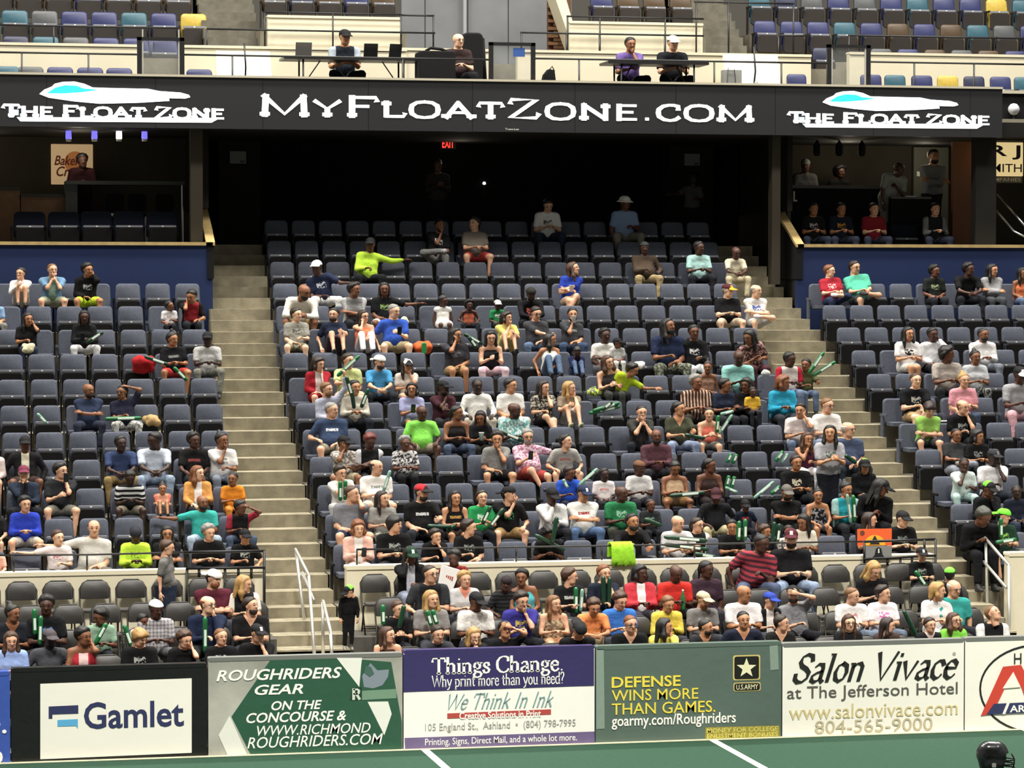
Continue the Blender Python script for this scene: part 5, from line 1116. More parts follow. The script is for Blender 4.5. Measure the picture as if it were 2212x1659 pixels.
P('e7','E',1466,869,'dark haired person in olive tee holding green sticks', sk=2,t=(TS,'#3f4232','vneck',SKIN[2]),b=('lo','#8b98b4'),h=('pony','k'),y=40,L=0,a=('low','fwd'),g='w',f=.6,kind='f',group=G1)
P('e8','E',1532,890,'child in coral top with bare knees up', sk=1,t=(TK,'#e87a68'),b=('sh','#6a6a66'),h=('pony','d'),y=-15,L=8,a=('phone','phone'),g='wn',kind='c',s=.85,group=G1)
P('e9','E',1729,872,'person in pinkish white tee with hand at face, right side', sk=2,t=(TS,'#efe4e0'),b=('lo','#5d6a80'),h=('short','k'),y=-30,p=12,L=14,a=('low','cheek'),g='w',w=1.1,group=G1)
P('e10','E',1787,861,'person in white tee and glasses beside the right stairs', sk=1,t=(TS,WHT),b=('lo','#7a8498'),h=('crew','l'),y=30,p=10,L=6,a=('low','low'),g='w',gl=True,f=.5,group=G1)
P('d1','D',743,944,'person in grey floral shirt and black cap, hand raised to brow', sk=4,t=(TS,'#8d8780','floral','#e0d8cc'),b=('sh','#cdbfa0'),h=('crew','k'),cap=('#151517','f'),y=45,p=10,L=8,a=('cheek','low'),g='w',f=.6,group=G1)
P('d2','D',799,939,'person with dark red hair in black top and white sleeve', sk=6,t=(TS,'#17171a','raglan','#d3d1d4'),b=('lo','#202126'),h=('full','r'),y=10,p=28,L=12,a=('low','acr'),g='n',kind='f',group=G1)
P('d3','D',875,944,'grey haired person in black and white floral blouse', sk=5,t=(TS,'#cfccca','floral','#3a3a3c'),b=('lo','#1a1b1f'),h=('curly','g'),y=5,p=5,L=4,a=('low','low'),g='n',f=.5,kind='f',gl=True,group=G1)
P('d4','D',1074,938,'teenager in grey tee with fist at mouth, dark shorts', sk=2,t=(TS,'#8d8c89'),b=('sh','#1c1c20'),h=('full','d'),y=-10,p=10,L=10,a=('lap','chin'),g='w',kind='c',s=.95,group=G1)
P('d5','D',1140,928,'person in pink floral shirt and red shorts with arm stretched sideways', sk=1,t=(TS,'#e6c6d2','floral','#b07a94'),b=('sh','#a8443c'),h=('short','g'),p=10,L=-4,a=('phone','out'),g='xq',f=1.0,w=1.12,gl=True,bd='g',group=G1)
P('d6','D',1222,951,'teenager in grey tee with open mouth leaning forward', sk=1,t=(TS,'#a9a7a2','word','#a86a62'),b=('sh','#26272c'),h=('short','k'),y=45,p=-4,L=16,a=('knee','knee'),g='w',kind='c',s=.9,group=G1)
P('d7','D',1418,928,'bald person in plum button shirt with clasped hands', sk=5,t=(LS,'#5a3a42'),b=('lo','#2a2a2e'),h=None,y=-5,L=6,a=('low','low'),g='w',w=1.15,bd='k',group=G1)
P('d8','D',1744,936,'person in purple top resting chin on hand near standing one', sk=3,t=(TK,'#4f2338'),b=('lo','#e9e6e6'),h=('long','b'),y=10,r=8,L=14,a=('chin','low'),g='n',kind='f',group=G1)
P('d9','D',1832,912,'bald person in blue grey tee and glasses by right stairs', sk=1,t=(TS,'#4a5570'),b=('lo','#26303c'),h=('bald','w'),y=40,p=4,L=4,a=('low','lap'),g='w',gl=True,f=.6,w=1.1,group=G1)
P('cs','C',1793,920,'standing person in grey print tee with long black hair', sk=2,t=(TS,'#aaa9ae','print','#5f6f64'),b=('lo','#1d1f28'),h=('long','k'),g='s',a=('phone','phone'),y=-20,p=0,kind='f',group=G1)
P('c1','C',735,1008,'person in white tee holding two green and white sticks upright', sk=1,t=(TS,'#efece2'),b=('lo','#b9b9b6'),h=('full','d'),y=25,p=12,L=8,R=-4,a=('chin','low'),g='wn',shoe='#d8d6cc',group=G1)
P('c2','C',813,994,'balding person in white tee with grey lettering, clear stick', sk=1,t=(TS,WHT,'word','#8f928f'),b=('sh','#e3dccb'),h=('bald','d'),y=45,L=4,a=('low','lap'),g='w',f=1.0,w=1.15,group=G1)
P('c3','C',1230,1004,'child in royal blue tee with a clear green stick', sk=5,t=(TS,'#2c55c0'),b=('lo','#1c2236'),h=('short','d'),y=35,p=15,L=12,a=('low','fwd'),kind='c',s=.8,group=G1)
P('c4','C',1305,1014,'child in white tee with pink lettering', sk=7,t=(TS,'#f0e6e4','word','#d08a86'),b=('lo','#22232a'),h=('short','k'),y=15,a=('lap','lap'),kind='c',group=G1)
P('c5','C',1381,998,'child in white tee and brown cap with lime toy', sk=6,t=(TS,'#d9d6d4'),b=('lo','#23242c'),h=('crew','d'),cap=('#6a4a34','beanie'),y=25,p=12,a=('low','low'),kind='c',group=G1)
P('c6','C',1458,998,'person in tan tank top looking down, dark hair bun', sk=4,t=(TK,'#b79a7c'),b=('sh','#8a6a42'),h=('bun','k'),y=5,p=30,L=8,a=('low','low'),g='w',f=1.0,w=1.1,kind='f',group=G1)
P('c7','C',1533,992,'person in brown strap top with dark hair, looking right', sk=5,t=(TK,'#3a2a28'),b=('lo','#2a2426'),h=('pony','k'),y=45,L=8,a=('low','low'),g='n',kind='f',group=G1)
P('c8','C',1720,985,'person in black tee with pale emblem in third row', sk=3,t=(TS,'#141416','print','#c9c0a8'),b=('lo','#1b1c20'),h=('short','d'),y=5,L=6,a=('low','low'),g='w',f=.7,w=1.15,group=G1)
P('c9','C',1868,994,'person in black hooded top with lime backed cap by stairs', sk=2,t=(HD,'#151518'),b=('lo','#17181b'),h=('long','k'),cap=('#141416','f','#8be03c','x'),y=-5,p=10,L=8,a=('lap','lap'),g='n',kind='f',group=G1)
P('b0','B',1903,1036,'person in black with cap and braids bending to the right', sk=5,t=(JK,'#131316'),b=('lo','#15161a'),h=('dread','k'),cap=('#121214','f'),y=60,p=25,L=24,R=8,a=('low','low'),g='n',w=1.1,group=G1)
P('b1','B',760,1050,'person in grey polo and navy shorts beside left stairs, head turned', sk=1,t=(TS,'#83848a'),b=('sh','#2e3350'),h=('crew','b'),y=50,p=4,L=8,a=('lap','cheek'),g='w',f=.6,w=1.15,shoe='#1a1b1e',group=G1)
P('b2','B',826,1063,'person in grey tee with shoulder length brown hair', sk=1,t=(TS,'#96948f'),b=('lo','#4a4f4a','floral','#a9a99a'),h=('long','d'),y=35,p=2,L=6,a=('low','low'),g='n',kind='f',group=G1)
P('b3','B',911,1048,'person in red cap and black lettered tee with one arm out', sk=1,t=(TS,'#151517','word','#dedede'),b=('lo','#23262c'),h=('crew','d'),cap=('#b8262e','f','#1a1a1c'),y=35,L=4,a=('lap','fwd'),g='w',f=.8,w=1.15,bd='d',group=G1)
P('b4','B',983,1062,'smiling person in black strap top with long black hair', sk=2,t=(TK,'#141315','word','#b08a4a'),b=('sh','#3a2c26'),h=('long','k'),y=10,p=4,a=('low','low'),g='n',f=.6,kind='f',group=G1)
P('b5','B',1041,1068,'person in bright green tee holding a dark green stick', sk=1,t=(TS,'#2a9a58','print','#d6efe0'),b=('lo','#1d1f24'),h=('short','d'),p=0,y=5,a=('low','phone'),g='n',kind='c',s=.9,group=G1)
P('b6','B',1098,1053,'person in black cap and black tee with green print, hand at chin', sk=1,t=(TS,'#141416','print','#58b07a'),b=('sh','#a88a5c'),h=('short','k'),cap=('#141416','b'),y=50,p=-6,L=10,a=('chin','knee'),g='w',f=.4,w=1.1,group=G1)
P('b7','B',1193,1057,'person in white shirt and black cap with hand before face', sk=6,t=(LS,'#efedeb'),b=('lo','#26262c'),h=('crew','k'),cap=('#121214','f'),y=15,p=20,L=14,a=('chin','low'),g='w',w=1.1,group=G1)
P('b8','B',1260,1051,'person in navy cap and white tee with red print, arms crossed', sk=2,t=(TS,WHT,'word','#a8303a'),b=('lo','#4f6688'),h=('crew','d'),cap=('#1b2440','f','#d9d9de','e'),y=20,p=14,L=4,a=('cross','cross'),g='w',f=.9,w=1.15,group=G1)
P('b9','B',1342,1051,'bald person in green tee with pale script', sk=6,t=(TS,'#2c7a4c','print','#9fd0b0'),b=('lo','#3a3c34'),h=None,y=35,L=8,a=('low','low'),g='w',f=.5,w=1.15,group=G1)
P('b10','B',1405,1080,'child in dark tee between green shirt and bald head', sk=5,t=(TS,'#2b2f30','print','#7aa08a'),b=('lo','#1d1f24'),h=('crew','k'),y=15,a=('low','low'),kind='c',group=G1)
P('b11','B',1547,1057,'person in black tee and dark cap with elbows out', sk=6,t=(TS,'#1a1a1d'),b=('lo','#c9bd94'),h=('crew','k'),cap=('#3a1a20','f'),y=-15,p=22,L=10,a=('knee','side'),g='w',f=.8,w=1.2,group=G1)
P('b12','B',1610,1083,'child in wide black cap and navy tee, second row', sk=5,t=(TS,'#1c2232','print','#a83a34'),b=('lo','#1c1d24'),h=('crew','k'),cap=('#101012','f'),p=15,a=('side','side'),kind='c',group=G1)
P('b13','B',1700,1050,'person in grey cap and black tee with folded arms, second row', sk=3,t=(TS,'#131315'),b=('lo','#22242a'),h=('crew','k'),cap=('#5f5a54','f'),y=0,p=16,L=8,a=('cross','cross'),g='w',f=.7,w=1.2,bd='k',group=G1)
P('b14','B',1767,1058,'child in black patterned top with bare arms', sk=3,t=(TK,'#141416','floral','#8d8d90'),b=('sh','#3a3a3e'),h=('bun','k'),y=-10,L=6,a=('knee','knee'),kind='c',group=G1)
P('b15','B',1828,1043,'person in teal top holding two green and white sticks', sk=3,t=(TS,'#1f8a96','raglan','#8fb3ae'),b=('lo','#26282c'),h=('bun','k'),y=20,p=10,L=4,a=('low','low'),g='n',f=.7,kind='f',group=G1)
P('a1','A',774,1125,'person in pink cardigan and white top looking at a phone', sk=0,t=(JK,'#e6b7a8','open','#f2ede8'),b=('sh','#f0e6dc'),h=('bob','a'),p=15,y=5,L=8,a=('phone','phone'),g='n',kind='f',shoe='#1b1b1d',group=G1)
P('a2','A',852,1116,'person in black tee with grey emblem and bowl haircut, first row', sk=1,t=(TS,'#131315','print','#9ba09c'),b=('lo','#22242a'),h=('mop','k'),y=50,L=8,a=('low','low'),g='w',f=.3,w=1.1,group=G1)
P('a3','A',941,1146,'child in black tee leaning chin on hand behind the rail', sk=1,t=(TS,'#141416'),b=('lo','#23252b'),h=('full','d'),y=20,p=10,L=18,a=('low','chin'),kind='c',group=G1)
P('a4','A',1013,1127,'person in black tee with brown hair looking right, first row', sk=1,t=(TS,'#141416','print','#8d938f'),b=('lo','#22242a'),h=('full','d'),y=65,L=8,a=('low','lap'),g='w',kind='c',s=.92,group=G1)
P('a5','A',1188,1112,'child in black with tall dark hair leaning forward, bare shins', sk=5,t=(TS,'#161616'),b=('sh','#1c1c20'),h=('afro','k'),y=25,p=30,L=26,a=('low','low'),kind='c',s=.85,group=G1)
P('a6','A',1366,1111,'person in black tee with clasped hands resting on the rail', sk=3,t=(TS,'#161618'),b=('lo','#1c1d21'),h=('short','k'),y=15,p=-2,L=22,a=('fwd','fwd'),g='w',f=.5,w=1.1,bd='k',group=G1)
P('a7','A',1464,1115,'bald person in white tee handling long green sticks', sk=1,t=(TS,'#dcdbdc'),b=('lo','#2b3038'),h=None,y=35,p=12,L=10,a=('low','fwd'),g='w',f=.6,w=1.12,group=G1)
P('a8','A',1506,1120,'person with dark hair and glasses in black and white', sk=1,t=(TS,'#1c1c1e','raglan','#e6e4e0'),b=('lo','#22242a'),h=('pony','d'),y=35,p=6,L=10,a=('low','acr'),g='n',gl=True,kind='f',group=G1)
P('a9','A',1581,1125,'child in black tee with two green sticks, first row', sk=3,t=(TS,'#151517'),b=('lo','#c2b696'),h=('short','k'),y=-10,p=12,a=('low','low'),kind='c',group=G1)
P('a10','A',1653,1137,'child in dark top behind green sticks beside red stripes', sk=3,t=(TS,'#1e1d20'),b=('lo','#23242a'),h=('curly','b'),y=30,p=12,a=('low','low'),kind='c',group=G1)
P('a11','A',1704,1141,'small child in white patterned top behind maroon cap', sk=2,t=(TS,'#d9d3c9','floral','#6a6a6a'),b=('lo','#3a3a40'),h=('short','d'),kind='c',s=.7,group=G1)
P('a12','A',1735,1113,'person with long dark hair in cream top, first row', sk=4,t=(TS,'#ddd6c6'),b=('lo','#3a3d46'),h=('long','k'),y=-45,p=20,L=10,a=('low','low'),g='n',kind='f',group=G1)
P('a13','A',1879,1109,'person with sunglasses on dark hair holding an orange sign', sk=1,t=(TS,'#17171a'),b=('lo','#22242a'),h=('long','d'),y=60,p=4,L=4,a=('phone','phone'),g='n',kind='f',group=G1)
P('a14','A',1950,1106,'person in black cap and black tee leaning on the end rail', sk=0,t=(TS,'#141416','print','#7f8a86'),b=('lo','#22242a'),h=('short','d'),cap=('#19191b','f'),y=20,p=14,L=12,a=('low','low'),g='w',group=G1)
# --- left block
P('Lk1','K',45,580,'person in white top with bare knees drawn up, left block', sk=1,t=(LS,'#efece8'),b=('sh','#d8c8b4'),h=('pony','d'),y=-30,L=4,a=('kneehi','chin'),g='k',kind='f',shoe='#17181a',group=G2)
P('Lk2','K',113,571,'person in blue shirt over green tee with hands at mouth', sk=1,t=(TS,'#6f93b3','open','#8fae96'),b=('sh','#9aa08a'),h=('crew','l'),y=15,p=4,L=14,a=('chin','chin'),g='w',f=.5,w=1.12,group=G2)
P('Lk3','K',189,578,'child in black hooded top with pale print and lime shorts', sk=3,t=(HD,'#141416','print','#a9b0ae'),b=('sh','#cdea3c'),h=('full','k'),y=30,p=8,L=10,a=('lap','cheek'),g='w',kind='c',s=.9,group=G2)
P('Lj1','J',-12,640,'person in pale blue sleeve cut off at the left edge', sk=2,t=(TS,'#8fb0d6'),b=('lo','#8d8b84'),h=('short','d'),y=30,a=('lap','lap'),g='w',group=G2)
P('Lj2','J',366,653,'child in white tee leaning head back beside red shirt', sk=4,t=(TS,'#efeceb','print','#c9a0a0'),b=('lo','#22242a'),h=('short','k'),y=45,r=-15,p=-5,a=('lap','low'),kind='c',group=G2)
P('Lj3','J',414,650,'child in red and black tee bending by the left stairs', sk=3,t=(TS,'#a8323a','raglan','#1a1a1c'),b=('lo','#26282e'),h=('short','k'),y=-35,p=25,L=20,a=('cheek','knee'),kind='c',s=.85,group=G2)
P('Li1','I',60,678,'person in black tee with hand on cheek and pale bag on lap', sk=3,t=(TS,'#1b1a1b'),b=('lo','#2c3648'),h=('long','k'),y=20,a=('low','cheek'),g='n',f=.5,kind='f',group=G2)
P('Li2','I',182,673,'person in black jacket and white trousers with long locks', sk=6,t=(JK,'#17181a'),b=('lo','#e9e7e6'),h=('dread','k'),p=8,a=('low','low'),g='w',kind='f',f=.4,group=G2)
P('Lh1','H',372,720,'person in black tee and red shorts with hair tied up', sk=3,t=(TS,'#17171a','word','#8a8a8a'),b=('sh','#c8403c'),h=('topknot','k'),y=35,L=4,R=-4,a=('low','low'),g='w',f=.7,kind='f',group=G2)
P('Lh2','H',448,719,'person in grey tee and black cap by the left stairs', sk=7,t=(TS,'#c4c3c0'),b=('lo','#77776e'),h=('crew','k'),cap=('#17181b','f'),y=-5,p=4,L=4,a=('low','low'),g='w',w=1.1,group=G2)
P('Lf1','F',191,830,'bald person in navy tee with crossed arms, left block', sk=4,t=(TS,'#2f3a52'),b=('lo','#2c3140'),h=None,y=30,L=2,a=('cross','cross'),g='w',f=.9,w=1.15,bd='k',group=G2)
P('Lf2','F',264,834,'person in navy top holding one arm behind the head', sk=4,t=(TS,'#232538'),b=('lo','#dcdad4','floral','#8a8a84'),h=('pony','k'),y=-35,L=2,R=-6,a=('low','head'),g='w',f=.8,w=1.1,gl=True,kind='f',group=G2)
P('Ld1','D',261,943,'person in navy polo and tan trousers with hands joined', sk=7,t=(TS,'#39486c'),b=('lo','#8d774e'),h=('short','k'),y=15,L=14,a=('clasp','clasp'),g='w',w=1.12,group=G2)
P('Ld2','D',333,935,'person in pale blue polo and faded jeans looking sideways', sk=7,t=(TS,'#cdd6e4'),b=('lo','#90a0b4'),h=('short','k'),y=-50,p=14,L=12,a=('clasp','clasp'),g='w',w=1.12,group=G2)
P('Ld3','D',419,936,'person in black tee with red print and braids', sk=6,t=(TS,'#1b1a1b','word','#9a4a4a'),b=('lo','#1d1e22'),h=('full','k'),y=20,L=4,a=('knee','lap'),g='n',group=G2)
P('Ld4','D',479,936,'person in white tee with hand at throat by stairs', sk=4,t=(TS,'#e3e1de','print','#7d8080'),b=('lo','#727a86'),h=('bun','k'),y=35,L=4,a=('chin','low'),g='n',f=.5,kind='f',group=G2)
P('Ld5','D',54,944,'person in black cap with dark jacket over white yellow tee', sk=5,t=(JK,'#1f1d20','open','#e6ddc4'),b=('sh','#3a2c28'),h=('crew','k'),cap=('#161719','f'),p=6,L=0,a=('side','side'),g='w',w=1.1,group=G2)
P('Ld6','D',-18,958,'person in pale pink sleeve cut off at left edge, fourth row', sk=1,t=(LS,'#efdcd8'),b=('sh','#b39a84'),h=('short','d'),a=('lap','lap'),group=G2)
P('Lc1','C',51,1008,'person in maroon cap and dark blue jacket, hand at throat', sk=1,t=(JK,'#2b3546','open','#1c1c20'),b=('lo','#1c1d22'),h=('short','d'),cap=('#6a2c42','f'),p=2,L=2,a=('chin','low'),g='w',w=1.1,group=G2)
P('Lc2','C',131,1002,'person in black tee and grey shorts raising a phone', sk=1,t=(TS,'#2a2b2e'),b=('sh','#77756c'),h=('full','k'),y=40,L=4,a=('phone','chin'),g='w',w=1.12,group=G2)
P('Lc3','C',281,1019,'person in black and white striped tee looking at hands', sk=7,t=(TS,'#1a1a1c','chest','#d4d4d2'),b=('sh','#8d8672'),h=('short','k'),p=30,L=16,a=('low','low'),g='w',w=1.12,group=G2)
P('Lc4','C',351,1047,'small child in peach and mint top leaning on hands', sk=3,t=(TS,'#e3a78c','raglan','#f0806a'),b=('sh','#cfb8a0'),h=('bun','d'),a=('cross','cross'),g='u',kind='c',group=G2)
P('Lc5','C',427,1008,'person in orange cardigan and white top with curly auburn hair', sk=0,t=(JK,'#d99a55','open','#f2ecea'),b=('lo','#22242a'),h=('curlylong','a'),y=40,L=4,a=('knee','low'),g='n',f=.6,kind='f',group=G2)
P('Lc6','C',503,1023,'child in orange tee beside the left stairs', sk=4,t=(TS,'#e08a2a'),b=('lo','#d98a3a'),h=('crew','k'),y=-25,a=('low','low'),kind='c',group=G2)
P('Lb1','B',54,1100,'child in royal blue sweatshirt with folded hands, left', sk=1,t=(LS,'#2f44b8'),b=('sh','#c9c2b4'),h=('full','k'),y=15,p=10,L=8,a=('low','low'),g='w',kind='c',s=.92,group=G2)
P('Lb2','B',437,1071,'person in teal jersey over dark jacket resting arm on seat', sk=4,t=(TS,'#3fb3a8'),b=('lo','#a9bacb'),h=None,y=20,p=6,L=6,a=('out','low'),g='w',bd='k',w=1.12,group=G2)
P('Lb3','B',519,1083,'person in black and red raglan tee holding forehead', sk=5,t=(TS,'#1b1b1d','raglan','#9a2c3a'),b=('lo','#4a566a'),h=('short','k'),y=40,p=14,L=14,a=('low','brow'),g='w',group=G2)
P('Lb4','B',-14,1090,'person in dark top cut off at left edge, second row', sk=1,t=(TS,'#1c1c20'),b=('sh','#22242a'),h=('full','k'),a=('knee','knee'),group=G2)
P('La1','A',125,1158,'child in white tee with pink print behind left rail', sk=0,t=(TS,'#efe4e2','print','#c98a90'),b=('lo','#22242a'),h=('short','b'),y=25,L=6,a=('out','low'),kind='c',s=.85,group=G2)
P('La2','A',203,1124,'person in pale striped polo with arm along seats, left', sk=1,t=(TS,'#d2cfc6'),b=('lo','#6a665c'),h=('bald','d'),y=0,L=2,R=4,a=('out','lap'),g='w',f=.7,w=1.15,group=G2)
P('La3','A',293,1154,'child in lime tee and dark cap looking down', sk=6,t=(LS,'#cbf04a','print','#8db03a'),b=('lo','#22242a'),h=('crew','k'),cap=('#22242c','b'),p=25,L=10,a=('low','low'),kind='c',s=.9,group=G2)
P('La4','A',361,1139,'person in black top with glasses and long dark hair behind boy', sk=3,t=(TS,'#18181b'),b=('lo','#22242a'),h=('long','k'),p=5,a=('cross','cross'),gl=True,kind='f',group=G2)
P('La5','A',451,1135,'grey haired person in black tee behind the left end rail', sk=1,t=(TS,'#151517'),b=('lo','#22242a'),h=('curly','g'),y=20,p=12,L=12,a=('low','low'),g='w',kind='f',group=G2)
P('La6','A',529,1146,'person in black cap and black tee with pale emblem, left end', sk=2,t=(TS,'#141416','print','#a9aca4'),b=('lo','#22242a'),h=('crew','k'),cap=('#111113','f'),y=10,p=10,L=10,a=('low','knee'),g='w',group=G2)
P('La7','A',-10,1178,'person in peach top cut off at left edge, first row', sk=0,t=(TS,'#e9b09a'),b=('sh','#d9a888'),h=('short','l'),a=('knee','knee'),kind='c',group=G2)
# --- right block
P('Rk1','K',1792,574,'person in red jersey and denim capris by the right stairs', sk=0,t=(TS,'#b02c3a','print','#e6c9c4'),b=('cap','#2b3652'),h=('short','a'),y=45,L=-2,R=-4,a=('low','low'),g='nf',f=.8,kind='f',shoe='#e6e4de',group=G3)
P('Rk2','K',1846,565,'person in mint tee with crossed bare leg, dark strap', sk=1,t=(TS,'#5cbfa0'),b=('sh','#3a3c40'),h=('short','d'),y=25,p=6,L=-8,R=-8,a=('low','low'),g='nf',f=1.0,w=1.12,gl=True,group=G3)
P('Rk3','K',2019,588,'child in dark green black tee under right suite wall', sk=5,t=(TS,'#1f2422','print','#9aa27a'),b=('lo','#22242a'),h=('curly','k'),y=25,a=('lap','lap'),kind='c',s=.88,group=G3)
P('Rk4','K',2093,569,'person in black tee leaning elbows on knees, dark short hair', sk=6,t=(TS,'#18181a'),b=('lo','#22232a'),h=('full','k'),y=30,L=18,a=('clasp','clasp'),g='w',w=1.15,group=G3)
P('Rk5','K',2144,572,'person with long black hair and pale grey sleeves', sk=2,t=(LS,'#aaa9ab'),b=('lo','#4a4c50'),h=('long','k'),y=30,p=6,L=8,a=('cross','cross'),g='n',kind='f',group=G3)
P('Rk6','K',2209,580,'person in orange top cut off at right edge', sk=4,t=(TK,'#d97a52'),b=('lo',JNS),h=('long','k'),y=20,a=('lap','lap'),kind='f',group=G3)
P('Rh1','H',1962,708,'person in white panda tee with long black hair and shorts', sk=2,t=(TS,'#efedeb','print','#22222a'),b=('sh','#d9d4cc'),h=('long','k'),y=15,a=('low','low'),g='t',kind='f',group=G3)
P('Rh2','H',2015,708,'person in white long sleeves with hand at ear', sk=6,t=(LS,'#e9e8ea'),b=('lo','#1d1d22'),h=('short','k'),y=10,p=8,L=4,a=('lap','cheek'),g='n',kind='c',s=.95,group=G3)
P('Rh3','H',2124,710,'person in white hooded top with full dark beard', sk=4,t=(HD,'#eceaea'),b=('lo','#7a8088'),h=('crew','k'),y=20,L=6,a=('low','low'),g='w',f=.5,w=1.15,bd='k',group=G3)
P('Rg1','G',2047,751,'person in taupe tee with tall dark curls looking right', sk=5,t=(TS,'#b7ada4'),b=('lo','#26272a'),h=('afro','k'),y=55,L=6,a=('low','low'),g='w',w=1.12,group=G3)
P('Rg2','G',2107,758,'person in pale grey tee with dark hair pulled up', sk=4,t=(TS,'#c9ccd0'),b=('lo','#2a2a2c','floral','#8a8a86'),h=('bun','k'),y=5,L=6,a=('low','low'),g='n',kind='f',group=G3)
P('Rf1','F',1978,807,'person in black tee with pale graphic by right block stairs', sk=0,t=(TS,'#18191d','print','#b9bcb4'),b=('sh','#b0946a'),h=('crew','b'),y=5,L=8,a=('low','clasp'),g='nx',f=.4,w=1.12,shoe='#2a2a2c',group=G3)
P('Rf2','F',2082,807,'person in pink tee with blond bun and long face', sk=1,t=(TS,'#df9aa4'),b=('lo','#3a465c'),h=('bun','y'),y=5,L=8,a=('lap','low'),g='n',f=.8,kind='f',group=G3)
P('Rf3','F',2203,794,'person in grey tee and black striped cap, right edge', sk=6,t=(TS,'#a3a3a6'),b=('lo','#d9a8b0'),h=('crew','k'),cap=('#161618','f','#c9c9c9'),y=10,p=16,L=8,a=('low','low'),g='w',w=1.1,group=G3)
P('Re1','E',2008,870,'child in light green tee looking down with folded arms', sk=1,t=(TS,'#9acb62'),b=('sh','#3a3c3e'),h=('mop','d'),p=32,L=16,a=('cross','cross'),g='wn',kind='c',s=.95,shoe='#3a342c',group=G3)
P('Re2','E',2080,865,'balding person in black print tee with hand at mouth', sk=1,t=(TS,'#16171a','print','#a9aeb0'),b=('sh','#3a3c40'),h=('bald','l'),y=25,p=10,L=12,a=('low','chin'),g='w',w=1.1,group=G3)
P('Rd1','D',2066,927,'person in charcoal tee slouching in grey jeans, leg crossed', sk=4,t=(TS,'#2f3032'),b=('lo','#8b8f9a'),h=('crew','k'),y=5,p=4,L=-6,R=4,a=('low','side'),g='nf',f=.8,w=1.15,shoe='#7d766a',group=G3)
P('Rd2','D',2112,930,'person in black with dark hair behind the charcoal tee', sk=3,t=(TS,'#161618','print','#8d9090'),b=('lo','#1d1e22'),h=('bob','k'),y=30,p=8,L=8,a=('low','low'),g='n',kind='f',group=G3)
P('Rc1','C',2083,991,'person in mint white tee and pale trousers, hand at chin', sk=6,t=(TS,'#d9e6e0'),b=('cap','#b3cfca'),h=('crew','k'),y=-10,p=8,L=14,a=('chin','low'),g='wn',shoe='#efeeea',kind='f',group=G3)
P('Rc2','C',2147,973,'person in white polo and dark cap with wrist at mouth', sk=7,t=(TS,'#ece8ea'),b=('lo','#2b3038'),h=('crew','k'),cap=('#26262a','f','#6a6a6a','e'),y=20,p=8,L=8,a=('low','chin'),g='w',w=1.12,group=G3)
P('Rb1','B',2136,1042,'person in black with green panelled black cap, head bowed', sk=5,t=(JK,'#141417'),b=('lo','#1a1b20'),h=('crew','k'),cap=('#141416','f','#6fd03c','x'),y=25,p=22,L=14,a=('low','chin'),g='n',group=G3)
P('Rb2','B',2196,1047,'child in dark navy jacket at right edge, second row', sk=7,t=(JK,'#1d2230'),b=('lo','#2a3446'),h=('crew','k'),y=-10,a=('lap','lap'),kind='c',s=.85,group=G3)
P('Ra1','A',2125,1098,'person in black fur hooded coat bending by the stairs', sk=5,t=(HD,'#131316'),b=('lo','#15161a'),h=('full','#4a4a42'),y=30,p=35,L=30,a=('low','low'),g='n',w=1.15,group=G3)
P('Ra2','A',2167,1101,'person in lime cap and dark green top, right first row', sk=1,t=(TS,'#1d3a2c','print','#8ac04a'),b=('sh','#22302a'),h=('short','d'),cap=('#6fe03a','b'),y=50,L=4,a=('low','low'),g='w',group=G3)
# --- folding chairs
P('c4a',4,1645,1158,'person in red striped polo leaning toward the neighbour', sk=6,t=(TS,'#a8404a','stripe','#4a2a34'),b=('lo','#55607a'),h=('crew','k'),y=30,p=15,L=16,R=8,a=('side','low'),g='w',f=.8,w=1.2,dy=-.05,s=1.14,group=G4)
P('c4b',4,1709,1151,'bearded person in maroon cap, black shirt and light jeans', sk=0,t=(TS,'#151518'),b=('lo','#8fa0ba'),h=('crew','d'),cap=('#4a1a24','f','#d0c0b4','e'),y=-15,p=6,L=6,a=('low','low'),g='w',f=.9,w=1.2,bd='d',s=1.16,group=G4)
P('c4c',4,887,1183,'person in black green cap, black jacket and white tee', sk=5,t=(JK,'#141416','open','#c9c8d2'),b=('lo','#8d94a6'),h=('long','k'),cap=('#12301f','f','#d9e0d4','e'),y=10,p=15,L=10,a=('cheek','low'),g='n',group=G4)
P('c4d',4,981,1184,'person in red plaid shirt behind a white paper box', sk=6,t=(LS,'#9a2f2c','plaid','#5a1c1c'),b=('lo','#22242a'),h=('full','k'),y=-30,p=15,L=10,a=('phone','low'),g='n',s=.9,group=G4)
P('c4e',3,1888,1214,'blond person in black tee looking down, empty chairs beside', sk=1,t=(TS,'#151517'),b=('lo','#1d1e22'),h=('curlylong','y'),y=20,p=35,L=18,a=('low','low'),g='n',kind='f',group=G4)
P('c4f',4,1991,1186,'child in black cap and black tee holding a green stick', sk=1,t=(TS,'#131315','print','#8a918c'),b=('lo','#22242a'),h=('crew','d'),cap=('#151517','f','#c9c9c4','e'),p=10,a=('low','low'),kind='c',group=G4)
P('c3a',3,929,1222,'person in glasses and black shirt with grey piping', sk=1,t=(TS,'#1c1d20','raglan','#2f3135'),b=('lo','#22242a'),h=('crew','d'),y=30,L=8,a=('knee','low'),g='w',gl=True,f=.7,w=1.15,group=G4)
P('c3b',3,1004,1236,'person in white grey tee with bare pink neck', sk=1,t=(TS,'#c4c3c2','vneck','#d98a74'),b=('lo','#3a3d46'),h=('full','y'),y=10,p=6,L=6,a=('low','low'),g='n',kind='f',group=G4)
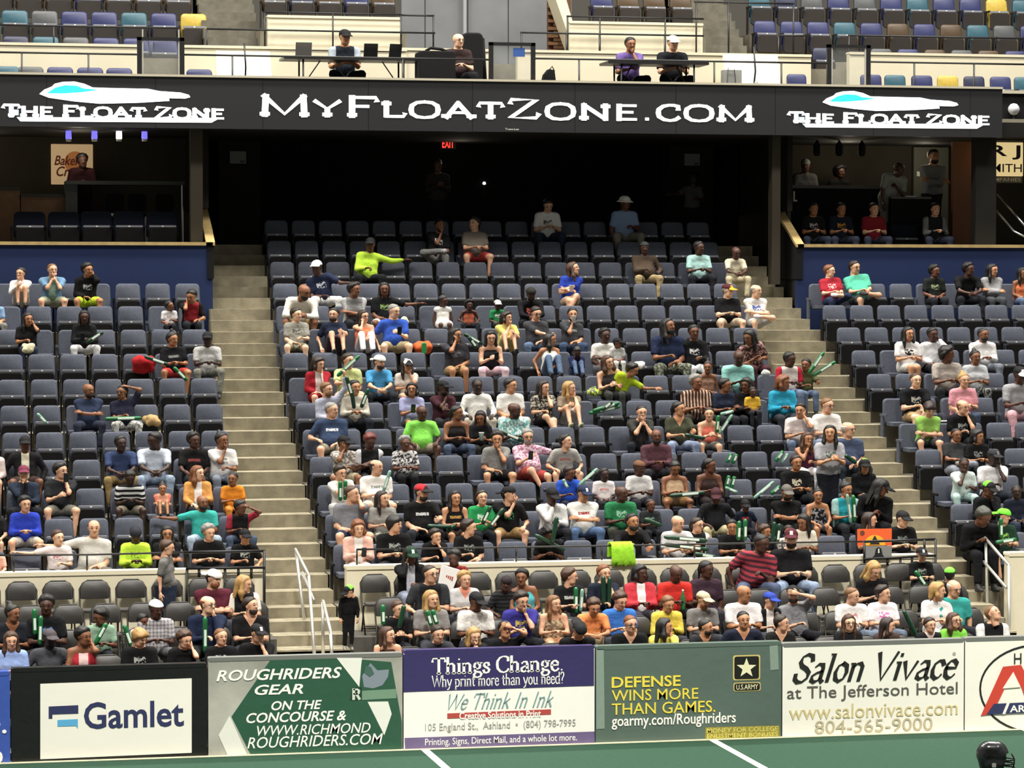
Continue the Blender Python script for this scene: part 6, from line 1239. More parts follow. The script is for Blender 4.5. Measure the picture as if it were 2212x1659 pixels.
P('c3c',3,1093,1247,'person in black striped tee and dark cap, head tilted', sk=6,t=(TS,'#18181a','stripe','#2f2f33'),b=('sh','#22242a'),h=('crew','k'),cap=('#2a2226','b'),y=-10,r=10,L=12,a=('knee','knee'),g='w',group=G4)
P('c3d',3,1127,1232,'person in aqua sleeveless top with short dark hair', sk=4,t=(TK,'#5cb8c0'),b=('lo','#3a3d46'),h=('full','k'),y=-20,p=4,L=8,R=-6,a=('low','lap'),g='n',kind='f',group=G4)
P('c3e',3,1231,1230,'person in black shirt with brown hair looking right beside sticks', sk=1,t=(TS,'#16171a','word','#b9b9b4'),b=('lo','#22242a'),h=('full','b'),y=70,L=6,a=('low','low'),g='n',kind='f',group=G4)
P('c3f',3,1305,1222,'person in navy top hidden behind two upright green sticks', sk=1,t=(TS,'#1d2434'),b=('lo','#22242a'),h=('short','a'),y=15,p=4,L=6,a=('low','chin'),g='n',group=G4)
P('c3g',3,1383,1222,'person in red jacket over white top with black bob', sk=6,t=(JK,'#d0404a','open','#f2f0f0'),b=('lo','#3a3540'),h=('bob','k'),y=25,p=6,L=2,a=('low','low'),g='n',f=.6,kind='f',group=G4)
P('c3h',3,1460,1222,'bald person in bright red tee looking at a bottle', sk=6,t=(TS,'#d8362f'),b=('lo','#2a2c32'),h=None,y=20,p=22,L=12,a=('low','low'),g='w',w=1.15,f=.4,group=G4)
P('c3i',3,1526,1213,'person in plum top with dark hair pulled back', sk=6,t=(TS,'#3f2c38'),b=('lo','#2a2a30'),h=('pony','k'),y=30,p=10,L=6,a=('low','hang'),g='n',kind='f',group=G4)
P('c3j',3,2052,1222,'child in lime and black cap near the right stairs', sk=4,t=(TS,'#1b1c1e'),b=('lo','#22242a'),h=('crew','k'),cap=('#141416','f','#7be84a','x'),y=150,kind='c',s=.8,group=G4)
P('c2a',2,932,1277,'blond person in grey tee holding a green stick at chin', sk=1,t=(TS,'#85817f'),b=('lo','#3a3d46'),h=('long','y'),y=20,p=2,L=6,a=('low','low'),g='n',f=.4,kind='f',group=G4)
P('c2b',2,1029,1282,'person in white tee and black cap with head bowed', sk=5,t=(TS,WHT,'print','#c9c4bc'),b=('lo','#22242a'),h=('crew','k'),cap=('#17171a','f'),y=30,p=20,L=12,a=('low','low'),g='w',w=1.1,group=G4)
P('c2c',2,1127,1280,'person in purple blue jersey with fist at mouth', sk=1,t=(TS,'#39358a','print','#c9b85a'),b=('lo','#22242a'),h=('full','d'),y=15,p=18,L=16,a=('low','chin'),g='w',w=1.1,group=G4)
P('c2d',2,1197,1289,'person in strapless patterned top with long light brown hair', sk=1,t=('strapless','#7a6752','floral','#b09a7c'),b=('sh','#d9a37c'),h=('long','l'),y=25,L=8,a=('low','low'),g='n',kind='f',group=G4)
P('c2e',2,1283,1296,'person in orange polo bending over folded arms', sk=2,t=(TS,'#f0955a'),b=('sh','#b9a98a'),h=('full','b'),y=5,p=28,L=22,a=('clasp','clasp'),g='w',w=1.12,group=G4)
P('c2f',2,1340,1281,'person in blue polo looking down with brown hair', sk=1,t=(TS,'#3f79d0'),b=('lo','#3a3d46'),h=('full','b'),y=20,p=25,L=14,a=('low','low'),g='w',w=1.12,group=G4)
P('c2g',2,1443,1290,'person in yellow long sleeves with head lowered', sk=2,t=(LS,'#f0d85a'),b=('lo','#3a3d46'),h=('short','l'),y=15,p=20,L=16,a=('low','low'),g='w',w=1.12,group=G4)
P('c2h',2,1519,1281,'person in grey tee and tan cap behind dark shirt', sk=1,t=(TS,'#7c7a78','print','#9c9a96'),b=('lo','#3a3d46'),h=('crew','l'),cap=('#b9ac90','f'),y=30,p=14,L=8,a=('low','low'),g='w',w=1.1,bd='a',group=G4)
P('c2i',2,1607,1265,'bald person in white button shirt looking right', sk=3,t=(TS,'#f3f0f0'),b=('lo','#3a3d46'),h=None,y=35,p=6,L=6,a=('low','low'),g='w',f=.6,w=1.18,group=G4)
P('c2j',2,1663,1299,'child in blue cap and dark top with white front', sk=1,t=(TS,'#17181c','open','#e9e4de'),b=('lo','#22242a'),h=('short','d'),cap=('#2a3f9a','f'),y=30,p=10,L=8,a=('low','low'),kind='c',s=.85,group=G4)
P('c2k',2,1713,1267,'person in grey tee and backwards cap shading the eyes', sk=1,t=(TS,'#85868a','print','#6a6b70'),b=('lo','#1d1e24'),h=('short','d'),cap=('#1b1b1e','b'),y=-10,p=8,L=6,R=-8,a=('low','brow'),g='w',bd='d',f=.4,w=1.1,group=G4)
P('c2l',2,1841,1271,'person in white polo with red smudge print', sk=1,t=(TS,'#f2f0ee','print','#c98a8a'),b=('lo','#6a7688'),h=('crew','l'),y=40,p=10,L=8,a=('low','low'),g='w',f=.8,w=1.15,group=G4)
P('c2m',2,1908,1267,'person in white tee with purple and orange rainbow', sk=1,t=(TS,'#f2eef2','print','#d97ab8'),b=('lo','#6a7688'),h=('full','d'),y=40,p=2,L=6,a=('low','low'),g='w',f=.5,kind='f',group=G4)
P('c2n',2,2026,1260,'person with short blond hair in white top beside teal polo', sk=1,t=(TS,'#f1efef'),b=('lo','#efeceb'),h=('bob','y'),y=55,p=4,L=8,a=('low','low'),g='n',f=.4,kind='f',group=G4)
P('c2o',2,2061,1254,'bald person in teal polo standing by the boards', sk=1,t=(TS,'#3aa39c'),b=('lo','#26282e'),h=('bald','w'),y=20,p=14,L=6,a=('low','hang'),g='w',gl=True,f=.4,w=1.12,group=G4)
P('c2p',2,860,1296,'child in black tee between two green sticks', sk=1,t=(TS,'#151617'),b=('lo','#22242a'),h=('short','b'),y=20,p=8,L=8,a=('phone','phone'),kind='c',s=.85,group=G4)
P('c1a',1,838,1357,'person with long brown hair and bare shoulder behind green banner', sk=1,t=(TK,'#4a2e2a'),b=('lo','#22242a'),h=('long','b'),y=40,p=2,L=8,a=('low','low'),kind='f',group=G4)
P('c1b',1,946,1354,'person in charcoal tee with interlaced fingers on the board', sk=1,t=(TS,'#33343a'),b=('lo','#22242a'),h=('short','d'),y=10,p=12,L=18,a=('fwd','fwd'),w=1.1,group=G4)
P('c1c',1,1024,1359,'person with fair blond hair covering mouth with hands', sk=0,t=(TS,'#1e1f24'),b=('lo','#22242a'),h=('long','y'),y=15,p=20,L=16,a=('chin','chin'),kind='f',group=G4)
P('c1d',1,1091,1344,'person in black tee and neck chain, hand on brow', sk=2,t=(TS,'#17171a'),b=('lo','#22242a'),h=('short','k'),y=5,p=-2,L=12,a=('low','brow'),w=1.1,group=G4)
P('c1e',1,1251,1344,'person in black cap and black top with face turned down', sk=2,t=(TS,'#121214'),b=('lo','#22242a'),h=('crew','k'),cap=('#1e1f22','b'),y=10,p=40,L=24,a=('low','low'),w=1.15,group=G4)
P('c1f',1,1362,1331,'person in black tee with bald reddish head behind sage banner', sk=1,t=(TS,'#121315','vneck',SKIN[1]),b=('lo','#22242a'),h=('crew','a'),y=10,p=10,L=10,a=('low','low'),gl=True,w=1.15,group=G4)
P('c1g',1,1436,1338,'person in yellow top with long black curls, hands joined', sk=2,t=(LS,'#eadf6a'),b=('lo','#22242a'),h=('curlylong','k'),y=60,p=6,L=12,a=('low','chin'),kind='f',group=G4)
P('c1h',1,1524,1340,'person in dark shirt with trimmed hair looking right', sk=2,t=(TS,'#26282b','vneck',SKIN[2]),b=('lo','#22242a'),h=('crew','k'),y=50,p=6,L=8,a=('low','low'),w=1.12,bd='k',group=G4)
P('c1i',1,1606,1322,'broad person in navy polo behind the star badge banner', sk=2,t=(TS,'#1d2233','vneck',SKIN[2]),b=('lo','#22242a'),h=('crew','k'),y=0,p=6,L=6,a=('arm','arm'),f=.8,w=1.22,group=G4)
P('c1j',1,1688,1331,'person with hair bun in black top with low neckline', sk=1,t=(TS,'#1c1d1b','vneck',SKIN[1]),b=('lo','#22242a'),h=('bun','d'),y=55,p=4,L=8,a=('low','low'),kind='f',group=G4)
P('c1k',1,1834,1344,'child with brown hair and glasses behind white banner', sk=0,t=(TS,'#1b1c20'),b=('lo','#22242a'),h=('long','b'),y=0,p=6,L=8,a=('low','low'),gl=True,kind='f',s=.86,group=G4)
P('c1l',1,1918,1338,'person with dark brown hair looking right behind white banner', sk=1,t=(TS,'#4a3a36'),b=('lo','#22242a'),h=('long','d'),y=60,p=8,L=10,a=('low','low'),kind='f',group=G4)
P('c1m',1,2009,1337,'person with dark hair in black collar behind white banner', sk=1,t=(TS,'#1d1e20','vneck','#d9c4bc'),b=('lo','#22242a'),h=('short','d'),y=10,p=6,L=8,a=('low','low'),w=1.05,group=G4)
P('c1n',1,2061,1326,'person in lime top and glasses with curly brown hair', sk=1,t=(TS,'#7fcc4a'),b=('lo','#22242a'),h=('curlylong','b'),y=20,p=2,L=6,a=('low','low'),gl=True,kind='f',group=G4)
P('c1o',1,2145,1310,'person in black top with white stripes looking upward', sk=1,t=(TS,'#141517','raglan','#d9d9d6'),b=('lo','#22242a'),h=('crew','l'),y=35,p=-28,L=2,a=('low','low'),w=1.1,group=G4)
P('ai',None,754,1269,'child in black with lime backed cap beside the left handrail', sk=1,t=(LS,'#121214'),b=('lo','#141416'),h=('crew','k'),cap=('#121214','f','#7be84a','x'),y=-60,p=30,L=14,g='s',a=('hang','hang'),kind='c',at=(41.9,.98),shoe='#8a8a86',group=G4)
# left chairs
P('Ls',None,361,1169,'boy in grey tee and jeans standing at the cream parapet', sk=1,t=(TS,'#7b7a76'),b=('lo','#2b3446'),h=('short','b'),y=75,p=10,T=70,g='s',a=('hang','hang'),kind='c',at=(42.2,CH_Z[4]),group=G4)
P('L3a',3,461,1232,'person in backwards white cap and maroon polo', sk=1,t=(TS,'#5c2432'),b=('lo','#3a3d46'),h=('short','d'),cap=('#e6e4e0','b'),y=40,p=10,L=4,a=('cross','cross'),g='w',w=1.12,bd='a',group=G4)
P('L3b',3,527,1245,'person with long tousled blond hair and white sleeve', sk=1,t=(TS,'#1a1a1d','raglan','#e6dfd2'),b=('lo','#22242a'),h=('curlylong','y'),y=60,p=12,L=8,a=('low','low'),kind='f',group=G4)
P('L2a',2,449,1288,'bald person in navy top beside an upright green stick', sk=0,t=(LS,'#1d2740'),b=('lo','#22242a'),h=('bald','a'),y=40,p=4,L=8,a=('low','chin'),g='w',gl=True,w=1.15,group=G4)
P('L2b',2,541,1292,'person in black v-neck tee looking right, left chairs', sk=1,t=(TS,'#151517','vneck',SKIN[1]),b=('lo','#22242a'),h=('short','d'),y=45,p=-4,L=4,a=('low','low'),g='w',w=1.12,bd='d',group=G4)
P('L2c',2,337,1299,'person in white knit cap and grey plaid shirt', sk=6,t=(TS,'#c4c0c0','plaid','#7c7880'),b=('lo','#6a6a70'),h=('crew','k'),cap=('#efede8','beanie'),y=25,p=14,L=10,a=('low','low'),g='w',w=1.12,group=G4)
P('L2d',2,100,1288,'person in black tee with blue print, dark hair, left', sk=6,t=(TS,'#16171a','print','#5a8ad0'),b=('lo','#22242a'),h=('full','k'),y=-5,p=10,L=6,a=('low','low'),g='w',group=G4)
P('L2e',2,27,1308,'person in dark top with dark hair at lower left', sk=4,t=(TS,'#1c2028','vneck',SKIN[4]),b=('lo','#22242a'),h=('bun','k'),y=45,p=8,L=8,a=('low','low'),kind='f',group=G4)
P('L2f',2,217,1325,'child with dark curls holding green sticks, left chairs', sk=5,t=(TS,'#8fae96'),b=('lo','#22242a'),h=('curly','k'),y=-60,p=20,L=12,a=('low','low'),kind='c',s=.85,group=G4)
P('L2g',2,309,1343,'small child in white top half hidden behind blond child', sk=5,t=(TS,'#d9d6d2'),b=('lo','#22242a'),h=('short','k'),y=30,p=12,kind='c',s=.72,group=G4)
P('L1a',1,24,1381,'person in light blue tee with long brown hair, lower left', sk=1,t=(TS,'#96aee0'),b=('lo','#22242a'),h=('long','b'),y=5,p=12,L=8,a=('low','low'),kind='f',s=.92,group=G4)
P('L1b',1,107,1362,'person in dark cap and grey polo behind black banner', sk=7,t=(TS,'#4a4b50'),b=('lo','#22242a'),h=('crew','k'),cap=('#4a4448','f'),y=20,p=10,L=6,a=('arm','arm'),w=1.1,bd='k',group=G4)
P('L1c',1,180,1357,'person in red and white top with hand before face', sk=4,t=(TK,'#b3303c','open','#e8c9c4'),b=('lo','#22242a'),h=('full','k'),y=40,p=10,L=8,a=('low','cheek'),kind='f',group=G4)
P('L1d',1,302,1361,'blond child in black tee with grey emblem, looking down', sk=1,t=(TS,'#131315','print','#a3a8a4'),b=('lo','#22242a'),h=('mop','y'),y=40,p=25,L=10,a=('low','low'),w=1.1,group=G4)
P('L1e',1,399,1364,'child in black with brown curls resting cheek on hand', sk=1,t=(TS,'#131315'),b=('lo','#22242a'),h=('curly','b'),y=30,p=20,L=16,a=('low','cheek'),kind='c',s=.9,group=G4)
P('L1f',1,477,1343,'small boy in black tee with white emblem at the boards', sk=1,t=(TS,'#131315','print','#b9bcb6'),b=('lo','#22242a'),h=('crew','l'),y=20,p=4,L=4,a=('low','low'),kind='c',s=.88,group=G4)
P('L1g',1,556,1351,'person in black cap and black top with hand at mouth', sk=1,t=(TS,'#121214'),b=('lo','#22242a'),h=('crew','d'),cap=('#141416','f','#d0d0cc','e'),y=25,p=10,L=12,a=('low','chin'),w=1.05,group=G4)
# --- suites and dim concourse
SF = 7.05
P('s1',None,178,334,'dim person leaning on the counter before the orange picture', sk=6,t=(TS,'#3a1c20'),b=('lo','#16161a'),h=('curly','k'),g='s',L=22,y=10,a=('low','low'),at=(55.3,SF),group=G5)
P('s2',None,1740,345,'dim person in pale cap standing behind the right suite rail', sk=5,t=(TS,'#6a6a68'),b=('lo','#1c1c20'),h=('crew','k'),cap=('#8a8a86','f'),g='s',y=-20,at=(55.9,SF),group=G5)
P('s3',None,1815,360,'dim dark person standing beside the pale cap in suite', sk=6,t=(TS,'#1d1c1c'),b=('lo','#16161a'),h=('afro','k'),g='s',y=20,at=(55.9,SF),group=G5)
P('s4',None,1942,352,'person in grey polo leaning over the suite counter', sk=6,t=(TS,'#9a9a98'),b=('lo','#8a8880'),h=('bald','k'),g='s',L=30,R=10,y=25,p=25,a=('hang','low'),at=(54.9,SF),w=1.1,group=G5)
P('s5',None,2017,320,'person in grey shirt standing with folded arms before door', sk=2,t=(LS,'#8b8e90'),b=('lo','#22242a'),h=('short','k'),g='s',y=5,p=6,a=('cross','cross'),at=(55.4,SF),bd='k',group=G5)
for kk, uu, lab, tt, ss in (('s6',1757,'dim person in black tee with small white print, suite seats',(TS,'#1c1c20','print','#c9c9cc'),3), ('s7',1817,'dim person in navy tee with orange emblem, suite seats',(TS,'#1f2534','print','#d9a23a'),3),
                        ('s8',1888,'person in dark red tee holding white tray in suite seats',(TS,'#8f2430'),1), ('s9',2020,'person in dark sweatshirt with white shoulder stripe, suite seats',(LS,'#22252a','raglan','#8a8c8c'),1)):
    P(kk,None,uu,440,lab, sk=ss,t=tt,b=('lo','#3a4050'),h=('short','k'),y=5,p=8,L=6,a=('low','low'),g='w',at=(53.95,6.6),group=G5)
P('s10',None,945,345,'barely visible person standing in the dark under exit sign', sk=5,t=(LS,'#3a342e'),b=('lo','#1a1a1c'),h=('short','k'),g='s',y=5,a=('phone','phone'),at=(56.3,7.05),group=G5)
P('s11',None,1497,388,'barely visible person in grey top before the dark right pier', sk=6,t=(TS,'#5a5a58'),b=('lo','#1a1a1c'),h=('afro','k'),g='s',y=180,a=('outf','low'),at=(56.3,7.05),s=.86,group=G5)
# --- press row
P('p1',None,745,62,'person in black cap and dark vest behind the press table', sk=2,t=(TS,'#232a34','raglan','#a9b4bc'),b=('lo','#1d1e22'),h=('crew','k'),cap=('#151517','f'),y=10,p=8,L=8,a=('low','phone'),g='w',at=(54.3,PZ),group=G6,w=1.1)
P('p2',None,990,73,'bald person in dark brown polo with arms on knees, press row', sk=0,t=(TS,'#3a2c2c'),b=('lo','#1b1b1f'),h=None,y=20,p=6,L=8,a=('low','low'),g='w',at=(54.1,PZ),gl=True,group=G6,f=.5)
P('p3',None,1362,82,'person in purple shirt raising a hand to the mouth, press row', sk=4,t=(TS,'#6f5a9a'),b=('lo','#1b1b1f'),h=('short','k'),y=5,p=8,L=10,a=('low','chin'),g='w',at=(54.3,PZ),group=G6)
P('p4',None,1454,76,'person in white cap and black tee at right press table', sk=1,t=(TS,'#1c1d22'),b=('lo','#1b1b1f'),h=('crew','d'),cap=('#e6e2da','f'),y=5,p=10,L=8,a=('low','low'),g='w',at=(54.3,PZ),group=G6,w=1.1)
# ------------------------------------------------------------------ noise sticks and small belongings
M_stick = mat('green_film', '#1f6b3c', .3, noise=.25, nscale=8); M_dstick = mat('dark_green_film', '#173d2a', .3, noise=.25, nscale=8); M_cstick = mat('pale_green_film', '#7fa894', .25, noise=.3, nscale=8); M_band = mat('white_film_print', '#d9e6da', .4)
def dep(row, off):
    return CH_Y[row] - off if isinstance(row, int) else rowY('ABCDEFGHIJKLMN'.index(row)) - off
def stick(u0, v0, u1, v1, row, label, m='g', off=.62, r=.035, tilt=0.0, band=(.35, .8), bw=1.0):
    Y = dep(row, off); x0, z0 = un(u0, v0, Y); x1, z1 = un(u1, v1, Y - tilt)
    a = Vector((x0, Y, z0)); d = Vector((x1, Y - tilt, z1)) - a; t = thing('noise_stick', label, 'noise stick', a, group='inflatable noise sticks'); r *= 1.0
    fr = [0, .03, .08, .2, .5, .8, .92, .97, 1]; rr = [.3*r, .75*r, r, r, r*1.04, r, r, .75*r, .3*r]
    tb = MB().tube([d*q for q in fr], rr, 10).build('tube', {'g': M_stick, 'd': M_dstick, 'c': M_cstick}[m], t, True)
    if bw:
        n = d.normalized(); s = n.cross(Vector((0, 1, 0))).normalized(); f = Vector((0, -1, 0))
        b = MB(); k = []
        for q in (band[0], band[1]):
            for ang in (-.5, 0, .5): k.append(d*q + (f*math.cos(ang) + s*math.sin(ang)*bw)*(r*1.06))
        b.add(k, [(0, 1, 4, 3), (1, 2, 5, 4)]); b.build('printed_band', M_band, tb)
    return t
ST = [
 (186,741,223,717,'I','green stick across the lap of the black jacket person','d',.55), (312,770,364,788,'H','upper green stick held beside the red jacket','d',.6), (375,793,404,822,'H','lower green and white stick before the red shorts','g',.62),
 (226,905,306,903,'F','green stick lying across white camouflage trousers','g',.62), (80,893,101,915,'E','pale green stick on an empty left seat','c',.25),
 (74,1315,76,1372,2,'left of two upright sticks before blue print tee','g',.5), (88,1330,86,1394,2,'right of two upright sticks before blue print tee','g',.52), (206,1391,230,1346,2,'tilted green stick beside the dark curls child','g',.55), (268,1350,285,1398,2,'green stick leaning beside blond child','g',.6), (443,1332,443,1411,2,'upright green stick before the bald navy person','g',.6),
 (728,813,777,768,'G','green stick raised above the pale yellow tee','g',.75), (748,813,761,858,'F','green stick hanging below the raised one','d',.75), (759,839,765,883,'F','left dark stick in the cream top lap','d',.6), (796,839,780,881,'F','right dark stick in the cream top lap','d',.6),
 (1002,721,1042,744,'H','green and white stick behind dark grey top','d',.25), (1012,727,1030,752,'H','dark green stick crossing on the same empty seat','d',.28),
 (1272,893,1340,878,'F','lowest stick of the pile on an empty seat','g',.22), (1280,888,1338,870,'F','middle stick of the pile on an empty seat','g',.25), (1300,886,1322,868,'F','short topmost stick of the pile on a seat','d',.28),
 (1078,931,1128,952,'E','green stick held before the tie-dye shirt','d',.6), (1479,939,1523,947,'E','green stick held by the olive tee','d',.66), (1556,895,1585,888,'E','bent teal stick above the coral top child','c',.5), (1552,897,1548,935,'E','left hanging stick beside coral top child','g',.5), (1582,895,1553,938,'E','slanting stick right of coral top child','c',.52),
 (1570,1000,1580,979,'D','left green stick on the seat below jeans','g',.22), (1582,1002,1592,981,'D','right green stick on the seat below jeans','g',.22), (1675,997,1692,974,'D','left stick on seat near standing person','g',.24), (1688,1000,1702,980,'D','right stick on seat near standing person','c',.24),
 (1568,1055,1575,1027,'C','left of two upright sticks on an empty seat','g',.24), (1579,1056,1587,1029,'C','right of two upright sticks on an empty seat','g',.24), (1566,1053,1593,1064,'C','stick lying across the two upright ones','c',.3), (1628,1077,1672,1040,'C','long pale stick leaning on an empty seat','c',.3), (1665,1068,1685,1050,'C','short stick beside the long pale one','g',.26),
 (1446,1071,1523,1064,'C','green and white stick on the tan tank lap','d',.68), (1216,1035,1226,1054,'C','short clear stick before the royal blue tee','c',.6), (1250,1049,1291,1012,'C','long clear stick pointing up from royal blue tee','c',.66),
 (735,1039,735,1082,'C','left striped stick held by white tee near stairs','g',.62), (746,1037,746,1080,'C','right striped stick held by white tee near stairs','g',.62), (843,1016,828,1062,'C','clear stick held by white lettered tee','c',.6),
 (923,1136,975,1138,'B','thick green stick pointed by red cap person','d',.75), (965,1148,985,1133,'B','short stick under the black strap top','d',.7), (1060,1093,1042,1132,'B','dark stick held by the bright green tee','d',.62), (1088,1098,1055,1142,'B','dark stick crossing toward the black cap','d',.7),
 (1155,1155,1220,1189,'A','long green stick slanting before the tall hair child','d',.55), (1203,1116,1193,1174,'A','upright stick beside the tall hair child','d',.6), (1391,1121,1430,1136,'A','stick behind the clasped hands person','d',.3),
 (1434,1160,1528,1168,'A','upper long stick of the bald white tee','d',.7), (1434,1176,1531,1187,'A','lower white banded stick of the bald white tee','d',.72), (1500,1196,1548,1204,'A','short dark stick resting on the parapet','d',.8),
 (1597,1125,1595,1168,'A','left upright stick before black tee child','g',.62), (1610,1121,1609,1168,'A','right upright stick before black tee child','g',.62), (1673,1127,1668,1172,'A','left dark stick beside the maroon cap','d',.55), (1684,1131,1678,1174,'A','right dark stick beside the maroon cap','d',.55),
 (1830,1067,1838,1131,'B','left long stick held by the teal top','c',.62), (1843,1069,1846,1128,'B','right long stick held by the teal top','g',.62), (1825,983,1850,1001,'C','dark stick held beside standing grey tee','d',.6),
 (1244,1268,1244,1326,3,'left upright stick before black shirt looking right','g',.5), (1258,1272,1254,1322,3,'right pale stick before black shirt looking right','c',.5), (1303,1244,1304,1309,3,'left upright stick hiding the navy top','d',.52), (1317,1246,1315,1310,3,'right upright stick hiding the navy top','d',.52),
 (827,1306,828,1351,2,'left stick beside the small child in black','g',.45), (873,1307,862,1357,2,'right stick beside the small child in black','d',.5), (922,1318,932,1352,2,'left bright stick under the blond chin','g',.55), (934,1317,944,1349,2,'right bright stick under the blond chin','g',.55),
 (1977,1233,2001,1268,4,'green stick held by black cap child at right','g',.55), (1951,1318,1984,1381,2,'green stick leaning between two white tops','d',.55), (1747,807,1780,760,'G','left raised green stick over the right stairs','g',.62), (1755,812,1805,781,'G','right raised green stick over the right stairs','g',.62), (2162,1119,2162,1164,'A','upright green stick before the lime cap','g',.6), (2150,1172,2196,1165,'A','flat green stick below the lime cap','g',.66),
]
for a in ST: stick(*a[:5], a[5], a[6], a[7], tilt=.0, bw=0 if a[6] == 'd' and (a[0] % 2) else 1.0, r=.028 if a[6] == 'c' else .034)

def prop(name, label, cat, loc, rz=0, ry=0, rx=0):
    o = thing(name, label, cat, loc); o.rotation_euler = (rx, ry, rz); return o
def blob(name, label, cat, u, v, row, off, col, rad, part='cloth', h=None, jitter=.25, col2=None):
    "soft crumpled thing (bag, jacket): a lumpy field"
    Y = dep(row, off); x, z = un(u, v, Y); t = thing(name, label, cat, (x, Y, z)); rx, ry, rz = rad; g = np.random.default_rng(int(u*7 + v)); P_ = []
    for k in range(7):
        c = g.uniform(-.55, .55, 3)*(rx, ry, rz); q = g.uniform(-.55, .55, 3)*(rx, ry, rz); r = min(rx, ry, rz)*g.uniform(.4, .62); P_.append(cp(c, q, r, r, .03))
    V, Q = grow(P_, .02); m = cloth(col) if not col2 else cloth(col, 'floral', col2); link(part, mesh_np(part, V, Q, None, True, (m,)), t); return t
blob('jacket', 'crumpled red jacket on the seat beside red shorts', 'jacket', 310, 787, 'H', .3, '#b8262c', (.24, .16, .16))
t = blob('tote_bag', 'orange bag with green stripe on a seat', 'bag', 913, 752, 'I', .3, '#e8693c', (.22, .15, .12), 'bag_body'); MB().prism(rrect(-.04, .04, -.1, .1, .03, 3), -.17, -.1, .01).build('stripe', mat('green_stripe', '#2f8a4c', .7), t)
blob('towel', 'white folded towel lying on an empty seat', 'towel', 1381, 788, 'G', .3, '#efece6', (.14, .12, .08)); blob('white_cap', 'white cap left on a seat behind aqua tee', 'cap', 1655, 806, 'G', .3, '#f0eeea', (.09, .09, .06))
blob('tan_bag', 'tan paper bag beside the navy top in left block', 'bag', 326, 908, 'F', .35, '#b89a6a', (.18, .14, .1)); blob('lap_bag', 'pale yellow bag on the lap of black tee', 'bag', 62, 752, 'I', .52, '#e6ddb4', (.16, .1, .09), 'bag_body')
blob('lime_bag', 'lime topped grey bag on an empty seat', 'bag', 1283, 845, 'G', .32, '#6f716a', (.2, .15, .08), 'bag_body', col2='#cbe84a')
blob('cream_cap', 'cream cap beside the blue polo on a seat', 'cap', 874, 692, 'J', .4, '#e6e0b4', (.1, .09, .07))
t = prop('paper_box', 'white popcorn box with red marks held by the red plaid shirt', 'box', (*un(967, 1250, 41.95)[:1], 41.95, un(967, 1250, 41.95)[1]), ry=.28)
MB().add([(-.10,-.07,-.17),(.10,-.07,-.17),(.10,.07,-.17),(-.10,.07,-.17),(-.13,-.09,.17),(.13,-.09,.17),(.13,.09,.17),(-.13,.09,.17)], [(0,3,2,1),(4,5,6,7),(0,1,5,4),(1,2,6,5),(2,3,7,6),(3,0,4,7)]).build('carton', mat('white_card', '#f4f1ec', .6), t)
for k in range(4): MB().box(-.05 + .03*k, -.03 + .03*k, -.085, -.082, .02 - .01*k, .05).build('red_mark', mat('red_print', '#b0463e', .6), t)
# lime jacket over the parapet, with a clear bottle
x, z = un(1340, 1178, 42.86); t = thing('jacket', 'lime green jacket hung over the cream parapet', 'jacket', (x, 42.86, z)); n = 10; v = []; f = []
prof = [(.16, -.18), (.14, -.05), (.12, .03), (.0, .06), (-.13, .03), (-.14, -.08), (-.145, -.2), (-.15, -.27)]
for i in range(n + 1):
    for j, (py, pz) in enumerate(prof): v.append((-.17 + .34*i/n + .03*(j > 5)*(i/n), py - .012*math.sin(i*2.1 + j), pz - (.05*math.sin(i*.9)**2 if j == len(prof) - 1 else 0)))
for i in range(n):
    for j in range(len(prof) - 1): f.append((i*len(prof) + j, i*len(prof) + j + 1, (i+1)*len(prof) + j + 1, (i+1)*len(prof) + j))
o = MB().add(v, f).build('draped_cloth', cloth('#a9ee3c'), t, True); md = o.modifiers.new('thick', 'SOLIDIFY'); md.thickness = .02
x, z = un(1368, 1188, 42.9); t = thing('bottle', 'clear plastic bottle beside the lime jacket', 'bottle', (x, 42.9, 2.11)); MB().lathe([(.03, 0), (.034, .02), (.034, .13), (.03, .16), (.014, .2), (.014, .22)], 12).build('bottle_body', mat('clear_plastic', '#a9c4b4', .15, alpha=.6), t, True); MB().lathe([(.016, .22), (.016, .24)], 10).build('bottle_cap', M_plate, t)
x, z = un(1475, 1297, 41.2); t = thing('bottle', 'green bottle held by the bright red tee', 'bottle', (x, 41.2, z - .14)); MB().lathe([(.032, 0), (.036, .02), (.036, .16), (.03, .2), (.014, .25), (.014, .28)], 12).build('bottle_body', mat('green_bottle', '#1f6b3c', .3), t, True); MB().lathe([(.017, .28), (.017, .3)], 10).build('bottle_cap', M_plate, t)
def held(name, label, cat, key, side, col, dims, dz=.04, dyy=-.05, part='case', rx=0.3):
    h = PP[key]['hands'][side]; t = prop(name, label, cat, (h[0], h[1] + dyy - .06, h[2] + dz), rx=rx); a, b, c = dims
    MB().prism(rrect(-a/2, a/2, -c/2, c/2, min(a, c)*.15, 3), -b/2, b/2, .002).build(part, col, t); return t
for k, sd, lb in (('i4', 1, 'black phone held by the royal blue polo'), ('d5', 0, 'black phone held by the pink floral shirt'), ('h2', 1, 'phone held by the black tank person'), ('a1', 1, 'phone held by the pink cardigan person'), ('f3', 0, 'brown phone held by the lavender tee'), ('Lc2', 1, 'dark phone raised by the black tee, left block'), ('Li2', 0, 'pale phone on the black jacket lap')):
    t = held('phone', lb, 'phone', k, sd, M_black, (.075, .012, .15)); MB().box(-.033, .033, -.0075, -.006, -.06, .06).build('screen', mat('phone_glass', '#20242c', .1), t)
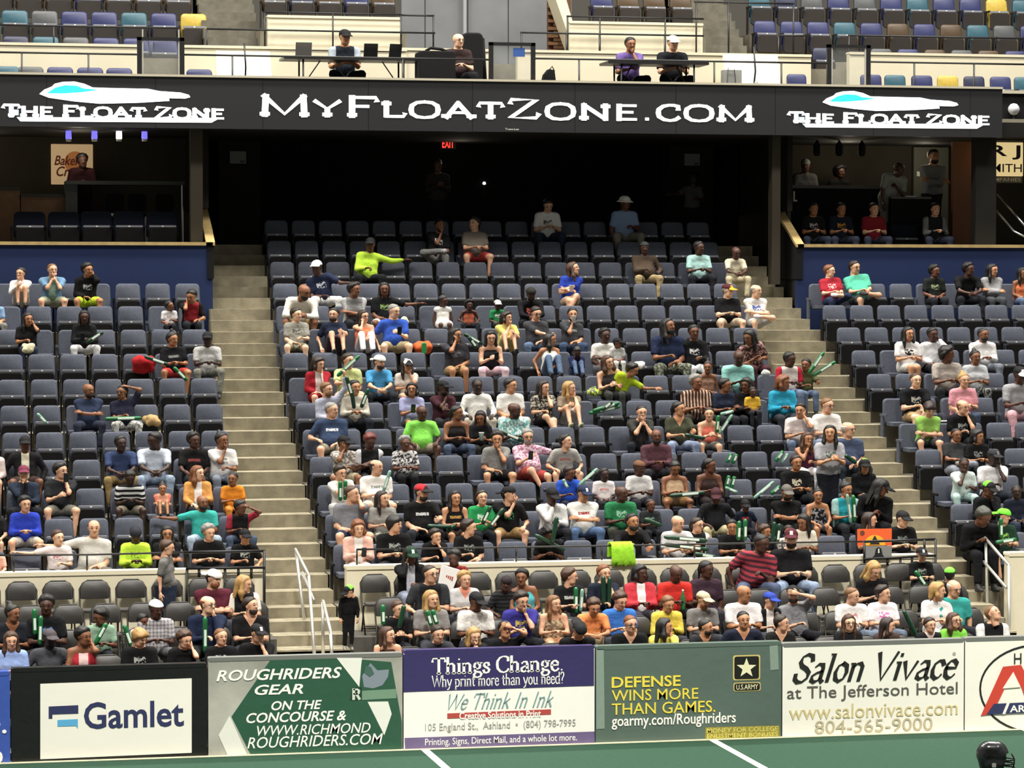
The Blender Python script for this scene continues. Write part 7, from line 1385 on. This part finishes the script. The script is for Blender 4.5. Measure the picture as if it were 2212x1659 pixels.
def cupat(key, side, label, col):
    h = PP[key]['hands'][side]; t = thing('cup', label, 'cup', (h[0], h[1] - .07, h[2] - .02)); MB().lathe([(.03, 0), (.042, .12), (.045, .125), (.001, .122)], 14).build('cup_body', col, t, True); MB().lathe([(.0452, .118), (.0462, .13)], 14).build('rim', M_plate, t)
cupat('i7', 0, 'white paper cup at the mouth of the charcoal tee', mat('white_card', '#f4f1ec', .6)); cupat('e4', 0, 'pale green cup held by the long haired person', mat('pale_cup', '#b9d2c4', .5)); cupat('k2', 0, 'white cup held by the bright blue tee', mat('white_card', '#f4f1ec', .6))
x, z = un(2032, 884, rowY(4) + .55); t = thing('clipboard', 'white paper on an empty seat behind the green tee child', 'paper', (x, rowY(5) - .28, rowZ(5) + .47)); MB().box(-.16, .16, -.11, .11, 0, .012).build('board', mat('white_card', '#f4f1ec', .6), t); MB().box(-.03, .03, .08, .11, .012, .02).build('clip', M_chrome, t)
# signs in the first row
def sign(name, label, us, Y, col):
    (u0, v0), (u1, v1) = us; x0, z1 = un(u0, v0, Y); x1, z0 = un(u1, v1, Y); t = thing(name, label, 'sign', ((x0 + x1)/2, Y, z0)); w = (x1 - x0)/2; h = z1 - z0
    MB().prism(rrect(-w, w, 0, h, .006, 1), -.006, .006).build('card', col, t); return t, w, h
t, w, h = sign('hand_sign', 'orange sign with yellow arc and black figure, held up', ((1852, 1143), (1926, 1178)), 43.43, mat('orange_card', '#e8602c', .6))
arc = [(w*.62*math.cos(math.radians(a)), h*.02 + h*.62*math.sin(math.radians(a))) for a in range(0, 181, 15)]; MB().prism(arc, -.012, -.007).build('yellow_arc', mat('yellow_print', '#f0b030', .6), t)
MB().prism([(-w*.3, .02), (w*.3, .02), (w*.12, h*.4), (0, h*.62), (-w*.12, h*.4)], -.017, -.013).build('black_figure', M_ink, t); MB().prism([(-w*.72 + w*.14*math.cos(a*.6283), h*.76 + h*.16*math.sin(a*.6283)) for a in range(10)], -.012, -.007).build('wreath', mat('brown_wreath', '#6a3a24', .6), t)
t, w, h = sign('hand_sign', 'grey poster with black shapes below the orange sign', ((1869, 1180), (1926, 1206)), 42.72, mat('grey_card', '#8f8f8c', .7))
MB().prism([(-w*.5, .01), (w*.5, .01), (w*.3, h*.3), (w*.2, h*.8), (0, h*.92), (-w*.2, h*.8), (-w*.3, h*.3)], -.011, -.007).build('black_shape', M_ink, t); MB().prism([(-w*.06, h*.45), (w*.06, h*.45), (w*.04, h*.8), (-w*.04, h*.8)], -.015, -.012).build('white_shape', M_white, t)

# ------------------------------------------------------------------ rails
def prail(name, label, segs, m, r=.018, cat='railing'):
    "segs: (part, [(u, v, Y), ...])"
    base = None; t = None
    for part, pts in segs:
        q = [Vector((un(u, v, Y)[0], Y, un(u, v, Y)[1])) if v is not None else None for u, v, Y in pts]
        if t is None: base = q[0]; t = thing(name, label, cat, base)
        MB().tube([p - base for p in q], r, 8).build(part, m, t, True)
    return t
YP = 42.88
prail('parapet_rail', 'thin black rail along the centre parapet', [('top_rail', [(770, 1187, YP), (1240, 1180, YP), (1700, 1172, YP), (1864, 1170, YP)])] + [('post', [(u, v, YP), (u, v + 36, YP)]) for u, v in ((771, 1187), (1115, 1181), (1300, 1179), (1500, 1175), (1690, 1172))], M_black, .014)
prail('parapet_rail', 'thin black rail along the left parapet', [('top_rail', [(-40, 1200, YP), (200, 1198, YP), (400, 1193, YP)])] + [('post', [(u, v, YP), (u, v + 40, YP)]) for u, v in ((30, 1199), (188, 1198))], M_black, .014)
prail('end_guard', 'black guard frame at the left end of the parapet', [('top_rail', [(398, 1193, 42.7), (572, 1190, 42.7)]), ('mid_rail', [(402, 1228, 42.66), (572, 1226, 42.66)])] + [('post', [(u, a, 42.68), (u, b, 42.68)]) for u, a, b in ((404, 1226, 1372), (430, 1228, 1250), (486, 1227, 1370), (515, 1227, 1250), (543, 1227, 1250), (571, 1190, 1370))], M_black, .02)
prail('end_guard', 'black guard frame at the right end of the parapet', [('top_rail', [(1866, 1170, 42.7), (2021, 1165, 42.7)]), ('mid_rail', [(1867, 1208, 42.66), (2021, 1200, 42.66)])] + [('post', [(u, a, 42.68), (u, b, 42.68)]) for u, a, b in ((1867, 1172, 1230), (1917, 1206, 1222), (1945, 1204, 1357), (1970, 1203, 1222), (1997, 1166, 1200), (2021, 1165, 1357))], M_black, .02)
M_silver = mat('galvanised_pipe', '#c9c8c0', .35, metal=.5)
prail('handrail', 'silver handrail on the left stairs above the chair rows', [('top_rail', [(638, 1186, 43.5), (668, 1245, 42.7)]), ('lower_rail', [(653, 1237, 43.3), (678, 1297, 42.6)]), ('post', [(639, 1188, 43.5), (660, 1362, 42.9)]), ('post', [(667, 1245, 42.7), (679, 1412, 41.6)])], M_silver, .024)
prail('handrail', 'lower silver handrail at the foot of the left stairs', [('top_rail', [(698, 1298, 41.6), (716, 1372, 40.6)]), ('post', [(697, 1300, 41.6), (698, 1412, 41.5)]), ('post', [(714, 1370, 40.6), (717, 1420, 40.4)])], M_silver, .024)
prail('handrail', 'silver handrail beside the right parapet', [('top_rail', [(2127, 1161, 43.5), (2180, 1222, 42.6)]), ('lower_rail', [(2125, 1213, 43.3), (2174, 1270, 42.5)]), ('post', [(2129, 1163, 43.5), (2133, 1310, 43.0)]), ('post', [(2179, 1222, 42.6), (2180, 1365, 42.0)])], M_silver, .024)
prail('suite_handrail', 'thin grey handrail beside the left suite wall', [('top_rail', [(438, 422, 55.0), (458, 500, 53.2), (459, 530, 53.1)]), ('post', [(446, 470, 53.8), (446, 520, 53.8)])], M_chrome, .02)
prail('suite_handrail', 'grey handrail rising beside the right suite wall', [('top_rail', [(1668, 440, 55.2), (1706, 500, 53.4), (1708, 530, 53.3)]), ('post', [(1706, 500, 53.4), (1705, 590, 53.3)])], M_chrome, .025)
prail('suite_handrail', 'grey handrail at the far right suite opening', [('top_rail', [(2122, 420, 54.6), (2190, 500, 53.2), (2230, 520, 53.0)]), ('lower_rail', [(2155, 420, 54.6), (2215, 490, 53.4)])], M_chrome, .025)

# ------------------------------------------------------------------ suites
SD = seat_meshes(mat('dark_navy_fabric', '#141a2a', .9), M_pan, .02)
for i, u in enumerate((64, 138, 208, 278, 350)):
    x, z = un(u, 457, 53.7); zs = z - .86; MB().box(x - .34, x + .34, 53.1, 53.95, 6.6, zs).build('suite_riser', M_dark, kind='structure'); seat(x, 53.7, zs, 'dark suite seat, %s from left in the left suite' % ORD[i+1], False, SD, 'dark seats of the suites', sx=1.18, name='tip_up_seat')
for i, u in enumerate((1757, 1817, 1888, 1955, 2020)):
    x, z = un(u, 457, 54.14); seat(x, 54.14, 6.6, 'dark suite seat, %s from left in the right suite' % ORD[i+1], i != 3, SD, 'dark seats of the suites', sx=1.1, name='tip_up_seat')
x0, z1 = un(110, 311, 56.56); x1, z0 = un(201, 399, 56.56); t = thing('wall_picture', 'cream picture with orange disc and red script in left suite', 'picture', ((x0+x1)/2, 56.58, (z0+z1)/2)); w, h = (x1-x0)/2, (z1-z0)/2
MB().prism(rrect(-w, w, -h, h, .01, 1), -.03, .0).build('panel', mat('glowing_cream_print', '#e6c391', .6, emit=.25), t); MB().prism([(w*.15 + w*.52*math.cos(a*.3142), h*.1 + h*.55*math.sin(a*.3142)) for a in range(20)], -.034, -.03).build('glowing_orange_disc', mat('glowing_orange_disc', '#d98a4a', .6, emit=.15), t)  # panel and disc glow faintly by themselves, brightness put into the print
M_script = mat('red_script', '#a03a2a', .6); type_text('script', "Baker's", -w*.1, h*.2, w*1.5, h*.5, M_script, -.036, t, .02, .3); type_text('script', 'Crust', -w*.1, -h*.35, w*1.3, h*.5, M_script, -.036, t, .02, .3)
for i, (u, c, e) in enumerate(((148, '#6a64d8', 1.2), (204, '#6a64d8', 1.0), (257, '#f4f0ff', 3.0), (312, '#6a64d8', 1.0))):
    x, z = un(u, 290, 54.2); t = thing('spot_lamp', 'small %s ceiling lamp, %s from left in the left suite' % ('white' if i == 2 else 'violet', ORD[i+1]), 'lamp', (x, 54.2, 9.12), group='suite ceiling lamps')
    MB().lathe([(.03, z - 9.12 + .12), (.05, z - 9.12 + .09), (.056, z - 9.12 - .06), (.05, z - 9.12 - .09)], 12).build('lamp_body', mat('violet_lamp', c, .5, emit=e), t, True); MB().lathe([(.05, z - 9.12 - .13), (.05, z - 9.12 - .09)], 12).build('lamp_ring', M_plate, t); MB().tube([(0, 0, 0), (0, 0, z - 9.12 + .1)], .012, 6).build('stem', M_black, t)
x0, z = un(140, 391, 55.0); x1, _ = un(396, 391, 55.0); t = thing('suite_counter', 'dark counter with grey end panel in the left suite', 'counter', ((x0+x1)/2, 55.0, 7.05)); w = (x1-x0)/2; h = z - 7.05
MB().prism(rrect(-w, w, h - .07, h, .01, 1), -.25, .25).build('counter_top', mat('grey_counter', '#3f403c', .5), t); MB().box(-w, -w + .22, -.2, .2, 0, h - .07).build('end_panel', mat('grey_panel', '#4a4b48', .6), t); MB().tube([(w - .04, -.2, h - .07), (w - .04, -.2, 0)], .025, 8).build('leg', M_chrome, t)
for i, u in enumerate((250, 298, 358)):
    x, _ = un(u, 430, 54.85); t = thing('bar_chair', 'dark bar chair, %s from left under the suite counter' % ORD[i+1], 'chair', (x, 54.9, 7.05), group='bar chairs of the left suite')
    MB().prism(rrect(-.17, .17, .62, .95, .08, 4), .15, .19, .01).build('backrest', M_blackm, t); MB().prism(rrect(-.18, .18, .52, .57, .01, 1), -.18, .18).build('seat', M_plate if i == 0 else M_blackm, t)
    for sx, sy in ((-.16, -.16), (.16, -.16), (-.16, .16), (.16, .16)): MB().tube([(sx*.9, sy*.9, .52), (sx, sy, 0)], .014, 6).build('leg', M_chrome, t)
M_wood = mat('brown_wood', '#7a5836', .6, noise=.2, nscale=6)
for u0, u1, v0, lab in ((-40, 42, 411, 'brown wooden cabinet at far left of the left suite'), (44, 140, 425, 'brown wooden low wall beside the suite counter')):
    x0, z = un(u0, v0, 55.1); x1, _ = un(u1, v0, 55.1); t = thing('suite_cabinet', lab, 'cabinet', ((x0+x1)/2, 55.1, 7.05)); w = (x1-x0)/2
    MB().prism(rrect(-w, w, 0, z - 7.05, .01, 1), -.2, .2, .005).build('body', M_wood, t); MB().box(-w, w, -.22, .22, z - 7.05, z - 7.03 + .03).build('top', mat('dark_top', '#2c2a26', .5), t)
x0, z = un(1700, 400, 55.2); x1, _ = un(1916, 400, 55.2); t = thing('suite_rail', 'grey bar rail across the right suite with white corner mark', 'railing', ((x0+x1)/2, 55.2, 7.05)); w = (x1-x0)/2; h = z - 7.05
MB().box(-w, w, -.06, .06, h - .06, h).build('bar', mat('grey_counter', '#55554f', .5), t); MB().box(-w, -w + .07, -.04, .04, 0, h - .06).build('post', mat('grey_counter', '#55554f', .5), t); MB().box(-w + .07, w, -.03, .0, 0, h - .06).build('panel', M_blackm, t); MB().prism([(-w + .12, h - .32), (-w + .2, h - .32), (-w + .2, h - .29), (-w + .15, h - .29), (-w + .15, h - .12), (-w + .12, h - .12)], -.04, -.03).build('white_mark', M_plate, t)
x0, z = un(1925, 425, 54.6); x1, _ = un(2010, 425, 54.6); t = thing('suite_counter', 'small dark counter with white papers in the right suite', 'counter', ((x0+x1)/2, 54.75, 7.05)); w = (x1-x0)/2; h = z - 7.05
MB().box(-w, w, -.2, .2, h - .04, h).build('counter_top', mat('grey_counter', '#55554f', .5), t); MB().box(-w + .02, w - .06, -.18, .18, 0, h - .04).build('counter_body', M_blackm, t); MB().box(-.1, .12, -.15, 0, h, h + .02).build('papers', M_plate, t)
x0, z1 = un(1973, 290, 56.5); x1, _ = un(2048, 290, 56.5); t = thing('door_1', None, None, ((x0+x1)/2, 56.5, 7.05), kind='structure'); w = (x1-x0)/2
MB().prism(rrect(-w, w, 0, 2.05, .01, 1), -.04, .04, .01).build('door_leaf', mat('grey_green_door', '#5a5a50', .7), t); MB().box(-w + .06, -w + .12, -.06, -.04, 1.45, 1.55).build('door_plate', M_plate, t)
x0, _ = un(2058, 400, 54.6); x1, _ = un(2106, 400, 54.6); MB().box(x0, x1, 54.6, 54.7, 6.6, 9.12).build('wall_brown_panel', mat('rust_brown_panel', '#7a4a28', .6, noise=.15, nscale=2), kind='structure')
for i, u in enumerate((1765, 1813, 1862)):
    x, z = un(u, 300, 54.6); t = thing('spot_lamp', 'unlit black ceiling lamp, %s from left in right suite' % ORD[i+1], 'lamp', (x, 54.6, 9.12), group='suite ceiling lamps'); MB().lathe([(.05, -.3), (.075, -.26), (.075, -.1), (.04, -.05), (.012, 0)], 12).build('lamp_body', M_blackm, t, True); MB().lathe([(.05, -.31), (.06, -.295)], 12).build('lamp_ring', M_dark, t)
x0, z1 = un(2120, 307, 54.4); x1, z0 = un(2208, 381, 54.4); t = thing('wall_sign', 'lit cream sign reading R J Smith Companies at right edge', 'sign', ((x0+x1)/2, 54.4, (z0+z1)/2)); w, h = (x1-x0)/2, (z1-z0)/2
MB().prism(rrect(-w, w, -h, h, .01, 1), -.04, .04).build('panel', mat('backlit_cream', '#e8cf94', .5, emit=.55), t); MB().box(-w, w, .0, .04, h, 9.12 - (z0+z1)/2).build('hanger', M_blackm, t)
type_text('letters', 'R J', w*.12, h*.40, w*1.5, h*.85, M_ink, -.042, t, .03); type_text('letters', 'SMITH', w*.05, -h*.52, w*1.78, h*.5, M_ink, -.042, t, .035); o = MB().prism(rrect(-w, w, -h*1.4, -h*1.04, .01, 1), -.02, .02).build('lower_strip', mat('dim_strip', '#6a6350', .6), t); type_text('letters', 'COMPANIES', 0, -h*1.2, w*1.8, h*.22, mat('dim_letters', '#b9ae8c', .6, emit=.1), -.024, t, .02)

# ------------------------------------------------------------------ player on the field
_, pd = person(None, 2147, 1580, 'player in black helmet and dark jersey on the field', sk=5, t=('ts', '#1b1c20'), b=('lo', '#17181b'), h=None, g='s', y=75, p=8, L=10, T=60, a=('hang', 'hang'), f=.5, w=1.35, at=(27.0, 0), s=1.06)
rt = [o for o in bpy.data.objects if o.get('label') == 'player in black helmet and dark jersey on the field'][0]
hc = pd['head'] - pd['root']; F = Field((-.19,-.22,-.2), (.19,.22,.2), .012)
F.cap((0,-.02,.03),(0,.045,.03),.128,.128,.02); F.cap((0,.03,-.05),(0,.04,-.07),.115,.105,.03)
for s_ in (-1, 1): F.cap((s_*.07,-.06,-.06),(s_*.075,.02,-.06),.05,.06,.03)
X_ = F.ax[0][:, None, None]; Y_ = F.ax[1][None, :, None]; Z_ = F.ax[2][None, None, :]
F.f = np.maximum(F.f, -np.maximum(np.maximum(np.abs(X_) - .075, Z_ - .045), Y_ + .03 + 0*Z_)).astype(np.float32)
V, Q = F.nets(); a = math.radians(70); Rm = np.array([[math.cos(a), -math.sin(a), 0], [math.sin(a), math.cos(a), 0], [0, 0, 1]])
link('helmet', mesh_np('helmet', V @ Rm.T + hc, Q, None, True, (mat('black_gloss_helmet', '#0e0f11', .18, noise=.9, nscale=9, col2='#4a4d50'),)), rt)
b = MB()
for zz in (-.02, -.06, -.10): b.tube([(-.10, -.08, zz), (-.07, -.17, zz), (0, -.2, zz), (.07, -.17, zz), (.10, -.08, zz)], .008, 6)
b.tube([(0, -.17, .04), (0, -.2, -.02), (0, -.19, -.11)], .008, 6); b.v = [tuple(np.array(q) @ Rm.T + hc) for q in b.v]; b.build('face_mask', M_black, rt, True)
b = MB(); b.prism(rrect(-.02, .02, -.02, .02, .006, 2), -.145, -.13); b.v = [tuple(np.array((q[1] + .0, q[0], q[2] - .06)) @ Rm.T + hc) for q in b.v]; b.build('helmet_clip', M_plate, rt)
make_seats(); make_chairs()
